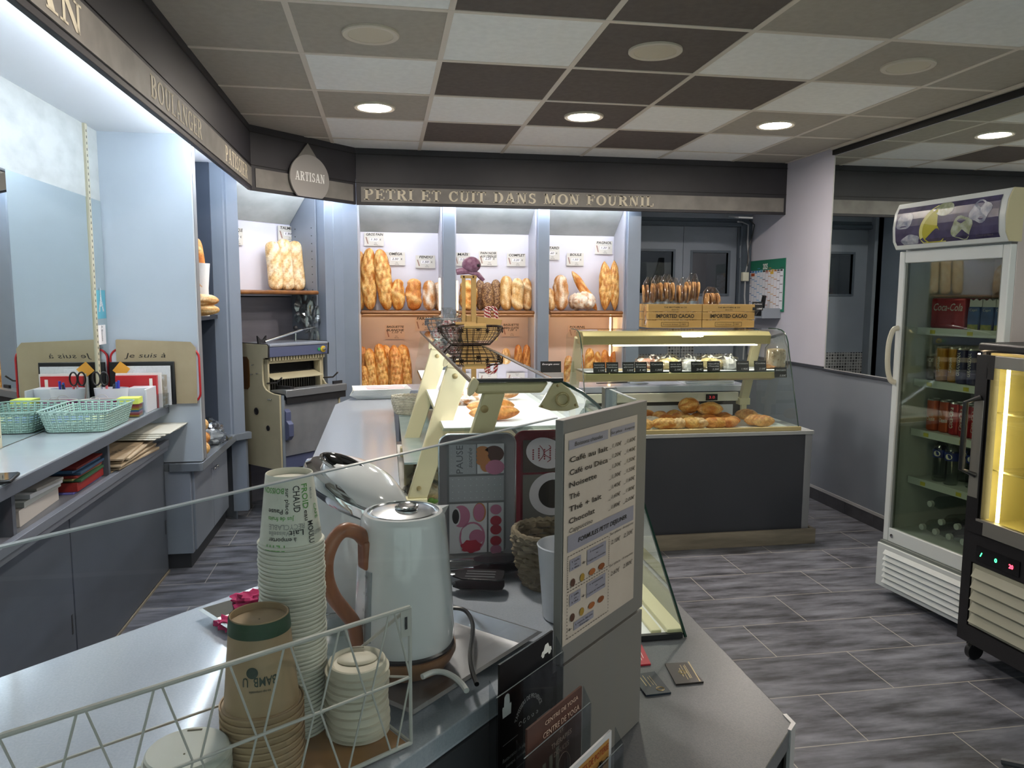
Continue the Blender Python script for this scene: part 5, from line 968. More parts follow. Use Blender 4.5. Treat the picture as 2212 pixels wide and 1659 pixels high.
# ================================================================ sneeze glass and menu panel (45 degree plane)
def onPl(px, py, c=2.46):
    d = fw+rt*((px-1106)/F_PX)-up*((py-829.5)/F_PX); return CAMP+d*((c-(CAMP.x-CAMP.y))/(d.x-d.y))
D45 = V((.7071, .7071, 0)); N45 = V((.7071, -.7071, 0)); UP = V((0, 0, 1))
def pl(x, z, c=2.46): return V((x, x-c, z))
t = thing('counter_glass', 'long clear upright glass screen along the customer side of the foreground counter', 'glass screen', pl(.1, .7))
mb = MB(); mb.slab(pl(-.5, .9, 2.452), pl(.589, .9, 2.452), pl(.589, 1.293, 2.452), pl(-.5, 1.293, 2.452), .006); part('pane', mb, glass('screen glass', '#f7f9f9', .8), t, world=True, smooth=False)
mb = MB(); mb.slab(pl(-.5, 1.2931, 2.452), pl(.589, 1.2931, 2.452), pl(.589, 1.2945, 2.452), pl(-.5, 1.2945, 2.452), .006); part('polished_edge', mb, mat('screen edge', '#8e979a', .3), t, world=True, smooth=False)
t = thing('counter_glass', 'short clear glass screen running from the menu panel back to the case post', 'glass screen', (.775, -1.6, .9))
mb = MB(); mb.box(.773, .778, -1.68, -1.53, .7, 1.293); part('pane', mb, glass('screen glass', '#f7f9f9', .8), t, world=True)
mb = MB(); mb.box(.773, .778, -1.68, -1.53, 1.2931, 1.2945); part('polished_edge', mb, mat('frosted glass edge', '#c4ced0', .3), t, world=True)
mb = MB(); mb.box(.765, .79, -1.53, -1.505, .692, 1.297); solo('glass_post', mb, mat('satin aluminium', '#8d8f90', .3, .8), 'slim square metal post joining the case end and the glass screen', 'post', bevel=.002)
panm = mat('brushed grey laminate', '#77736f', .45, var='#757270', scale=6, stretch=(3, 3, 1))
t = thing('menu_panel', 'grey panel on the counter glass carrying the hot drinks and breakfast menu', 'menu board', pl(.69, .69))
mb = MB(); mb.slab(pl(.589, .914), pl(.787, .914), pl(.787, 1.292), pl(.589, 1.292), .014); part('upper_panel', mb, panm, t, world=True, bevel=.001, smooth=False)
mb = MB(); mb.slab(pl(.597, .691), pl(.79, .691), pl(.79, .907), pl(.597, .907), .012); part('lower_panel', mb, panm, t, world=True, bevel=.001, smooth=False)
mb = MB(); mb.slab(pl(.595, .907), pl(.787, .907), pl(.787, .914), pl(.595, .914), .004); part('dark_joint', mb, kick_m, t, world=True)
c_ = 2.46+.0215
a0, a1 = onPl(1217, 1155, c_).x, onPl(1372, 1080, c_).x; z0, z1 = .944, 1.272
PP = lambda u_, v_, f=0: pl(a0+(a1-a0)*u_, z0+(z1-z0)*v_, c_+f)
mb = MB(); mb.slab(PP(0, 0), PP(1, 0), PP(1, 1), PP(0, 1), .0006); part('menu_paper', mb, mat('laminated paper', '#c3b6aa', .18, var='#bbaea2', scale=10, bump=.12, bscale=25), t, world=True, smooth=False)
W_, Hh_ = (a1-a0)*1.4142, z1-z0; lil = mat('lilac grey print', '#8b8894', .4)
mb = MB()
for u0, u1, v0, v1 in ((.05, .56, .92, .965), (.6, .96, .925, .965), (.05, .97, .44, .52), (.08, .22, .345, .4), (.3, .56, .33, .405), (.08, .22, .175, .235), (.3, .56, .165, .24), (.14, .4, .045, .085)):
    mb.add([PP(u0, v0, .0022), PP(u1, v0, .0022), PP(u1, v1, .0022), PP(u0, v1, .0022)], [(0, 1, 2, 3)])
part('lilac_print', mb, lil, t, world=True, smooth=False)
mb = MB(); mi = mat('menu black ink', '#1f1c1b', .4)
def MT(s, u_, v_, h, w_, al='l', sh=0, bo=0): text(mb, s, PP(u_, v_, .0026), D45, UP, h*Hh_, w_*W_, al, sh, bo, off=.0004)
MT('Boissons chaudes', .3, .933, .02, .36, 'c', .2)
MT('Sur place', .68, .936, .015, .16, 'c', .3); MT('A emporter', .88, .936, .015, .16, 'c', .3)
for s, v_, w_ in (('Café au lait', .862, .5), ('Café ou Déca', .803, .5), ('Noisette', .745, .35), ('Thé', .69, .13), ('Thé + lait', .632, .42), ('Chocolat', .575, .33)): MT(s, .06, v_, .026, w_, 'l', 0, .012)
MT('Cappuccino', .06, .532, .022, .3, 'l', .3)
for i, (p1_, p2_) in enumerate((('1,10€', '1,60€'), ('1,20€', '1,40€'), ('1,30€', '1,50€'), ('1,30€', '1,55€'), ('1,40€', '1,60€'), ('1,60€', '1,80€'), ('1,80€', '2,00€'))):
    v_ = .868-.052*i; MT('_'+p1_, .58, v_, .02, .17, 'l', .3, .006); MT('_'+p2_, .8, v_, .02, .17, 'l', .3, .006)
MT('FORMULES PETIT DEJEUNER', .52, .468, .023, .68, 'c', .2, .014)
for v_ in (.395, .23):
    MT('Sur place', .69, v_+.025, .014, .16, 'c', .2); MT('A emporter', .89, v_+.025, .014, .17, 'c', .2); MT('+', .23, v_-.05, .02, .05, 'l')
    MT('1 croissant', .43, v_-.008, .009, .18, 'c'); MT('ou', .43, v_-.028, .008, .03, 'c'); MT('1 pain au chocolat', .43, v_-.05, .009, .24, 'c'); MT('1 café', .15, v_-.012, .009, .09, 'c'); MT('ou', .15, v_-.028, .008, .03, 'c'); MT('1 thé', .15, v_-.044, .009, .08, 'c')
MT('2,10€', .63, .37, .022, .13, 'l', .3); MT('2,30€', .82, .37, .022, .14, 'l', .3); MT('2,60€', .63, .205, .022, .13, 'l', .3); MT('2,80€', .82, .205, .022, .14, 'l', .3); MT('+', .06, .055, .02, .05, 'l'); MT('1 verre de jus', .27, .066, .009, .22, 'c'); MT("d'orange", .27, .05, .009, .12, 'c')
def dashbox(u0, u1, v0, v1):
    P_ = [(u0+(u1-u0)*k/16, v) for v in (v0, v1) for k in range(16)]; 
    for k in range(16):
        for v in (v0, v1): a_ = u0+(u1-u0)*k/16; mb.add([PP(a_, v, .0026), PP(a_+.02, v, .0026), PP(a_+.02, v+.003, .0026), PP(a_, v+.003, .0026)], [(0, 1, 2, 3)])
    for k in range(14):
        for u_ in (u0, u1): a_ = v0+(v1-v0)*k/14; mb.add([PP(u_, a_, .0026), PP(u_+.006, a_, .0026), PP(u_+.006, a_+.007, .0026), PP(u_, a_+.007, .0026)], [(0, 1, 2, 3)])
dashbox(.05, .6, .265, .42); dashbox(.05, .6, .025, .25)
part('menu_lettering', mb, mi, t, world=True, smooth=False)
mb = MB()
for v_ in (.285, .115):
    for k, u_ in enumerate((.12, .24, .37, .5)):
        pts = [PP(u_+cos(q)*(.045 if k > 1 else .03), v_+sin(q)*(.016 if k > 1 else .02), .0028) for q in [2*pi*j/9+k for j in range(9)]]; mb.add(pts, [list(range(9))], k % 4)
part('menu_pictures', mb, [mat('coffee print', '#4f3226', .5), mat('tea print', '#9a7a2f', .5), mat('croissant print', '#9a5a2c', .5), mat('brioche print', '#7d4420', .5)], t, world=True, smooth=False)
# ================================================================ foreground: kettles, cups, rack, trays
chrome = mat('chrome', '#d8dadc', .12, 1); wgloss = mat('white gloss enamel', '#dadcde', .12, coat=.4, spec=.6); walnut = mat('walnut wood', '#7a4a33', .35, var='#9a6548', scale=6, stretch=(6, 6, 1), detail=6)
steel = mat('brushed steel', '#c2c5c8', .22, 1); alu = mat('aluminium sheet', '#c9c9c7', .28, 1, bump=.1, bscale=80)
KL = (-rt*.77-V((fw.x, fw.y, 0)).normalized()*.64).normalized(); KL.z = 0
# --- front kettle
kx, ky = .366, -1.815; ka = math.atan2(KL.y, KL.x)
t = thing('electric_kettle', 'tall white kettle with curved walnut handle and wooden base, nearest the camera', 'kettle', (kx, ky, .9065), ka)
mb = MB(); mb.lathe([(.001, 0), (.066, 0), (.074, .012), (.079, .022), (.079, .03), (.001, .03)], n=48); part('wooden_base', mb, mat('light walnut base', '#94693f', .4, var='#7d5632', scale=12), t)
mb = MB(); mb.lathe([(.001, .03), (.075, .03), (.0765, .034), (.074, .037), (.001, .037)], n=48); part('black_gasket', mb, blk, t)
mb = MB(); mb.lathe([(.001, .037), (.074, .037), (.0765, .043), (.0765, .06), (.0735, .12), (.069, .18), (.0648, .224), (.0635, .234), (.0595, .241), (.0545, .242), (.0545, .236), (.001, .236)], n=56); part('body', mb, wgloss, t)
mb = MB(); mb.lathe([(.0545, .237), (.054, .241), (.052, .2425), (.0505, .239), (.049, .238), (.047, .241), (.001, .2455)], n=56); ld = part('steel_lid', mb, steel, t)
mb = MB(); mb.tube([(.0+cos(q)*.0155-.006, sin(q)*.0155, .247) for q in [2*pi*k/28 for k in range(28)]], .0028, 8, closed=True); part('lid_ring', mb, chrome, ld)
mb = MB(); mb.lathe([(.001, .2445), (.014, .2465), (.012, .249), (.001, .247)], (-.006, 0, 0), 28); part('lid_button', mb, blk, ld)
hp = [(.05, 0, .205), (.064, 0, .207), (.078, 0, .222), (.098, 0, .230), (.115, 0, .220), (.127, 0, .195), (.128, 0, .165), (.118, 0, .135), (.102, 0, .110), (.088, 0, .088), (.0825, 0, .065), (.083, 0, .052)]
def spline(pts, n=5):
    P_ = [V(p) for p in pts]; out = []
    for i in range(len(P_)-1):
        p0, p1, p2, p3 = P_[max(i-1, 0)], P_[i], P_[i+1], P_[min(i+2, len(P_)-1)]
        for k in range(n): s = k/n; out.append(.5*((2*p1)+(-p0+p2)*s+(2*p0-5*p1+4*p2-p3)*s*s+(-p0+3*p1-3*p2+p3)*s**3))
    return out+[P_[-1]]
mb = MB(); mb.tube(spline(hp), .0115, 14, sc=(.85, .95)); part('handle', mb, walnut, t)
mb = MB(); mb.prism([(.195, -.012), (.203, -.013), (.226, -.012), (.226, .012), (.195, .012)], .060, .072, 0) if False else mb.box(.055, .0735, -.0125, .0125, .165, .21); part('handle_mount', mb, walnut, t, bevel=.005, seg=3)
mb = MB(); mb.tube([(.0668, .013, .165), (.0735, .016, .06)], .0085, 12, sc=(.5, 1)); gg = part('water_gauge', mb, mat('smoky gauge', '#8f959b', .15), t)
mb = MB()
for i, z in enumerate((.155, .13, .105, .083)): text(mb, ['MAX', '1.5', '1.0', '0.5'][i], (.0790-.0085*(z-.06)/.105, .013, z), (0, 1, 0), (0, 0, 1), .005, .009)
part('gauge_marks', mb, mat('grey print', '#44474a', .5), gg)
mb = MB(); mb.prism([(.2, 0), (.24, .012), (.22, .02)], -.01, .01, 1) if False else mb.at(0, 0, 0).add([(-.058, -.014, .236), (-.058, .014, .236), (-.085, 0, .236), (-.064, 0, .205)], [(0, 2, 1), (0, 3, 2), (2, 3, 1), (0, 1, 3)]); part('spout', mb, wgloss, t)
mb = MB(); mb.tube(spline([onZ(x_, y_, .925) for x_, y_ in ((912, 1462), (935, 1452), (958, 1452), (980, 1462), (998, 1478), (1008, 1492))]), .0042, 8); part('cord', mb, mat('white cord', '#d9d9d6', .4), t, world=True)
# --- rear kettle, squat, chrome collar
t = thing('electric_kettle', 'squat rounded white kettle with chrome collar and black lid hollow, behind the tall kettle', 'kettle', (.285, -1.50, .9), math.atan2(rt.y, rt.x))
def sl(mb, z0, k_):
    for p in mb.v:
        if p.z > z0: p.z -= (p.x)*k_*min(1, (p.z-z0)/.05)
    return mb
mb = MB(); mb.lathe([(.001, 0), (.108, 0), (.112, .006), (.111, .05), (.106, .10), (.098, .15), (.088, .182), (.001, .182)], n=56); sl(mb, .11, .55); part('body', mb, wgloss, t)
mb = MB(); mb.lathe([(.088, .178), (.092, .186), (.091, .200), (.086, .212), (.076, .220), (.001, .222)], n=56); mb.v = [V((p.x-.008, p.y, p.z)) for p in mb.v]; sl(mb, .11, .55); part('chrome_collar', mb, chrome, t)
mb = MB(); mb.lathe([(.084, .200), (.084, .207), (.076, .226), (.058, .244), (.03, .254), (.001, .257)], n=56); sl(mb, .11, .45); mb.v = [V((p.x+.014, p.y, p.z)) for p in mb.v]; ld = part('lid', mb, wgloss, t)
mb = MB(); mb.ball((0, 0, 0), (.047, .024, .014), 30, 12); mb.v = [V((-.012+p.x, -.020+p.y*(1-max(0, p.x)*12), .2545+p.z-p.x*.42-p.y*-.25)) for p in mb.v]; part('lid_hollow', mb, mat('glossy black', '#0e0e10', .08), ld)
mb = MB(); mb.tube([(-.012+cos(q)*.05, -.020+sin(q)*.027*(1-max(0, cos(q))*.6), .2535-cos(q)*.05*.42+sin(q)*.027*(1-max(0, cos(q))*.6)*.25) for q in [2*pi*k/40 for k in range(40)]], .0035, 8, closed=True); part('hollow_rim', mb, chrome, ld)
mb = MB(); mb.add([(-.075, -.035, .205), (-.075, .035, .205), (-.128, -.006, .222), (-.128, .006, .222), (-.085, -.02, .16), (-.085, .02, .16), (-.085, 0, .25)], [(0, 4, 2), (4, 5, 3, 2), (5, 1, 3), (0, 2, 6), (2, 3, 6), (3, 1, 6), (0, 6, 1)]); part('spout', mb, chrome, t, bevel=.004)
mb = MB(); mb.box(.095, .135, -.016, .016, .125, .15); mb.box(.12, .14, -.014, .014, .03, .15); part('handle', mb, steel, t, bevel=.006)
# --- metal baking tray under the kettle
TB = V((.585, -1.773, .9)); e1 = -D45; e2 = V((-.7071, .7071, 0))
t = thing('baking_tray', 'dull steel baking tray under the tall kettle', 'tray', TB+e1*.15+e2*.2)
def trayshape(o, a, b, la, lb, h, flare, m_, par, nm='tray_body'):
    mb = MB(); A_ = lambda x, y, z: o+a*x+b*y+UP*z; f = flare
    bt = [A_(f, f, .001), A_(la-f, f, .001), A_(la-f, lb-f, .001), A_(f, lb-f, .001)]; tp = [A_(0, 0, h), A_(la, 0, h), A_(la, lb, h), A_(0, lb, h)]
    rim = [A_(-.006, -.006, h-.002), A_(la+.006, -.006, h-.002), A_(la+.006, lb+.006, h-.002), A_(-.006, lb+.006, h-.002)]
    i_ = range(4); mb.add(bt+tp+rim+[p+UP*.0015 for p in bt], [(12, 13, 14, 15), (3, 2, 1, 0)]+[(i, (i+1) % 4, 4+(i+1) % 4, 4+i) for i in i_]+[(4+i, 4+(i+1) % 4, 8+(i+1) % 4, 8+i) for i in i_])
    return part(nm, mb, m_, par, world=True, smooth=False)
trayshape(TB, e1, e2, .30, .40, .022, .02, mat('dull steel', '#b4b4b6', .3, .85, var='#9c9da0', scale=5), t)
kc = [onZ(x_, y_, .93) for x_, y_ in ((940, 1322), (975, 1314), (1003, 1318), (1019, 1340), (1021, 1370), (1016, 1410), (1019, 1445), (1030, 1478))]; mb = MB(); mb.tube(spline(kc), .0036, 8); solo('power_cord', mb, blk, 'black power cord curling over the steel baking tray', 'cord')
# --- small foil tray with pink sponge
t = thing('foil_tray', 'small silver tray with a pink cloth at the staff edge of the counter', 'tray', (.04, -1.55, .9))
p = onZ(432, 1332, .905); trayshape(p+V((.005, 0, -.005)), V((.80, .60, 0)), V((.6, -.8, 0)), .17, .10, .02, .018, alu, t)
q_ = onZ(540, 1300, .91); mb = lumpy(.035, .022, .014, 71, .4, 22, 12); mb.v = [V((v.x, v.y, v.z+.008)) for v in mb.v]; o = solo('pink_cloth', mb, mat('magenta cloth', '#b01f5c', .8, bump=.6, bscale=60), 'crumpled magenta cloth at the far side of the small silver tray', 'cloth'); o.location = (q_.x, q_.y, .905)
q_ = onZ(495, 1350, .91); mb = lumpy(.022, .016, .012, 72, .4, 22, 12); o = solo('pink_cloth', mb, mat('magenta cloth', '#b01f5c', .8), 'magenta cloth lump hanging over the near side of the small silver tray', 'cloth'); o.location = (q_.x, q_.y, .905)
q_ = onZ(735, 1398, .905); t = thing('glass_jar', 'low clear glass jar with wire clasp between the cup tower and the kettle', 'jar', (q_.x, q_.y+.01, .901))
mb = MB(); mb.lathe([(.001, .001), (.036, .001), (.038, .01), (.036, .035), (.030, .04), (.031, .046), (.001, .05)], n=32); part('glass', mb, glass('jar glass', '#dfe9e8', 2.5), t)
mb = MB(); mb.tube(spline([(-.038, 0, .035), (-.02, -.01, .06), (.02, -.01, .062), (.032, -.006, .055), (.034, -.004, .045), (.04, 0, .05)]), .0012, 6); part('clasp', mb, steel, t)
# --- cups
def camang(x, y): return math.atan2(CAMP.y-y, CAMP.x-x)
def conetext(mb, s, cx, cy, ang, zc, h, rfun, updown=1, w=None, vert=0, k=None, bold=.01, shear=0):
    """letters wrapped on an upturned cup; updown -1 prints them upside down; vert = running up the wall"""
    def fn(x, y):
        if vert: a_, b_ = (-y*vert, x*vert)
        else: a_, b_ = x, y
        if updown < 0: a_, b_ = -a_, -b_
        z = zc+b_; r_ = rfun(z)+.0005; q = ang+a_/r_; return V((cx+cos(q)*r_, cy+sin(q)*r_, z))
    text(mb, s, (0, 0, 0), (1, 0, 0), (0, 1, 0), h, w, 'c', shear, bold, k, fn)
white_cup = mat('white paper cup', '#d6d5c8', .55, var='#cfcec1', scale=30)
cx, cy = .219, -1.968; zt = 1.248; hc = .09
def cupmesh(r0, r1, h, m_, nm='cup'):
    mb = MB(); mb.lathe([(r1-.002, 0), (r1+.0006, -.0008), (r1+.0018, .0010), (r1+.0006, .0026), (r1-.0016, .0028), (r0+.0002, h-.001), (r0-.0006, h), (r0-.0014, h-.001), (r0-.0018, h-.008), (.001, h-.008)], n=44, cap=False); return mb
cm = cupmesh(.0292, .0405, hc, white_cup).mesh('paper_cup', white_cup)
t = thing('paper_cup', 'topmost upturned white paper cup printed with green, black and grey words, on the tall tower', 'cup', (cx, cy, zt-hc))
part('cup_wall', cm, None, t); rf = lambda z: .0397-(.0397-.0294)*(z/hc)
a0_ = camang(cx, cy); gr = mat('green cup print', '#5d9a4a', .5); bk_ = mat('black cup print', '#2a2a2a', .5); gy = mat('grey cup print', '#9b9b96', .5)
T1, T2, T3 = MB(), MB(), MB()
def CT(mb, s, da, z, h, vert=0, ud=-1, w=None): conetext(mb, s, 0, 0, a0_+da, z, h, rf, ud, w, vert)
CT(T1, 'BOISSON', -.72, .076, .0072, 0, -1, .032); CT(T2, 'CHAUD', .12, .062, .0088, 1, -1, .033); CT(T1, 'FROID', .47, .064, .0085, 1, -1, .031); CT(T3, 'Moka', .85, .066, .004, 1, -1, .014)
CT(T2, 'sur place', -.16, .060, .005, 1, -1, .032); CT(T2, 'Pause', -.55, .050, .0062, 0, -1, .02); CT(T1, 'Jus de fruits', -.35, .0405, .0055, 0, -1, .034); CT(T3, 'RECYCLABLE', -.15, .031, .0068, 0, -1, .046); CT(T2, 'eau', .5, .040, .006, 1, -1, .013)
CT(T3, 'Vaisselle', -.4, .0225, .006, 0, -1, .028); CT(T2, 'Lait', .18, .0235, .0075, 0, -1, .018); CT(T2, 'à emporter', -.3, .0145, .0058, 0, -1, .036); CT(T1, 'PETIT', -.55, .0055, .008, 0, -1, .028); CT(T2, 'MOULU', .6, .018, .0085, 1, -1, .028); CT(T1, 'CAFÉ', .98, .042, .006, 1, -1, .019)
CT(T3, 'GOBELETS', 1.1, .018, .005, 0, -1, .026)
for mb_, m_, nm in ((T1, gr, 'green_lettering'), (T2, bk_, 'black_lettering'), (T3, gy, 'grey_lettering')): part(nm, mb_, m_, t, smooth=False)
base_cup = None
for k in range(45):
    z = zt-hc-.0056*(k+1)
    if z < .905: break
    o = bpy.data.objects.new('paper_cup', cm); C.objects.link(o); o.location = (cx+.0006*sin(k*1.3), cy+.0005*cos(k*.9), z); o['label'] = 'upturned white paper cup nested in the tall tower below the printed top cup'; o['category'] = 'cup'; o['group'] = 'nested cups of the tall white tower'
bamb = mat('kraft bamboo cup', '#a8906f', .6, var='#a08868', scale=30); gband = mat('dark green band', '#23452c', .5)
bx, by, bz, bh = .192, -2.062, 1.102, .11
bm = cupmesh(.0335, .0445, bh, bamb).mesh('bamboo_cup', bamb); rb = lambda z: .0437-(.0437-.0337)*(z/bh)
t = thing('bamboo_cup', 'upturned kraft cup with dark green band, on top of the brown cup stack', 'cup', (bx, by, bz-bh)); part('cup_wall', bm, None, t)
mb = MB(); mb.lathe([(rb(bh-.019)+.0006, bh-.019), (rb(bh-.001)+.0006, bh-.001)], n=44, cap=False); part('green_band', mb, gband, t)
ab = camang(bx, by)-.05; mb = MB(); conetext(mb, 'BAMB  U', 0, 0, ab, .049, .011, rb, -1, .038); conetext(mb, 'bio cup compostable', 0, 0, ab, .034, .003, rb, -1, .024)
z_, a_ = .0545, ab-.2; pts = [V((cos(a_+cos(q)*.0065/rb(z_))*(rb(z_+sin(q)*.0065)+.0005), sin(a_+cos(q)*.0065/rb(z_))*(rb(z_+sin(q)*.0065)+.0005), z_+sin(q)*.0065)) for q in [2*pi*j/24 for j in range(24)]]; mb.add(pts, [list(range(24))])
part('bamboo_print', mb, mat('dark green print', '#2c3d30', .5), t, smooth=False)
mb = MB()
for da in (-.25, .2, .4): conetext(mb, 'OK' if da < 0 else 'CE', 0, 0, ab+da, bh-.0125, .006, rb, -1, .009)
part('band_print', mb, mat('pale green print', '#9aa890', .5), t, smooth=False)
for k in range(11):
    z = bz-bh-.0008-.0082*k
    if z < .903: break
    o = bpy.data.objects.new('bamboo_cup', cupm2) if k else None
    if k == 0:
        mb = MB(); mb.lathe([(.0352, -.08), (.0455, .0), (.0478, .0014), (.0484, -.001), (.0472, -.003), (.0463, -.0026)], n=44, cap=False); cupm2 = mb.mesh('bamboo_cup', bamb); o = bpy.data.objects.new('bamboo_cup', cupm2)
        mb = MB(); mb.lathe([(.0455, -.012), (.0468, .001), (.0484, .0014), (.0486, -.001), (.0474, -.003), (.046, -.012)], n=44, cap=False); cupm2 = mb.mesh('bamboo_cup', bamb); o.data = cupm2
    C.objects.link(o); o.location = (bx, by, z+.002); o['label'] = 'kraft brown cup in the nested stack below the green banded cup'; o['category'] = 'cup'; o['group'] = 'nested kraft cups of the brown stack'
lidm_ = mat('ivory moulded lid', '#cbc5b3', .5); lidw = mat('white plastic lid', '#bdc0b6', .4)
def lidmesh(r, m_, dome=True):
    mb = MB(); mb.lathe([(r-.001, 0), (r+.001, .001), (r+.001, .0028), (r-.0025, .004), (r-.0028, .010), (r-.004, .0125), (r-.006, .0135), (r-.008, .0125), (r-.011, .0095), (.001, .0085)] if dome else [(r-.001, 0), (r, .002), (r, .006), (r-.002, .007), (r-.003, .014), (r-.005, .016), (.001, .0162)], n=44, cap=False); return mb.mesh('cup_lid', m_)
lm = lidmesh(.0405, lidm_)
for k in range(9):
    z = .906+.0104*k; top = k == 8; x_, y_ = .300+.0012*sin(k*1.1), -1.993+.001*cos(k*1.7)
    if not top:
        o = bpy.data.objects.new('cup_lid', lm); C.objects.link(o)
    else:
        o = thing('cup_lid', 'topmost ivory sip lid of the right lid stack', 'lid'); part('lid', lm, None, o)
        mb = MB(); mb.ball((.0, .006, .0105), (.026, .017, .004), 20, 8); part('raised_hollow', mb, lidm_, o)
        mb = MB(); mb.prism([(-.008, .029), (.008, .029), (.008, .032), (-.008, .032)], .0134, .0139); part('sip_hole', mb, mat('shadowed slot', '#6c6656', .7), o)
    o.location = (x_, y_, z); o.rotation_euler = (RD(2.5*sin(k)), RD(1.5*cos(k)), 0)
    if not top: o['label'] = 'ivory cup lid in the right stack below the topmost one'; o['category'] = 'lid'
    o['group'] = 'stacked ivory cup lids'
lw_ = lidmesh(.0465, lidw, False)
for k in range(6):
    z = .906+.0108*k; top = k == 5
    if top:
        o = thing('cup_lid', 'topmost flat white lid with a sip slot, at the bottom left of the rack', 'lid'); part('lid', lw_, None, o)
        mb = MB(); mb.prism([(-.008, .034), (.008, .034), (.008, .0365), (-.008, .0365)], .0161, .0168); part('sip_hole', mb, mat('shadowed slot', '#6c6656', .7), o)
        mb = MB(); mb.ball((0, -.012, .0162), .0012, 8, 5); part('vent_hole', mb, mat('shadowed slot', '#6c6656', .7), o)
    else: o = bpy.data.objects.new('cup_lid', lw_); C.objects.link(o); o['label'] = 'flat white cup lid stacked under the slotted one'; o['category'] = 'lid'
    o.location = (.121, -2.121, z); o['group'] = 'stacked flat white lids'
# --- white wire rack
RA = V((.368, -2.035, 0)); RD_ = V((-.847, -.532, 0)); RP = V((-.532, .847, 0)); rk = mat('white coated wire', '#b9b8b2', .4)
t = thing('wire_rack', 'white zigzag wire rack with a wooden floor holding the cup stacks', 'rack', RA+RD_*.25+UP*.9)
RW = .62; R_ = lambda s, z, o=0: RA+RD_*s+RP*o+UP*z
for nm, z, r_ in (('top_rail', 1.086, .0030), ('middle_rail', .994, .0020), ('bottom_rail', .906, .0028)):
    mb = MB(); mb.tube([R_(0, z), R_(RW, z)], r_, 8); part(nm, mb, rk, t, world=True)
for nm, z, r_ in (('rear_bottom_rail', .906, .0028), ('rear_middle_rail', .95, .0018)):
    mb = MB(); mb.tube([R_(0, z, .17), R_(RW, z, .17)], r_, 8); part(nm, mb, rk, t, world=True)
mb = MB(); st_ = .068
for k in range(9):
    a_ = .022+st_*k; mb.tube([R_(a_, 1.084), R_(a_-.026 if k else 0, .994), R_(a_-.0, .906)], .0013, 6); mb.tube([R_(a_+.008, 1.084), R_(a_+.034, .994), R_(a_+.008, .906)], .0013, 6)
part('zigzag_wires', mb, rk, t, world=True)
for s_ in (0, RW):
    mb = MB(); mb.tube([R_(s_, 1.086), R_(s_, .906), R_(s_, .906, .17), R_(s_, .95, .17), R_(s_, 1.086)], .0024, 8); mb.tube([R_(s_, .994), R_(s_, .93, .17)], .0016, 6); part('end_frame', mb, rk, t, world=True)
mb = MB(); mb.slab(R_(.0, 1.05, -.002), R_(.014, 1.05, -.002), R_(.014, 1.086, -.002), R_(.0, 1.086, -.002), .0012); pl_ = part('keyhole_plate', mb, rk, t, world=True)
mb = MB(); mb.slab(R_(.0055, 1.06, -.0032), R_(.009, 1.06, -.0032), R_(.009, 1.076, -.0032), R_(.0055, 1.076, -.0032), .0003); part('keyhole', mb, kick_m, pl_, world=True)
mb = MB(); mb.slab(R_(.004, .9015, .004), R_(RW-.004, .9015, .004), R_(RW-.004, .9015, .166), R_(.004, .9015, .166), -.004); part('wooden_floor', mb, mat('floor plank of rack', '#a37c4c', .5, var='#8f6a3e', scale=10), t, world=True)
# --- tongs, basket, tumbler, upright trays
def slotted(loc, rz, label, m_, scal):
    t = thing('tongs', label, 'tongs', loc, rz)
    for s_, zo in ((-1, .012), (1, .032)):
        mb = MB()
        if scal: pts = [(.055*(1+cos(q)*.95)+.0, sin(q)*(.030+.003*cos(q*9))) for q in [2*pi*j/40 for j in range(40)]]
        else: pts = [(0, -.012), (.02, -.026), (.085, -.030), (.098, -.024), (.1, 0), (.098, .024), (.085, .030), (.02, .026), (0, .012)]
        mb.prism(pts, zo, zo+.0035); part('jaw', mb, m_, t, bevel=.001)
        if not scal and s_ > 0:
            for k in (-1, 0, 1): mb = MB(); mb.box(.025, .082, k*.014-.002, k*.014+.002, zo+.0034, zo+.0041); part('slot', mb, mat('steel glint', '#9b9ea2', .3, .8), t)
        mb = MB(); mb.tube([(.004, 0, zo+.002), (-.08, s_*.004, zo+.004), (-.2, s_*.008, .022)], .005, 8, sc=(1.6, .5)); part('arm', mb, steel, t)
    return t
p = onZ(985, 1262, .915); slotted((p.x-.005, p.y, .902), RD(-14), 'black slotted spatula tongs lying in front of the picture trays', blk, False)
p = onZ(1020, 1235, .915); slotted((p.x, p.y+.01, .902), RD(2), 'dark grey scalloped tongs lying behind the slotted ones', mat('dark grey nylon', '#45454a', .4), True)
wk = mat('grey brown wicker', '#8d8068', .65, var='#6a5e4a', scale=30)
p = onZ(1178, 1250, .9); wicker(.662, -1.515, .9, .05, .072, .105, wk, 'round rustic wicker basket between the picture trays and the menu panel', rows=8, stakes=14, thick=.0042, amp=.004)
p = V((.655, -1.675, .9)); t = thing('tumbler', 'tall white plastic tumbler printed with a clover beside the menu panel', 'cup', p)
mb = MB(); mb.lathe([(.001, .001), (.038, .001), (.040, .004), (.0505, .132), (.052, .135), (.0505, .137), (.0485, .134), (.037, .008), (.001, .008)], n=44); part('cup_wall', mb, mat('white plastic', '#cdd1d8', .3), t)
mb = MB(); rt_ = lambda z: .040+.0105*z/.132; at_ = camang(p.x, p.y)+.1; conetext(mb, 'Bonheur', 0, 0, at_+.15, .095, .005, rt_, 1, .03)
for dx_, dz_ in ((0, .006), (-.005, 0), (.005, 0), (0, -.005), (0, -.028)):
    z_, a_ = .075+dz_, at_+dx_/.045; mb.add([V((cos(a_+cos(q)*.0035/.045)*(rt_(z_)+.0006), sin(a_+cos(q)*.0035/.045)*(rt_(z_)+.0006), z_+sin(q)*.0035)) for q in [2*pi*j/14 for j in range(14)]], [list(range(14))])
part('clover_print', mb, bk_, t, smooth=False)
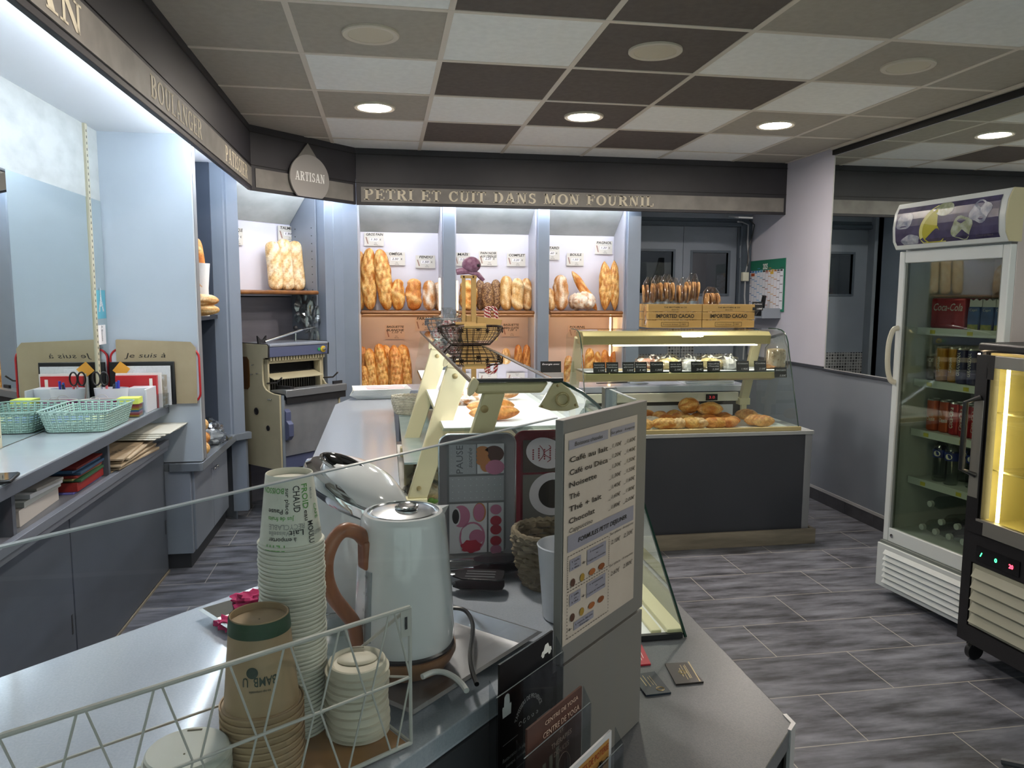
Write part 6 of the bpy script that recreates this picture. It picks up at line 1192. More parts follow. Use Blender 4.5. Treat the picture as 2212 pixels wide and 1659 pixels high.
# upright picture trays leaning on the case end
def rrect(w_, h, r_, n=6):
    out = []
    for cx_, cy_, a_ in ((w_-r_, h-r_, 0), (r_, h-r_, 90), (r_, r_, 180), (w_-r_, r_, 270)):
        for k in range(n+1): q = RD(a_+90*k/n); out.append((cx_+r_*cos(q), cy_+r_*sin(q)))
    return out
def pictray(o, w_, h, label, m_, rim):
    t = thing('serving_tray', label, 'tray', o); mb = MB(); n = 28
    rings = [(0, -.002), (.002, .0), (.016, .014), (.018, .015)]; vs = []; fs = []
    for ins, dep in rings: vs += [(ins+x*(w_-2*ins)/w_, dep, ins+z*(h-2*ins)/h) for x, z in rrect(w_, h, .022)]
    for i in range(3):
        for j in range(n): fs.append((i*n+j, (i+1)*n+j, (i+1)*n+(j+1) % n, i*n+(j+1) % n))
    fs.append([3*n+j for j in range(n)]); mb.add(vs, fs); part('tray_body', mb, m_, t, ang=50)
    mb = MB(); mb.tube([(x, -.002, z) for x, z in rrect(w_, h, .022)], .0018, 6, closed=True); part('rim', mb, rim, t); return t
def R2(mb, x0, x1, z0, z1, k=0, y=.0135): mb.add([(x0, y, z0), (x1, y, z0), (x1, y, z1), (x0, y, z1)], [(0, 1, 2, 3)], k)
def BL(mb, cx_, cz_, rx_, rz_, k=0, y=.013, n=22, f=None): mb.add([(cx_+cos(q)*rx_*(f(q) if f else 1), y, cz_+sin(q)*rz_*(f(q) if f else 1)) for q in [2*pi*j/n for j in range(n)]], [list(range(n))], k)
heart = lambda q: (1-.25*sin(q))*(1 if abs(sin(q)) < .99 else .9)
a_ = aty(950, 1216, -1.405); b_ = aty(1111, 932, -1.38); w_, h_ = b_.x-a_.x, b_.z-.902
t = pictray(V((a_.x, -1.395, .902)), w_, h_, 'grey picture tray printed PAUSE sucrée standing against the near case end', mat('grey tray lacquer', '#77777a', .25), steel)
C_ = [mat(*a) for a in (('tray pale grey', '#9b9ea4', .35), ('tray white wood', '#c8c9ce', .35), ('tray macaron tan', '#b0733f', .4), ('tray brown cup', '#4f2c22', .4), ('tray pink cake', '#b46f8c', .4), ('tray coffee', '#1c1412', .3), ('tray red berry', '#a8283c', .4), ('tray dot', '#bcbfc6', .4))]
mb = MB(); I = .02; mw = w_-2*I; mh = h_-2*I; X = lambda u_: I+mw*u_; Z = lambda v_: I+mh*v_
R2(mb, X(.02), X(.49), Z(.72), Z(.98), 0); R2(mb, X(.51), X(.98), Z(.72), Z(.98), 1); R2(mb, X(.02), X(.98), Z(.48), Z(.70), 0); R2(mb, X(.02), X(.68), Z(.02), Z(.46), 1); R2(mb, X(.71), X(.98), Z(.02), Z(.46), 1)
part('picture_panels', mb, C_, t, smooth=False)
mb = MB()
for k in range(4): BL(mb, X(.60), Z(.93-.035*k), .013, .008, 2, .0129-.00015*k)
BL(mb, X(.80), Z(.89), .022, .018, 3, .0129); BL(mb, X(.66), Z(.80), .012, .016, 2, .0127); BL(mb, X(.82), Z(.79), .020, .016, 4, .0125, f=heart)
BL(mb, X(.22), Z(.35), .020, .024, 4, .013); BL(mb, X(.13), Z(.35), .010, .020, 1, .0128); BL(mb, X(.13), Z(.35), .0075, .016, 5, .0126); BL(mb, X(.55), Z(.38), .014, .021, 2, .013); BL(mb, X(.54), Z(.38), .012, .019, 4, .0128)
BL(mb, X(.42), Z(.16), .028, .034, 4, .013); BL(mb, X(.42), Z(.16), .024, .030, 1, .0129); BL(mb, X(.34), Z(.22), .013, .013, 1, .0127, f=heart); BL(mb, X(.50), Z(.18), .016, .016, 4, .0126, f=heart); BL(mb, X(.40), Z(.08), .022, .014, 6, .0125, f=lambda q: 1+.12*sin(7*q))
for k, (c, z) in enumerate(((4, .41), (6, .31), (6, .23), (6, .13), (4, .05))): BL(mb, X(.84), Z(z), .012, .011, c, .0128, f=heart)
for i in range(9):
    for j in range(4): BL(mb, X(.08+.105*i), Z(.51+.055*j), .0011, .0011, 7, .0133, 6)
for i in range(5):
    for j in range(7): BL(mb, X(.06+.095*i), Z(.74+.038*j), .0007, .0007, 7, .0133, 6)
part('cake_pictures', mb, C_, t, smooth=False)
mb = MB(); text(mb, 'PAUSE', (X(.26), .0129, Z(.85)), (0, 0, 1), (-1, 0, 0), .015, .060, off=-.0002); text(mb, 'sucrée', (X(.42), .0129, Z(.86)), (0, 0, 1), (-1, 0, 0), .010, .042, shear=.3, off=-.0002); part('lettering', mb, mat('tray dark grey letter', '#55585e', .5), t, smooth=False)
a_ = aty(1113, 1190, -1.38)
t = pictray(V((a_.x-.004, -1.378, .902)), .165, h_, 'red rimmed picture tray with coffee cup and heart, half hidden by the menu panel', mat('dark red lacquer', '#6e1c28', .25), mat('dark red lacquer', '#6e1c28', .25))
mb = MB(); C2 = [mat('tray brown wood', '#4a3c34', .4, var='#332822', scale=20), mat('tray grey wood', '#6b6862', .4), mat('tray white glaze', '#cfcad0', .35), mat('tray coffee', '#1c1412', .3), mat('tray red line', '#8a2030', .4)]
w2_ = .165; mw = w2_-2*I; R2(mb, X(.02), X(.98), Z(.70), Z(.99), 0); R2(mb, X(.02), X(.98), Z(.02), Z(.68), 1); part('picture_panels', mb, C2, t, smooth=False)
mb = MB(); BL(mb, X(.42), Z(.87), .038, .034, 2, .013, 30, lambda q: 1-.22*sin(q-.6)*cos(q)); BL(mb, X(.55), Z(.50), .052, .048, 2, .013, 36); BL(mb, X(.57), Z(.50), .034, .032, 3, .0128, 30)
for k in range(5):
    for j in range(5): BL(mb, X(.2+.1*k), Z(.82+.02*j+.01*(k % 2)), .002, .002, 4, .0127, 8)
part('cup_and_heart_pictures', mb, C2, t, smooth=False)
mb = MB(); mb.tube([(X(.3+.09*sin(q*3)), .0128, Z(.8+.14*q)) for q in [k/12 for k in range(13)]], .0008, 4); mb.tube([(X(.45+.06*sin(q*9)), .0128, Z(.79+.15*q)) for q in [k/24 for k in range(25)]], .0008, 4); part('icing_lines', mb, C2[4], t)
# --- leaflet holders on the ledge
acr = glass('acrylic', '#e6eaec', 1.0)
ink_w = mat('leaflet white ink', '#eae6e2', .5)
def sheet(name, label, cat, TLp, TRp, c, zb, m_, holder=True, n_=1):
    TL = onPl(*TLp, c); TR = onPl(*TRp, c); z = (TL.z+TR.z)/2; t = thing(name, label, cat, V(((TL.x+TR.x)/2, (TL.y+TR.y)/2, zb)))
    mb = MB(); A_ = V((TL.x, TL.y, zb)); B_ = V((TR.x, TR.y, zb)); mb.slab(A_, B_, B_+UP*(z-zb), A_+UP*(z-zb), .003); part('sheet', mb, m_, t, world=True, smooth=False)
    W_ = (B_-A_).length; Hh_ = z-zb; return t, (lambda u_, v_, f=0: A_+D45*(W_*u_)+UP*(z-zb-v_)+N45*(.003+f)), W_, Hh_
bl_ = mat('leaflet black', '#0f0e10', .3)
def tilted(): pass
t, P_, W_, Hh_ = sheet('leaflet', 'black leaflet headed TAPISSIERS DE PROVENCE in the rear acrylic holder', 'leaflet', (1075.6, 1434), (1191, 1362), 2.492, .72, bl_)
mb = MB()
def arcT(s, u_, v_, r_, h):
    c_ = P_(u_, v_, .0005)
    def fn(x, y): q = pi/2-x/r_; return c_+D45*(cos(q)*(r_+y))+UP*(sin(q)*(r_+y))
    text(mb, s, (0, 0, 0), (1, 0, 0), (0, 1, 0), h, 2.5*r_, 'c', 0, .012, None, fn)
arcT('TAPISSIERS DE PROVENCE', .52, .108, .030, .0065)
def LT(s, u_, v_, h, w_, sh=.2, al='c', P_=None, W_=None, mbx=None): text(mbx or mb, s, P_(u_, v_, .0005), D45, UP, h, w_*W_, al, sh, .008)
for s, u_, v_, h, w_ in (('Restauration de sièges anciens et modernes', .5, .142, .006, .92), ('(canapé, fauteuil, médical/spécialisé...)', .5, .152, .005, .8), ('Sellerie automobile, moto, bateau...', .5, .185, .006, .8), ('Confection', .3, .213, .006, .4), ('Pour', .3, .24, .006, .2)): LT(s, u_, v_, h, w_, P_=P_, W_=W_)
for u0, u1, v_ in ((.05, .32, .118), (.68, .95, .118), (.3, .7, .166), (.3, .7, .197)): mb.add([P_(u0, v_, .0005), P_(u1, v_, .0005), P_(u1, v_-.0007, .0005), P_(u0, v_-.0007, .0005)], [(0, 1, 2, 3)])
for k in range(5):
    q0 = k*.9; mb.tube([P_(.36+.08*k, .105, .0008)+D45*(cos(q)*.004*(1-q/12))+UP*(sin(q)*.004*(1-q/12)) for q in [q0+j*.5 for j in range(12)]], .0004, 4)
part('lettering', mb, ink_w, t, world=True, smooth=False)
mb = MB()                      # armchair and small car pictures
def poly(pts, u_, v_, sc_): mb.add([P_(u_, v_, .0006)+D45*(x*sc_)+UP*(y*sc_) for x, y in pts], [list(range(len(pts)))])
poly([(-.5, -.7), (.5, -.7), (.55, 0), (.5, .15), (.35, .1), (.3, .8), (.1, .95), (-.1, .95), (-.3, .8), (-.35, .1), (-.5, .15), (-.55, 0)], .12, .065, .019)
poly([(-1, -.4), (-.8, 0), (-.5, .1), (-.25, .6), (.3, .65), (.55, .15), (.9, .05), (1, -.35)], .86, .022, .014)
for dx_ in (-.6, .6): poly([(dx_+cos(q)*.25, -.42+sin(q)*.25) for q in [2*pi*j/12 for j in range(12)]], .86, .022, .014)
part('pictures', mb, ink_w, t, world=True, smooth=False)
brn = mat('leaflet brown', '#5b3c33', .35, var='#46302b', scale=8)
t, P2_, W2_, _ = sheet('leaflet', 'brown leaflet headed CENTRE DE YOGA in the middle acrylic holder', 'leaflet', (1135, 1574), (1253, 1482), 2.575, .70, brn)
mb = MB()
for s, v_, h, w_, sh in (('CENTRE DE YOGA', .013, .006, .62, .1), ('CENTRE DE YOGA', .03, .0085, .68, 0), ('ET', .041, .005, .07, 0), ('THÉRAPIES', .055, .0075, .38, 0), ('DOUCES', .069, .0075, .28, 0)): LT(s, .6, v_, h, w_, sh, P_=P2_, W_=W2_)
mb.tube([P2_(.64, .1, .001)+D45*cos(q)*.018+UP*sin(q)*.026 for q in [2*pi*k/32 for k in range(32)]], .0004, 4, closed=True)
part('lettering', mb, mat('leaflet beige ink', '#c9aa98', .5), t, world=True, smooth=False)
mb = MB()
for k in range(4): mb.add([P2_(.14+.12*k, .11, .0005), P2_(.2+.12*k, .11, .0005), P2_(.2+.12*k, .07-.004*k, .0005), P2_(.14+.12*k, .07-.004*k, .0005)], [(0, 1, 2, 3)])
part('room_picture', mb, mat('leaflet faded cream', '#8f8677', .5), t, world=True, smooth=False)
orr = mat('leaflet ochre', '#a8793c', .4)
t, P3_, W3_, _ = sheet('leaflet', 'white edged ochre leaflet with POTERIE lettering in the front acrylic holder', 'leaflet', (1226, 1659), (1317, 1578), 2.64, .70, mat('leaflet white', '#c6c3c6', .4))
mb = MB(); mb.add([P3_(.06, .16, .0004), P3_(.93, .16, .0004), P3_(.93, .008, .0004), P3_(.06, .008, .0004)], [(0, 1, 2, 3)]); part('ochre_field', mb, orr, t, world=True, smooth=False)
mb = MB(); LT('STAGES DE POTERIE', .5, .022, .0095, .82, P_=P3_, W_=W3_, sh=0); part('red_lettering', mb, mat('leaflet rust ink', '#8a2f16', .5), t, world=True, smooth=False)
mb = MB(); LT('ADULTES ENFANTS MATERNELLES', .5, .04, .008, .8, P_=P3_, W_=W3_, sh=0); mb.tube([P3_(.72, .03, .001), P3_(.7, .05, .001)], .0035, 6); part('black_lettering', mb, bl_, t, world=True, smooth=False)
for nm, c, TLp, TRp, zt_ in (('rear', 2.503, (1072, 1510), (1215, 1415), .95), ('middle', 2.588, (1132, 1600), (1275, 1480), .90), ('front', 2.655, (1215, 1659), (1345, 1570), .85)):
    A_ = onPl(*TLp, c); B_ = onPl(*TRp, c); A_.z = B_.z = .692; t = thing('leaflet_holder', f'clear acrylic leaflet holder, the {nm} one of three in front of the menu panel', 'holder', (A_+B_)/2)
    mb = MB(); mb.slab(A_, B_, B_+UP*(zt_-.692), A_+UP*(zt_-.692), .0025); part('front_plate', mb, acr, t, world=True, smooth=False)
    for Q_ in (A_, B_): mb = MB(); mb.slab(Q_, Q_-N45*.012, Q_-N45*.012+UP*(zt_-.692+.02), Q_+UP*(zt_-.692), .002); part('side_plate', mb, acr, t, world=True, smooth=False)
    mb = MB(); mb.tube([A_+UP*(zt_-.692), B_+UP*(zt_-.692)], .0007, 6); part('top_edge', mb, mat('acrylic edge', '#7c8184', .3), t, world=True)
# --- business cards on the ledge
def bcard(pts, label, m_, lines, lm_, ring=None):
    Pz = [onZ(x, y, .6925) for x, y in pts]; c = sum(Pz, V())/4; t = thing('business_cards', label, 'business card', (c.x, c.y, .6905))
    mb = MB(); mb.add([V((p.x, p.y, .6905)) for p in Pz]+[V((p.x, p.y, .694)) for p in Pz], [(3, 2, 1, 0), (4, 5, 6, 7)]+[(i, (i+1) % 4, 4+(i+1) % 4, 4+i) for i in range(4)]); part('card_pile', mb, m_, t, world=True, smooth=False)
    a, b, c_, d = [V((p.x, p.y, .6942)) for p in Pz]; B2 = lambda u_, v_: a+(b-a)*u_+(d-a)*v_
    mb = MB()
    for u_, v0, v1, w_ in lines: mb.add([B2(u_, v0), B2(u_+w_, v0), B2(u_+w_, v1), B2(u_, v1)], [(0, 1, 2, 3)])
    if ring:
        u_, v_, r_ = ring; mb.tube([B2(u_, v_)+V((cos(q)*r_, sin(q)*r_, .0002)) for q in [2*pi*k/24 for k in range(24)]], .0007, 4, closed=True); mb.tube([B2(u_, v_)+V((cos(q)*r_*.7, sin(q)*r_*.7, .0002)) for q in [2*pi*k/24 for k in range(24)]], .0005, 4, closed=True)
    part('card_print', mb, lm_, t, world=True, smooth=False)
goldp = mat('gold card print', '#b3a077', .35, .3)
bcard([(1395.8, 1503), (1449.6, 1496.7), (1414, 1451.5), (1363, 1459)], 'dark navy business card with gold emblem on the ledge, nearest of three', mat('navy card', '#1b2733', .35), [(.4, .35, .9, .03), (.55, .4, .8, .02), (.65, .35, .85, .02), (.25, .4, .85, .04)], goldp, (.7, .2, .008))
bcard([(1460, 1479), (1520, 1473.6), (1483, 1432), (1436, 1434)], 'pile of dark brown business cards with gold lettering on the ledge', mat('dark brown card', '#2a2320', .35), [(.86, .02, .98, .04), (.6, .2, .8, .03), (.5, .15, .85, .02), (.66, .2, .85, .02), (.4, .3, .7, .03)], goldp, (.45, .5, .008))
bcard([(1352, 1440), (1406, 1435), (1386, 1393.5), (1335, 1398)], 'pile of red business cards beside the case foot on the ledge', mat('red card', '#b02034', .35), [(.7, .2, .8, .02), (.8, .3, .8, .02), (.6, .25, .75, .03)], ink_w)
# ================================================================ bread slicer
beige = mat('beige enamel', '#b5ad90', .4, var='#aaa285', scale=5); bluep = mat('slate blue enamel', '#535a78', .35); rub = mat('black rubber edge', '#1f1f22', .5)
t = thing('bread_slicer', 'tall beige and slate blue bread slicing machine with steel panel standing in the corner niche', 'bread slicer', (-.348, 2.158, 0), RD(45))
# local: x along the front (left to right), y depth, z up
side = [(0, .33), (0, .835), (.06, .838), (.10, .845), (.14, .86), (.165, .885), (.172, .92), (.172, 1.03), (.165, 1.06), (.145, 1.072), (.11, 1.072), (.105, 1.15), (.12, 1.16), (.44, 1.16), (.44, .33)]
for x, nm in ((0, 'left'), (.505, 'right')):
    mb = MB(); mb.prism(side, x, x+.014, 0); part('side_panel', mb, beige, t, bevel=.002)
    mb = MB(); mb.tube([(x+.007, y, z) for y, z in side[10:14]], .006, 6); part('edge_strip', mb, rub, t)
mb = MB(); mb.box(.014, .505, .105, .135, 1.075, 1.145); part('header', mb, bluep, t, bevel=.004)
mb = MB(); mb.box(.014, .505, .1, .44, 1.145, 1.162); part('top_cover', mb, mat('grey blue cover', '#8b919c', .3), t, bevel=.003)
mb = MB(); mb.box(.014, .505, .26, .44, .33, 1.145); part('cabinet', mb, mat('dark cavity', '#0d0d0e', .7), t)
mb = MB(); mb.box(.014, .505, .012, .26, .33, .80); part('lower_body', mb, bluep, t)
mb = MB(); mb.box(.04, .50, .002, .012, .42, .795); part('steel_panel', mb, mat('galvanised panel', '#8e9196', .4, .35, var='#7f8287', scale=7, detail=8), t, bevel=.002)
mb = MB(); mb.box(.014, .035, -.004, .012, .33, .83); part('front_strip', mb, mat('steel blue strip', '#76808a', .35), t)
mb = MB()
for k in range(46): x = .03+.0102*k; mb.box(x, x+.0022, .19+.02*(k % 2), .205+.02*(k % 2), .845, .965)
part('blades', mb, mat('dull blade steel', '#8b8a84', .35, .8), t, smooth=False)
mb = MB()
for k in range(20): x = .03+.0235*k; mb.box(x, x+.012, .12, .14, 1.05, 1.075)
part('comb', mb, beige, t, smooth=False)
mb = MB(); mb.slab((.03, .09, .925), (.45, .09, .925), (.45, .19, .955), (.03, .19, .955), .005); part('press_plate', mb, beige, t)
mb = MB(); mb.box(.46, .478, .14, .2, .845, 1.06); mb.box(.02, .034, .14, .2, .845, 1.06); mb.box(.02, .478, .14, .2, 1.03, 1.05); part('frame_post', mb, beige, t)
mb = MB(); mb.prism([(-.02, .815), (-.02, .862), (.0, .866), (.16, .852), (.16, .838), (0, .835)], .04, .565, 0); part('tray', mb, mat('steel tray', '#9fa2a5', .3, .7), t, bevel=.002)
mb = MB(); mb.box(.05, .56, -.012, .008, .77, .815); part('tray_underside', mb, rub, t)
mb = MB(); mb.box(.48, .56, .02, .035, .862, .885); mb.box(.09, .12, .0, .14, .862, .88); part('tray_guides', mb, rub, t)
for x in (.02, .50): mb = MB(); mb.tube([(x, .15, .9), (x+.01, .06, .91), (x+.02, .02, .945)], .006, 8); part('lever', mb, mat('dark lever', '#3a3836', .4), t)
for x, c, r_ in ((.425, '#2f9a5a', .011), (.462, '#d2b23a', .022)):
    mb = MB(); mb.lathe([(.001, 0), (r_, 0), (r_, .006), (.001, .008)], n=24); mb.v = [V((x+p.x, .105-p.z, 1.11+p.y)) for p in mb.v]; part('button', mb, mat('btn'+c, c, .35), t, label='green button' if r_ < .02 else 'round yellow emergency button')
mb = MB(); mb.lathe([(.001, 0), (.011, 0), (.012, .015), (.001, .018)], n=20); mb.v = [V((.462+p.x, .099-p.z, 1.11+p.y)) for p in mb.v]; part('button_cap', mb, steel, t)
mb = MB(); mb.prism([(-.02, .66), (-.045, .64), (-.045, .56), (-.02, .53), (.004, .53), (.004, .74), (-.02, .72)], .035, .075, 0); part('door_handle', mb, bluep, t, bevel=.003)
mb = MB(); mb.box(.37, .42, -.02, -.004, .355, .375); part('drawer_pull', mb, rub, t)
mb = MB(); mb.prism([(.33, .85), (.31, .87), (.305, .95), (.31, 1.05), (.33, 1.07), (.4, 1.07), (.4, .85)], -.004, -.001, 0); part('amber_guard', mb, mat('amber plastic', '#5a3c1c', .2), t)
for y, z in ((.26, 1.02), (.215, .965), (.275, .955), (.08, .80), (.10, .80)):
    mb = MB(); mb.tube([(0, y, z), (-.012, y, z)], .004, 8); mb.ball((-.013, y, z), .0055, 10, 6); part('pin', mb, steel, t)
for y, z, r_ in ((.245, .708, .024), (.125, .604, .018)):
    mb = MB(); mb.lathe([(.001, 0), (r_, 0), (r_, .003), (r_*.7, .004), (r_*.65, .002), (.001, .002)], n=28); mb.v = [V((-.001-p.z, y+p.x, z+p.y)) for p in mb.v]; part('round_port', mb, rub, t)
for x in (.02, .46):
    for y in (.03, .4): mb = MB(); mb.box(x, x+.03, y, y+.03, 0, .33); part('leg', mb, mat('dark brown steel leg', '#3b3630', .4), t)
mb = MB(); mb.prism([(-.03, 1.165), (.03, 1.165), (.035, 1.215), (.012, 1.19), (-.012, 1.19), (-.035, 1.215)], .2, .215, 1); mb.v = [V((p.x+.03, p.y, p.z)) for p in mb.v]; part('v_bracket', mb, rub, t)
mb = MB(); mb.tube([(.05, .2, 1.175), (.36, .2, 1.245)], .009, 8); lv = part('top_lever', mb, steel, t)
mb = MB(); mb.tube([(.36, .2, 1.245), (.46, .18, 1.262)], .003, 6); part('lever_rod', mb, steel, lv)
mb = MB(); mb.tube([(.34, .25, 1.165), (.345, .25, 1.245)], .007, 8); kn = part('knob_stem', mb, steel, t)
mb = MB(); mb.ball((.345, .25, 1.257), .017); part('knob', mb, rub, kn)
# clear bags hanging to the right of the slicer
filmb = glass('crinkled clear bag', '#dfe4e6', 4.0, .12)
for i, (o_, z, sx, sz) in enumerate(((.62, 1.34, .055, .11), (.66, 1.2, .05, .14))):
    p = Q(.655, .16-.05*i, z); mb = lumpy(sx, sx*.7, sz, 90+i, .5, 30, 20, False); o = solo('hanging_bag', mb, filmb, ['bunch of crinkled clear bags hanging under the corner shelf', 'lower crinkled clear bag hanging beside the slicer'][i], 'bag', ang=20); o.location = (p.x, p.y, z-sz)
# crumpled bag on the low counter
mb = lumpy(.13, .15, .085, 95, .35, 36, 22); bagm = mb; bago = solo('plastic_bag', mb, filmb, 'crumpled clear plastic bag on the low niche counter', 'bag', ang=20); bago.location = (-.74, 1.83, .591)
mb = lumpy(.09, .11, .05, 96, .4, 26, 14); mb.v = [p+V((0, 0, .03)) for p in mb.v]; part('inner_sheet', mb, mat('milky plastic', '#d6d9dc', .3, bump=.8, bscale=25), bago, ang=20)

# ================================================================ left back counter goods
ZC = .911
mint = mat('mint plastic', '#9dbdb4', .4)
t = thing('plastic_basket', 'shallow mint green perforated basket holding papers on the back counter', 'basket', (-.93, .56, ZC))
w0, d0, w1, d1, h = .115, .165, .135, .185, .085; mb = MB()
def ringr(w_, d_, z, r_=.03): return [V((x-w_, y-d_, z)) for x, y in rrect(2*w_, 2*d_, r_)]
def lerpR(f): return ringr(w0+(w1-w0)*f, d0+(d1-d0)*f, .003+h*f, .03)
n = len(lerpR(0)); NS = 132
def perim(R_, k):                     # point at fraction k of a ring
    L_ = [(R_[(i+1) % n]-R_[i]).length for i in range(n)]; tot = sum(L_); s = (k % 1)*tot
    for i in range(n):
        if s <= L_[i]: return R_[i].lerp(R_[(i+1) % n], s/max(L_[i], 1e-9))
        s -= L_[i]
    return R_[0]
levels = [0, .12, .24, .36, .48, .60, .72, .84, 1.0]
for li in range(len(levels)-1):
    Ra, Rb = lerpR(levels[li]+.04), lerpR(levels[li+1]-.04); Rc, Rd = lerpR(max(0, levels[li]-.045)), lerpR(levels[li]+.045)
    for k in range(NS):
        p0, p1 = perim(Rc, k/NS), perim(Rc, (k+1)/NS); q0, q1 = perim(Rd, k/NS), perim(Rd, (k+1)/NS); mb.add([p0, p1, q1, q0], [(0, 1, 2, 3)])
        if k % 3 == 0: a_, b_ = perim(Ra, k/NS), perim(Ra, (k+1.1)/NS); c_, d_ = perim(Rb, k/NS), perim(Rb, (k+1.1)/NS); mb.add([a_, b_, d_, c_], [(0, 1, 2, 3)])
o = part('perforated_wall', mb, mint, t, ang=60); sm = o.modifiers.new('thick', 'SOLIDIFY'); sm.thickness = .0016
mb = MB(); mb.tube(ringr(w1+.002, d1+.002, h+.004), .0032, 6, closed=True); part('rim', mb, mint, t)
mb = MB(); mb.add(ringr(w0, d0, .002), [list(range(n))]); part('base', mb, mint, t)
mb = MB(); mb.tube([(-.03, -d1*.965, .056), (.03, -d1*.965, .056), (.038, -d1*.95, .05), (.03, -d1*.94, .044), (-.03, -d1*.94, .044), (-.038, -d1*.95, .05)], .0022, 6, closed=True); part('handle_slot', mb, mint, t)
for i, (dx, dy, r_, c, lb) in enumerate(((.0, .03, .1, '#dfe6ea', 'white notepad lying in the mint basket'), (-.05, -.05, .05, '#5a7bc4', 'blue notepad at the near end of the mint basket'), (.02, -.06, -.2, '#dde6a8', 'pale yellow note in the mint basket'))):
    mb = MB(); mb.at(-.93+dx, .56+dy, ZC+.03+.006*i, r_); mb.box(-.06, .06, -.08, .08, 0, .012 if i == 1 else .004); mb.m = M4.Identity(4); solo('notepad', mb, mat('pad'+c, c, .6), lb, 'notepad', smooth=False)
# pen cup with pens and scissors
cxp, cyp = -.972, .975
t = thing('pen_cup', 'white oval pen cup on the back counter in front of the red folder', 'cup', (cxp, cyp, ZC)); mb = MB(); mb.lathe([(.001, .001), (.066, .001), (.078, .12), (.076, .12), (.064, .004), (.001, .004)], n=36, sx=1.0, sy=.6); part('cup_wall', mb, mat('white plastic', '#cdd1d8', .3), t)
for i, (dx, dy, c, lb, an) in enumerate(((.03, 0, '#3a3fb0', 'blue capped pen standing at the right of the pen cup', .1), (.01, .01, '#3f62b8', 'blue marker leaning in the pen cup', .3), (.0, -.01, '#2e3440', 'dark pen leaning in the pen cup', .45), (-.02, .01, '#d86a70', 'pink marker low in the pen cup', -.1))):
    mb = MB(); mb.tube([(cxp+dx, cyp+dy, ZC+.01), (cxp+dx+an*.04, cyp+dy, ZC+.155-.02*i*.4)], .006, 8); solo('pen', mb, mat('pen'+c, c, .35), lb, 'pen')
t = thing('scissors', 'black handled scissors standing in the pen cup', 'scissors', (cxp-.045, cyp, ZC+.03))
mb = MB(); mb.tube([(.01, 0, 0), (.0, 0, .105)], .004, 6); part('blade', mb, steel, t)
for s_ in (-1, 1): mb = MB(); mb.tube([(s_*.018+cos(q)*.017-.002, 0, .135+sin(q)*.032) for q in [2*pi*k/20 for k in range(20)]], .0042, 8, closed=True); part('handle_loop', mb, blk, t)
# magenta baskets
t = thing('small_basket', 'small oval basket with magenta lining and white wire rim on the back counter', 'basket', (-.985, .835, ZC)); mb = MB(); mb.lathe([(.001, .001), (.062, .001), (.083, .078), (.080, .078), (.060, .004), (.001, .06)], n=36, sx=.98, sy=.6); part('lining', mb, mat('magenta lining', '#9c2f78', .5), t)
mb = MB(); mb.tube([(cos(q)*.081, sin(q)*.049, .079) for q in [2*pi*k/36 for k in range(36)]], .003, 6, closed=True); part('rim', mb, mat('white coated wire', '#b9b8b2', .4), t)
for s_ in (-1, 1): mb = MB(); mb.tube([(cos(q)*.026, s_*.048, .079+sin(q)*.02) for q in [pi*k/10 for k in range(11)]], .0015, 6); part('wire_handle', mb, mat('white coated wire', '#b9b8b2', .4), t)
# note cube
t = thing('note_cube', 'clear box of rainbow sticky notes with a yellow pad on top', 'sticky notes', (-.845, .83, ZC), .05)
for i, c in enumerate(('#e2b23a', '#d8453c', '#e890a8', '#3c7fb8', '#e8d23c', '#e4802c', '#c83c4c')): mb = MB(); mb.box(-.044, .044, -.038, .038, .004+.0075*i, .0105+.0075*i); part('note_layer', mb, mat('note'+c, c, .6), t, smooth=False)
mb = MB(); mb.box(-.046, .046, -.04, .04, .062, .09); part('yellow_pad', mb, mat('lemon pad', '#d3e06a', .6), t)
mb = MB()
for a_ in ((-.049, -.047, -.043, .043), (.047, .049, -.043, .043), (-.047, .047, -.043, -.041), (-.047, .047, .041, .043)): mb.box(*a_, 0, .06)
part('clear_box', mb, acr, t, smooth=False)
mb = MB(); mb.box(-.905, -.81, 1.0, 1.09, ZC, ZC+.115); mb.box(-.81, -.80, .93, 1.09, ZC, ZC+.115); solo('file_tray', mb, mat('white plastic', '#cdd1d8', .3), 'white plastic file box on the back counter beside the note cube', 'box', bevel=.002)
mb = MB(); mb.box(-.995, -.80, 1.105, 1.125, ZC, ZC+.165); solo('folder', mb, mat('bright red folder', '#b3242a', .3), 'bright red folder with white edge label standing on the back counter', 'folder')
mb = MB(); mb.box(-.835, -.82, 1.1035, 1.1045, ZC+.07, ZC+.15); solo('folder_label', mb, mat('label white', '#e0ddd0', .6), 'small vertical white label on the red folder', 'label')
mb = MB(); mb.box(-1.0, -.785, 1.128, 1.14, ZC, ZC+.175); solo('folder', mb, mat('white folder', '#dcdcd8', .5), 'white folder standing right behind the red one', 'folder')
mb = MB(); mb.box(-.80, -.76, 1.09, 1.16, ZC, ZC+.07); solo('card_holder', mb, acr, 'small clear card holder at the right end of the back counter', 'holder')
brk = mat('kraft cardboard', '#a89a7c', .75, var='#a09274', scale=8)
mb = MB(); mb.prism([(-1.03, ZC), (-1.03, ZC+.335), (-1.025, ZC+.34), (-.665, ZC+.325), (-.64, ZC+.295), (-.643, ZC+.001)], 1.245, 1.249, 1); o = solo('cardboard_sign', mb, brk, 'kraft cardboard sheet with handwriting leaning against the pale end panel', 'cardboard', smooth=False)
mb = MB(); text(mb, 'Je suis à', (-.99, 1.2445, ZC+.245), (1, 0, 0), (0, 0, 1), .026, .2, 'l', .3); part('handwriting', mb, mi, o, world=False); 
for v in o.children: v.location = -o.location
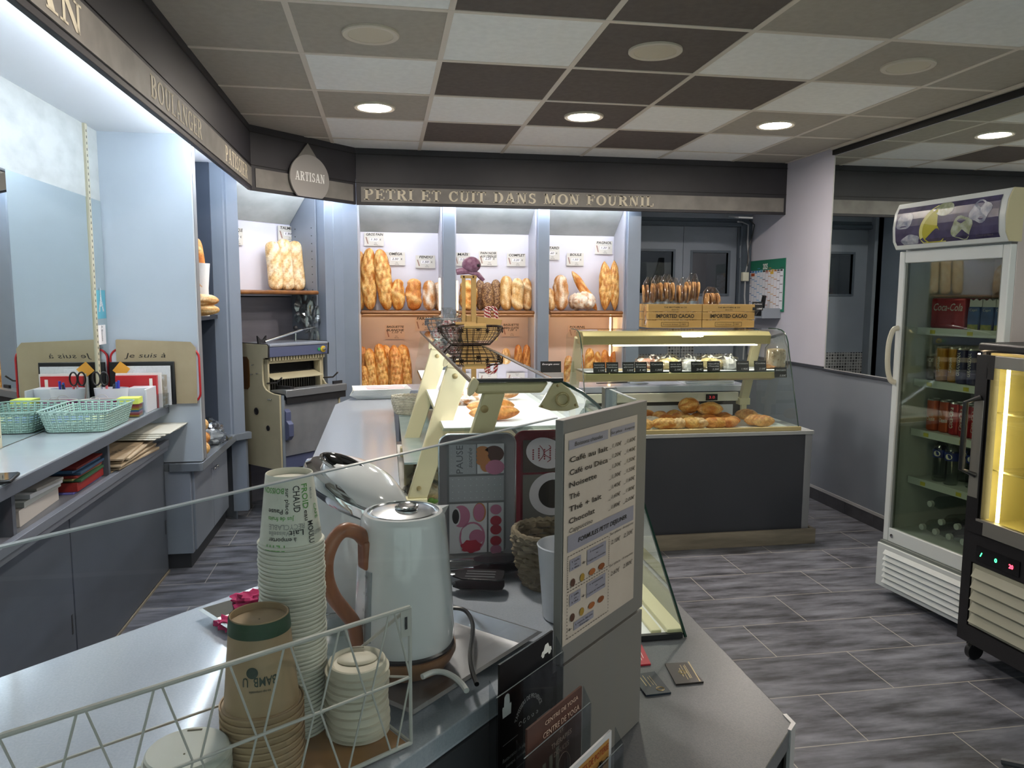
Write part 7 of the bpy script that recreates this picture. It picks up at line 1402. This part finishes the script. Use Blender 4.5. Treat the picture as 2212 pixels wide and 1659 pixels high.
mb = MB(); mb.prism([(-1.06, ZC), (-1.06, ZC+.225), (-.745, ZC+.225), (-.742, ZC)], 1.222, 1.236, 1); solo('document_wallet', mb, blk, 'black document wallet behind the papers against the cardboard', 'folder', bevel=.003)
for i, (x0, x1, z1, c, lb) in enumerate(((-.985, -.76, .205, '#d4d7d9', 'large white printed sheet in front of the black wallet'), (-.985, -.875, .19, '#dedfe3', 'white envelope left among the standing papers'), (-.83, -.775, .16, '#a59c8c', 'beige card standing among the papers'))):
    mb = MB(); mb.box(x0, x1, 1.205-.008*i, 1.209-.008*i, ZC, ZC+z1); solo('paper_sheet', mb, mat('sheet'+c, c, .6, var='#c9ccce', scale=60, lo=.5, hi=.7), lb, 'paper', smooth=False)
mb = MB(); mb.at(-.985, 1.17, ZC+.19, 0, 0, RD(40)); mb.box(-.03, .03, 0, .003, -.03, .03); mb.m = M4.Identity(4); solo('sticky_note', mb, mat('orange note', '#d99a32', .6), 'orange square note turned on its corner above the red folder', 'sticky note')
t = thing('rimmed_board', 'white board with a rounded red rim standing behind the kraft cardboard', 'board', (-.85, 1.258, ZC))
mb = MB(); mb.tube([(XL+.012+x, 1.258, ZC+.005+z) for x, z in rrect(.435, .285, .05)], .0055, 8, closed=True); part('red_rim', mb, mat('bright red folder', '#b3242a', .3), t, world=True)
mb = MB(); mb.add([(XL+.012+x, 1.260, ZC+.005+z) for x, z in rrect(.435, .285, .05)], [list(range(28))]); part('white_face', mb, mat('white plastic', '#cdd1d8', .3), t, world=True, smooth=False)
a_, b_ = atx(197, 690, XL+.008), atx(226, 627, XL+.008)
t = thing('postcard', 'turquoise card with a white tower shape stuck on the wall mirror', 'card', (XL+.008, (a_.y+b_.y)/2, a_.z))
mb = MB(); mb.box(XL+.0055, XL+.0075, 1.118, 1.245, a_.z, b_.z); part('card', mb, mat('turquoise card', '#4d9fb4', .4, var='#5fb0c0', scale=3), t, world=True, smooth=False)
mb = MB(); yc, zc = 1.18, a_.z+.035; pts = [(-.038, 0), (-.018, 0), (-.008, .035), (.008, .035), (.018, 0), (.038, 0), (.012, .08), (.003, .16), (-.003, .16), (-.012, .08)]; mb.add([(XL+.0082, yc+x, zc+z*.75) for x, z in pts], [list(range(10))]); part('tower_print', mb, mat('card white print', '#d9dde0', .6, var='#9aa4aa', scale=120), t, world=True, smooth=False)
a_, b_ = atx(197, 748, XL+.008), atx(222, 702, XL+.008); t = thing('postcard', 'small white card with sideways writing stuck on the wall mirror', 'card', (XL+.008, 1.17, a_.z)); mb = MB(); mb.box(XL+.0055, XL+.0075, 1.12, 1.225, a_.z, b_.z); part('card', mb, whitep, t, world=True, smooth=False)
mb = MB(); text(mb, 'A Bientôt', (XL+.0078, 1.165, a_.z+.055), (0, 0, -1), (0, 1, 0), .02, .08, off=.0005); part('lettering', mb, mat('grey print', '#44474a', .5), t, world=True, smooth=False)
# payment terminal on the worktop, box of gloves, folders and bags in the pigeonholes
t = thing('card_terminal', 'black edged tablet at the left edge on the back counter', 'tablet', (-.86, -.12, ZC)); p = onZ(8, 1032, .92)
mb = MB(); mb.at(0, 0, 0, .2); mb.box(-.09, .05, -.06, .06, .001, .012); part('body', mb, blk, t, bevel=.004); mb = MB(); mb.at(0, 0, 0, .2); mb.box(-.085, .045, -.055, .055, .0121, .0128); part('screen', mb, mat('screen glass dark', '#20262b', .05), t)
t.location = (p.x-.02, p.y, ZC)
def stackitem(y0, y1, x0, x1, z0, z1, c, nm, lb, cat, rz=0, rough=.5):
    mb = MB(); mb.at((x0+x1)/2, (y0+y1)/2, z0, rz); mb.box(-(x1-x0)/2, (x1-x0)/2, -(y1-y0)/2, (y1-y0)/2, 0, z1-z0); mb.m = M4.Identity(4); return solo(nm, mb, mat('it'+c, c, rough), lb, cat, bevel=.001)
zs = .7155
t_ = [('#6a6ab8', .006, 'violet folder at the bottom of the stack in the open compartment'), ('#8e2622', .034, 'thick red box folder in the stack in the open compartment'), ('#2f5a3c', .009, 'green folder in the stack above the thick red one'), ('#8f8a5a', .006, 'olive folder in the stack above the green one'), ('#8a2f28', .009, 'red folder in the middle of the stack'), ('#2c4a66', .010, 'dark blue folder in the stack, lower of two'), ('#35597a', .010, 'blue folder in the stack, upper of two'), ('#6e211d', .008, 'dark red folder on top of the stack under the worktop')]
z = zs
for i, (c, h_, lb) in enumerate(t_): stackitem(.13+.01*(i % 3), .425+.008*(i % 2), -.995, -.845+.008*(i % 3), z, z+h_, c, 'elastic_folder', lb, 'folder', .02*(i % 3)); z += h_+.0012
z = zs
for i, (c, h_, lb) in enumerate((('#b7b3ae', .055, 'thick bundle of paper with a brown edge in the left open compartment'), ('#a7aca8', .018, 'folded pale papers above the thick bundle'), ('#bfc3c6', .016, 'white papers above the folded ones'), ('#8e8c88', .010, 'grey sheet on top of the papers in the left compartment'))): stackitem(-.30+.04*i, .06-.02*i, -.99, -.86+.01*i, z, z+h_, c, 'paper_bundle', lb, 'paper', .06-.05*i, .7); z += h_+.001
t = thing('carton', 'red and white carton with a barcode at the left edge compartment', 'box', (-.9, -.47, zs))
mb = MB(); mb.box(-.07, .045, -.05, .045, 0, .095); part('carton_body', mb, mat('white plastic', '#cdd1d8', .3), t); mb = MB(); mb.box(.0452, .0458, -.048, .043, .03, .085); part('red_field', mb, mat('carton red', '#a5282c', .5), t)
mb = MB(); text(mb, 'Coupe', (.0464, -.0, .062), (0, 1, 0), (0, 0, 1), .011, .06); text(mb, 'Fromage', (.0464, 0, .045), (0, 1, 0), (0, 0, 1), .011, .07)
for k in range(12): mb.box(.0454, .046, .0+.0032*k, .0014+.0032*k, .006, .024)
part('print', mb, mat('label white', '#e0ddd0', .6), t, smooth=False)
pb = mat('kraft paper bag', '#a8957a', .75, var='#9d8a6f', scale=6); pbw = mat('white bag edge', '#cfcfc4', .7)
z = zs
for i in range(7):
    stackitem(.48+.03*(i % 3), 1.02-.02*(i % 2), -.99, -.80+.015*(i % 2), z, z+.008, '#a8957a' if i % 2 == 0 else '#b7a58a', 'paper_bag', f'flat kraft paper bag in the pile in the right compartment, {["lowest", "second", "third", "fourth", "fifth", "sixth", "topmost"][i]}', 'paper bag', .03*(i-3), .75); z += .009
for i in range(4): stackitem(.88+.02*i, 1.22+.03*i, -.98, -.74+.012*i, .7855+.006*i, .79+.006*i, '#cfcfc4', 'paper_bag', f'white paper bag fanned out of the right compartment, {["lowest", "second", "third", "topmost"][i]}', 'paper bag', -.1+.03*i, .7)
mb = MB(); text(mb, 'LE PAIN', (-.83, .62, .7852), (.3, 1, 0), (-1, .3, 0), .03, .22); solo('bag_print', mb, bk_, 'black capital lettering on the kraft paper bags', 'lettering', smooth=False)
# ================================================================ drinks fridge
fw_ = mat('white fridge enamel', '#c9cfd0', .3); fwi = mat('fridge interior', '#b4b9b0', .5); fshelf = mat('white shelf rail', '#b9c0bd', .4)
FR = math.atan2(-.9945, .105)+pi/2
t = thing('drinks_fridge', 'tall white glass door drinks fridge with a fruit and ice picture header', 'fridge', (2.80, .41, 0), FR)
# local frame: x = into the fridge depth, y: negative along the front towards the camera
W_ = .60
def FB(mb, s0, s1, n0, n1, z0, z1, k=None): return mb.box(n0, n1, -s1, -s0, z0, z1, k)
mb = MB(); FB(mb, 0, .03, .03, .58, .06, 1.92); part('far_side', mb, fw_, t, bevel=.003)
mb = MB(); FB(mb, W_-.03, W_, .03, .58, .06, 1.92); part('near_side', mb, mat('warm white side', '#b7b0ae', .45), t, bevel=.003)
mb = MB(); FB(mb, .03, W_-.03, .54, .58, .06, 1.92); part('back', mb, fwi, t)
mb = MB(); FB(mb, .03, W_-.03, .03, .54, 1.70, 1.92); part('top_box', mb, fw_, t)
mb = MB(); FB(mb, .03, W_-.03, .03, .54, .06, .34); part('bottom_box', mb, fw_, t)
mb = MB()
for a_ in ((.0, .035), (W_-.035, W_)): FB(mb, a_[0], a_[1], -.005, .03, .275, 1.70)
FB(mb, .035, W_-.035, -.005, .03, 1.645, 1.70); FB(mb, .035, W_-.035, -.005, .03, .275, .345); dr = part('door_frame', mb, fw_, t, bevel=.004)
mb = MB(); FB(mb, .035, W_-.035, .008, .012, .345, 1.645); part('door_glass', mb, glass('fridge glass', '#e4eae2', 1.6), dr)
mb = MB()
for a_ in ((.035, .045), (W_-.045, W_-.035)): FB(mb, a_[0], a_[1], .004, .02, .345, 1.645)
part('gasket', mb, mat('grey gasket', '#6f7672', .5), dr)
mb = MB(); mb.tube(spline([(-.004, -.02, 1.335), (-.03, -.016, 1.325), (-.048, -.014, 1.27), (-.052, -.014, 1.2), (-.046, -.014, 1.13), (-.028, -.016, 1.08), (-.004, -.02, 1.07)]), .011, 10, sc=(.8, 1.2)); part('handle', mb, mat('ivory handle', '#c2c0b2', .4), dr)
mb = MB(); mb.lathe([(.001, 0), (.009, 0), (.009, .004), (.001, .005)], n=18); mb.v = [V((-.005-p.z, -.06+p.x, .31+p.y)) for p in mb.v]; part('lock', mb, steel, dr)
# header
mb = MB(); mb.prism([(.03, 1.705), (-.03, 1.705), (-.05, 1.74), (-.055, 1.81), (-.045, 1.88), (-.02, 1.925), (.03, 1.925)], -W_, 0, 1) if False else None
mb = MB(); hp_ = [(.03, 1.708), (-.03, 1.708), (-.05, 1.745), (-.056, 1.81), (-.048, 1.875), (-.025, 1.922), (.03, 1.922)]
mb.add([(x, 0, z) for x, z in hp_]+[(x, -W_-.012, z) for x, z in hp_], [list(range(7)), list(range(7, 14))[::-1]]+[((i+1) % 7, i, 7+i, 7+(i+1) % 7) for i in range(7)]); hd = part('header', mb, fw_, t, bevel=.003)
mb = MB(); mb.add([(x-.0012, -W_-.0125, z) for x, z in hp_]+[(x-.0012, -W_-.018, z) for x, z in hp_], [list(range(7)), list(range(7, 14))[::-1]]+[((i+1) % 7, i, 7+i, 7+(i+1) % 7) for i in range(7)]); part('header_end_cap', mb, mat('cream end cap', '#bdb794', .45), hd)
hs = [(-.0395, 1.727), (-.0505, 1.745), (-.0545, 1.777), (-.0568, 1.81), (-.0535, 1.843), (-.0488, 1.874), (-.0385, 1.898)]
def HX(z):
    for (x0, z0), (x1, z1) in zip(hs[:-1], hs[1:]):
        if z0 <= z <= z1: return x0+(x1-x0)*(z-z0)/(z1-z0)-.0015
    return hs[0][0]-.0015 if z < hs[0][1] else hs[-1][0]-.0015
mb = MB()
for (x0, z0), (x1, z1) in zip(hs[:-1], hs[1:]): mb.add([(x0-.001, -.02, z0), (x0-.001, -W_+.02, z0), (x1-.001, -W_+.02, z1), (x1-.001, -.02, z1)], [(0, 1, 2, 3)])
part('header_picture', mb, mat('violet blue picture', '#2e2b4c', .25, var='#454264', scale=14), hd, smooth=True)
hm = [mat('ice white', '#a9adb8', .25, var='#6e7488', scale=30), mat('lemon yellow', '#a8a32c', .3), mat('lemon pale', '#c9c776', .3), mat('olive ice', '#7d8768', .25, var='#a9b0a0', scale=30)]
mb = MB()
def hblob(s, z, rs, rz_, k, off=0, rot=0, q0=0, q1=2*pi, n_=24, f=None):
    pts = []
    for j in range(n_+1): q = q0+(q1-q0)*j/n_; a_, b_ = cos(q)*rs*(f(q) if f else 1), sin(q)*rz_*(f(q) if f else 1); y_, z_ = s+a_*cos(rot)-b_*sin(rot), z+a_*sin(rot)+b_*cos(rot); z_ = min(max(z_, 1.728), 1.897); pts.append((HX(z_)-.0004-off, -min(max(y_, .021), W_-.021), z_))
    c = (HX(z)-.0006-off, -s, z); mb.add([c]+pts, [(0, i+1, i+2) for i in range(n_)], k)
hblob(.075, 1.835, .05, .036, 0, 0, .3, f=lambda q: 1+.08*sin(4*q)); hblob(.11, 1.745, .055, .026, 0, 0, .1, f=lambda q: 1+.06*sin(5*q)); hblob(.30, 1.87, .05, .03, 3, 0)
hblob(.27, 1.80, .115, .085, 2, .0004, .7, pi*.35, pi*1.45); hblob(.27, 1.80, .095, .068, 1, .0008, .7, pi*.35, pi*1.45)
hblob(.40, 1.78, .055, .05, 3, .0003, .4, f=lambda q: 1+.1*cos(4*q)); hblob(.49, 1.84, .052, .046, 0, .0005, .3, f=lambda q: 1+.12*cos(4*q))
part('fruit_and_ice_picture', mb, hm, hd, smooth=False)
mb = MB(); text(mb, 'GastroHaus', (-.058, -.52, 1.735), (0, -1, 0), (0, 0, 1), .010, .085); part('header_lettering', mb, mat('dim header letter', '#16161f', .4), hd, smooth=False)
# kick grille
mb = MB(); FB(mb, -.005, W_, -.03, .03, .045, .262); gr_ = part('kick_grille', mb, fw_, t, bevel=.003)
for k in range(6): mb = MB(); mb.prism([(-.031, .075+.029*k), (-.045, .075+.029*k), (-.031, .095+.029*k)], -W_+.01, -.05, 1); part('louvre', mb, fw_, gr_)
mb = MB(); FB(mb, .0, W_, -.02, .03, .262, .275); part('dark_gap', mb, mat('grey gasket', '#6f7672', .5), gr_)
# shelves and drinks
for zz in (1.335, 1.085, .84, .60):
    mb = MB(); FB(mb, .045, W_-.045, .10, .52, zz-.008, zz); FB(mb, .04, W_-.04, .088, .1, zz-.03, zz+.004); sh_ = part('shelf', mb, fshelf, t)
    mb = MB()
    for s in (.12, .33, .48): FB(mb, s, s+.03, .0868, .0878, zz-.024, zz-.006)
    part('yellow_price_strip', mb, mat('yellow price strip', '#b3ac3c', .5), sh_)
def fridge_pt(s, n_, z): m_ = M4.Translation((2.80, .41, 0)) @ M4.Rotation(FR, 4, 'Z'); return m_ @ V((n_, -s, z))
canlid = mat('can lid', '#b4b6b6', .3, .9)
def canmesh(c, r, h, nm, prints):
    mb = MB(); mb.lathe([(r*.8, 0), (r, .006), (r, h-.008)], n=22, k=0); mb.lathe([(r, h-.008), (r*.86, h), (r*.84, h-.003), (.001, h-.003)], n=22, k=1, cap=False); m_ = [mat(nm, c, .3, .3), canlid]; out = [mb.mesh('can', m_)]
    mb = MB()
    for s, vert, zc_, h_, w_ in prints:
        def fn(x, y, vert=vert, zc_=zc_):
            a_, b_ = (-y, x) if vert else (x, y); q = pi+.25+a_/r; return V((cos(q)*(r+.0006), sin(q)*(r+.0006), zc_+b_))
        text(mb, s, (0, 0, 0), (1, 0, 0), (0, 1, 0), h_, w_, 'c', .15, .02, None, fn)
    out.append(mb.mesh('print', [mat('can white print', '#c9c3be', .4)], False)); return out
def cans(kind, meshes, spots, labels, group):
    for (s, n_, zz), lb in zip(spots, labels):
        o = thing('drink_can', lb, 'can', fridge_pt(s, n_, zz), FR, group)
        part('can_body', meshes[0], None, o); part('print', meshes[1], None, o)
red = canmesh('#a3202a', .030, .155, 'cola red', [('Coca-Cola', 1, .08, .024, .10)]); oran = canmesh('#b0491c', .030, .155, 'orange can red', [('Oasis', 0, .05, .02, .04)])
yel = canmesh('#b07a24', .029, .165, 'amber can', [('Lipton', 1, .08, .016, .07)]); pur = canmesh('#35345e', .027, .165, 'indigo can', [('ORANGINA', 1, .09, .018, .11)]); drk = canmesh('#54493f', .027, .125, 'brown can', [('ICE', 0, .09, .016, .03)]); grn = canmesh('#3f6b45', .030, .13, 'green can', [('le', 0, .03, .025, .03)])
cans('amber', yel, [(.135, .16, 1.0855), (.195, .17, 1.0855)], ['tall amber drink can on the second fridge shelf, left one', 'tall amber drink can on the second fridge shelf, right one'], 'amber cans in the fridge')
cans('dark', drk, [(.02+.045, .22, 1.0855), (.085, .15, 1.0855), (.115, .23, 1.0855)], ['brown and white can at the left end of the second fridge shelf', 'brown and white can at the front left of the second fridge shelf', 'brown and white can behind the amber cans'], 'brown cans in the fridge')
cans('indigo', pur, [(.26, .15, 1.0855), (.32, .15, 1.0855), (.38, .15, 1.0855)], ['indigo can with upright white lettering, left of those on the second shelf', 'indigo can with upright white lettering, middle of the second shelf', 'indigo can with upright lettering nearest the black freezer'], 'indigo cans in the fridge')
for s, n_, lb in ((.27, .36, 'front left'), ):
    pass
mb = MB(); mb.ball((0, -.0, 0), .001)
cans('orange', oran, [(.10, .16, .8405), (.165, .17, .8405)], ['orange red can with white lettering on the third shelf, left one', 'orange red can with white lettering on the third shelf, right one'], 'orange red cans in the fridge')
cans('red', red, [(.235, .16, .8405), (.30, .15, .8405), (.365, .15, .8405), (.24, .25, .8405), (.31, .25, .8405), (.37, .24, .8405)], ['red cola can on the third shelf, first from the left in front', 'red cola can on the third shelf, second from the left in front', 'red cola can on the third shelf, third from the left in front', 'red cola can behind the first front one', 'red cola can behind the second front one', 'red cola can behind the third front one'], 'red cans in the fridge')
cans('green', grn, [(.43, .15, .8405)], ['green can beside the red cola cans on the third shelf'], 'green cans in the fridge')
t2 = thing('cola_carton', 'red shrink wrapped multipack of cola cans on the top fridge shelf', 'carton', fridge_pt(.15, .22, 1.3355), FR)
mb = MB(); mb.box(-.07, .09, -.10, .10, 0, .145); part('carton_body', mb, mat('cola red', '#a3202a', .3, .3), t2, bevel=.01, seg=3)
mb = MB(); text(mb, 'Coca-Cola', (-.0705, .0, .085), (0, -1, 0), (0, 0, 1), .036, .17, shear=.25, bold=.01); part('lettering', mb, mat('can white print', '#c9c3be', .4), t2, smooth=False)
pk = mat('blue pouch', '#2f5fa0', .3, var='#1f2c52', scale=9)
for i, s in enumerate((.30, .37, .44)):
    t2 = thing('drink_pouch', f'blue foil drink pouch with crimped white top on the top fridge shelf, {["left", "middle", "right"][i]} one', 'pouch', fridge_pt(s, .16, 1.3355), FR, 'foil pouches in the fridge')
    mb = MB(); mb.prism([(.03, 0), (-.03, 0), (-.034, .05), (-.03, .105), (.03, .105), (.034, .05)], -.014, .014, 0); part('pouch', mb, pk, t2, bevel=.006)
    mb = MB(); mb.prism([(.034, .105), (-.034, .105), (-.032, .14), (-.016, .132), (0, .142), (.016, .132), (.032, .14)], -.003, .003, 0); part('crimped_top', mb, mat('pale foil', '#b9b7b8', .3), t2)
    mb = MB(); mb.box(-.0148, -.0142, -.028, .028, .002, .025); part('lemon_print', mb, mat('lemon print', '#9a9440', .5, var='#5f7a3c', scale=50), t2); mb = MB(); text(mb, 'Capri', (-.0152, 0, .085), (0, -1, 0), (0, 0, 1), .012, .04); part('lettering', mb, mat('can white print', '#c9c3be', .4), t2, smooth=False)
bot = glass('water bottle plastic', '#edf2f2', 1.8, .04); cap_w = mat('white bottle cap', '#b9bfc0', .4); lab = mat('blue bottle label', '#1f2f78', .4)
bp_ = [(.001, .001), (.028, .002), (.031, .01)]+[(.031-.0015*(k % 2), .02+.012*k) for k in range(8)]+[(.031, .12), (.031, .155), (.029, .165), (.014, .19), (.0125, .2), (.0125, .205)]
mbo = MB(); mbo.lathe(bp_, n=22); bme = mbo.mesh('bottle', bot)
mbo = MB(); mbo.lathe([(.0135, .2), (.0145, .201), (.0145, .218), (.001, .219)], n=18); cme = mbo.mesh('cap', cap_w)
mbo = MB(); mbo.lathe([(.0315, .118), (.0315, .156)], n=22, cap=False); lme = mbo.mesh('label_band', lab)
mbo = MB(); c_ = [V((cos(pi+.3+cos(q)*.5)*.0322, sin(pi+.3+cos(q)*.5)*.0322, .137+sin(q)*.013)) for q in [2*pi*j/20 for j in range(20)]]; mbo.add(c_, [list(range(20))]); eme = mbo.mesh('emblem', mat('label white', '#e0ddd0', .6))
def bottle(loc, label, rx=0, rz=FR, group='clear water bottles in the fridge', z=None):
    o = thing('water_bottle', label, 'bottle', loc, rz, group); o.rotation_euler = (rx, 0, rz)
    for nm, me in (('bottle_body', bme), ('cap', cme), ('label_band', lme), ('emblem', eme)): part(nm, me, None, o)
for i, (s, n_) in enumerate(((.10, .22), (.155, .16), (.235, .15), (.31, .20), (.375, .15), (.2, .27), (.28, .3), (.36, .28))): bottle(fridge_pt(s, n_, .6005), f'blue labelled water bottle on the fourth fridge shelf, {["far left", "second from the left", "front one in the middle", "right of the middle", "rightmost front", "rear left", "rear middle", "rear right"][i]}')
for i, (s, z) in enumerate(((.15, .375), (.23, .375), (.31, .375), (.39, .375), (.26, .43), (.35, .435), (.19, .50))):
    o_ = fridge_pt(s, .30, z); o = thing('water_bottle', f'clear bottle lying at the fridge bottom, {["lowest left", "second in the lowest row", "third in the lowest row", "right end of the lowest row", "middle layer left", "middle layer right", "topmost"][i]}', 'bottle', o_, FR, 'lying bottles in the fridge'); o.rotation_euler = (0, RD(-90), FR)
    for nm, me in (('bottle_body', bme), ('cap', cme)): part(nm, me, None, o)

# ================================================================ black freezer
CR = math.atan2(-.99875, .05)+pi/2; bkf = mat('black freezer plastic', '#19181a', .4, var='#1f1e20', scale=12, bump=.1, bscale=200); brush = mat('brushed door profile', '#8f8c86', .35, .5)
t = thing('glass_door_freezer', 'black upright display freezer with glowing edges, an empty lit interior and castors', 'freezer', (2.655, -.285, 0), CR)
W2, ZT = .62, 1.305
mb = MB(); FB(mb, 0, .03, .02, .58, .09, ZT); part('far_side', mb, bkf, t, bevel=.008)
mb = MB(); FB(mb, W2-.03, W2, .02, .58, .09, ZT); part('near_side', mb, bkf, t, bevel=.008)
mb = MB(); FB(mb, 0, W2, .0, .58, 1.268, ZT); part('top', mb, bkf, t, bevel=.01)
mb = MB(); FB(mb, .03, W2-.03, .55, .58, .09, 1.268); part('back', mb, mat('olive white liner', '#a9a98c', .5), t)
mb = MB(); FB(mb, .03, W2-.03, .03, .55, .12, .575); FB(mb, 0, .045, .0, .03, .09, .545); FB(mb, .045, W2, .0, .03, .425, .545); FB(mb, .045, W2, .0, .03, .09, .16); part('base_housing', mb, bkf, t)
mb = MB(); FB(mb, .035, .04, .03, .55, .575, 1.265); FB(mb, W2-.04, W2-.035, .03, .55, .575, 1.265); FB(mb, .03, W2-.03, .03, .55, .575, .582); part('liner', mb, mat('cream liner', '#d5cda0', .5), t)
fled = emis('warm edge led', '#ffe2b8', FREEZER_W*2)
mb = MB(); FB(mb, .008, .0125, -.004, .004, .56, 1.262); part('edge_light', mb, fled, t)
mb = MB(); FB(mb, .10, .112, .045, .052, .60, 1.225); FB(mb, W2-.112, W2-.10, .045, .052, .60, 1.225); part('inner_light', mb, fled, t)
mb = MB()
for a_ in ((.014, .062), (W2-.062, W2-.014)): FB(mb, a_[0], a_[1], -.012, .012, .55, 1.258)
FB(mb, .062, W2-.062, -.012, .012, 1.21, 1.258); FB(mb, .062, W2-.062, -.012, .012, .55, .61); df = part('door_frame', mb, brush, t, bevel=.002)
mb = MB()
for a_ in ((.0138, .1, 1.165, 1.2585), (.0138, .064, 1.08, 1.165), (.0138, .1, .5495, .60), (.0138, .064, .6, .69)): FB(mb, a_[0], a_[1], -.0126, -.0122, a_[2], a_[3])
FB(mb, .064, .07, -.0126, .03, .61, 1.21); FB(mb, .08, .084, -.01, .03, .61, 1.21); part('black_corner_pieces', mb, bkf, df)
mb = MB(); FB(mb, .062, W2-.062, .0, .004, .61, 1.21); part('door_glass', mb, glass('freezer glass', '#dde0c8', 1.2), df)
mb = MB(); mb.tube([(-.012, -.045, 1.09), (-.055, -.02, 1.07), (-.055, -.02, .80), (-.012, -.045, .78)], .011, 10); part('handle', mb, blk, df)
for zz in (1.03, .80):
    mb = MB(); mb.tube([(.06, -.06, zz), (.5, -.06, zz), (.5, -W2+.06, zz), (.06, -W2+.06, zz)], .004, 6, closed=True)
    for k in range(22): y_ = -.08-.0215*k; mb.tube([(.06, y_, zz), (.5, y_, zz)], .0014, 4)
    part('wire_shelf', mb, mat('cream wire', '#c9c29c', .4), t)
mb = MB(); FB(mb, .07, .27, -.004, .0, .44, .50); cp = part('control_panel', mb, mat('glossy black', '#0e0e10', .08), t)
for s, c, tx in ((.095, '#28d060', '/'), (.165, '#28d060', '0'), (.235, '#ff2a3a', '20')):
    mb = MB(); text(mb, tx, (-.0045, -s, .462), (0, -1, 0), (0, 0, 1), .016, .012 if len(tx) < 2 else .02, bold=.03); part('display_digit', mb, emis('led'+c, c, 6), cp, smooth=False)
mb = MB(); FB(mb, .05, W2-.02, .004, .01, .165, .42); gg_ = part('front_grille', mb, mat('cream grey grille', '#9a9886', .4), t)
for k in range(5):
    mb = MB(); mb.prism([(.004, .18+.047*k), (-.014, .183+.047*k), (.004, .215+.047*k)], -W2+.03, -.062, 1); part('louvre', mb, mat('cream grey grille', '#9a9886', .4), gg_)
for s, n_ in ((.03, .06), (.56, .06), (.03, .5), (.56, .5)):
    mb = MB(); mb.lathe([(.001, -.011), (.036, -.011), (.036, .011), (.001, .011)], n=24); mb.v = [V((n_+p.x, -s+p.z, .037+p.y)) for p in mb.v]; part('castor', mb, rub, t)
    mb = MB(); FB(mb, s-.02, s+.02, n_-.02, n_+.02, .06, .092); part('castor_plate', mb, rub, t)
# metal foot of a table at the lower right corner
t = thing('table_base', 'dark metal table foot just entering the lower right corner', 'table', (2.44, -1.28, 0))
for a_ in (0, 90, 180, 270):
    q = RD(a_+30); mb = MB(); mb.tube([(0, 0, .09), (cos(q)*.26, sin(q)*.26, .035), (cos(q)*.36, sin(q)*.36, .012)], [.018, .014, .011], 8); part('leg', mb, mat('dark grey cast iron', '#3a3f45', .45), t)
mb = MB(); mb.tube([(0, 0, .06), (0, 0, .70)], .025, 16); part('column', mb, mat('dark grey cast iron', '#3a3f45', .45), t)
mb = MB(); mb.lathe([(.001, .70), (.2, .70), (.2, .725), (.001, .725)], n=40); part('table_top', mb, grey_dark, t)
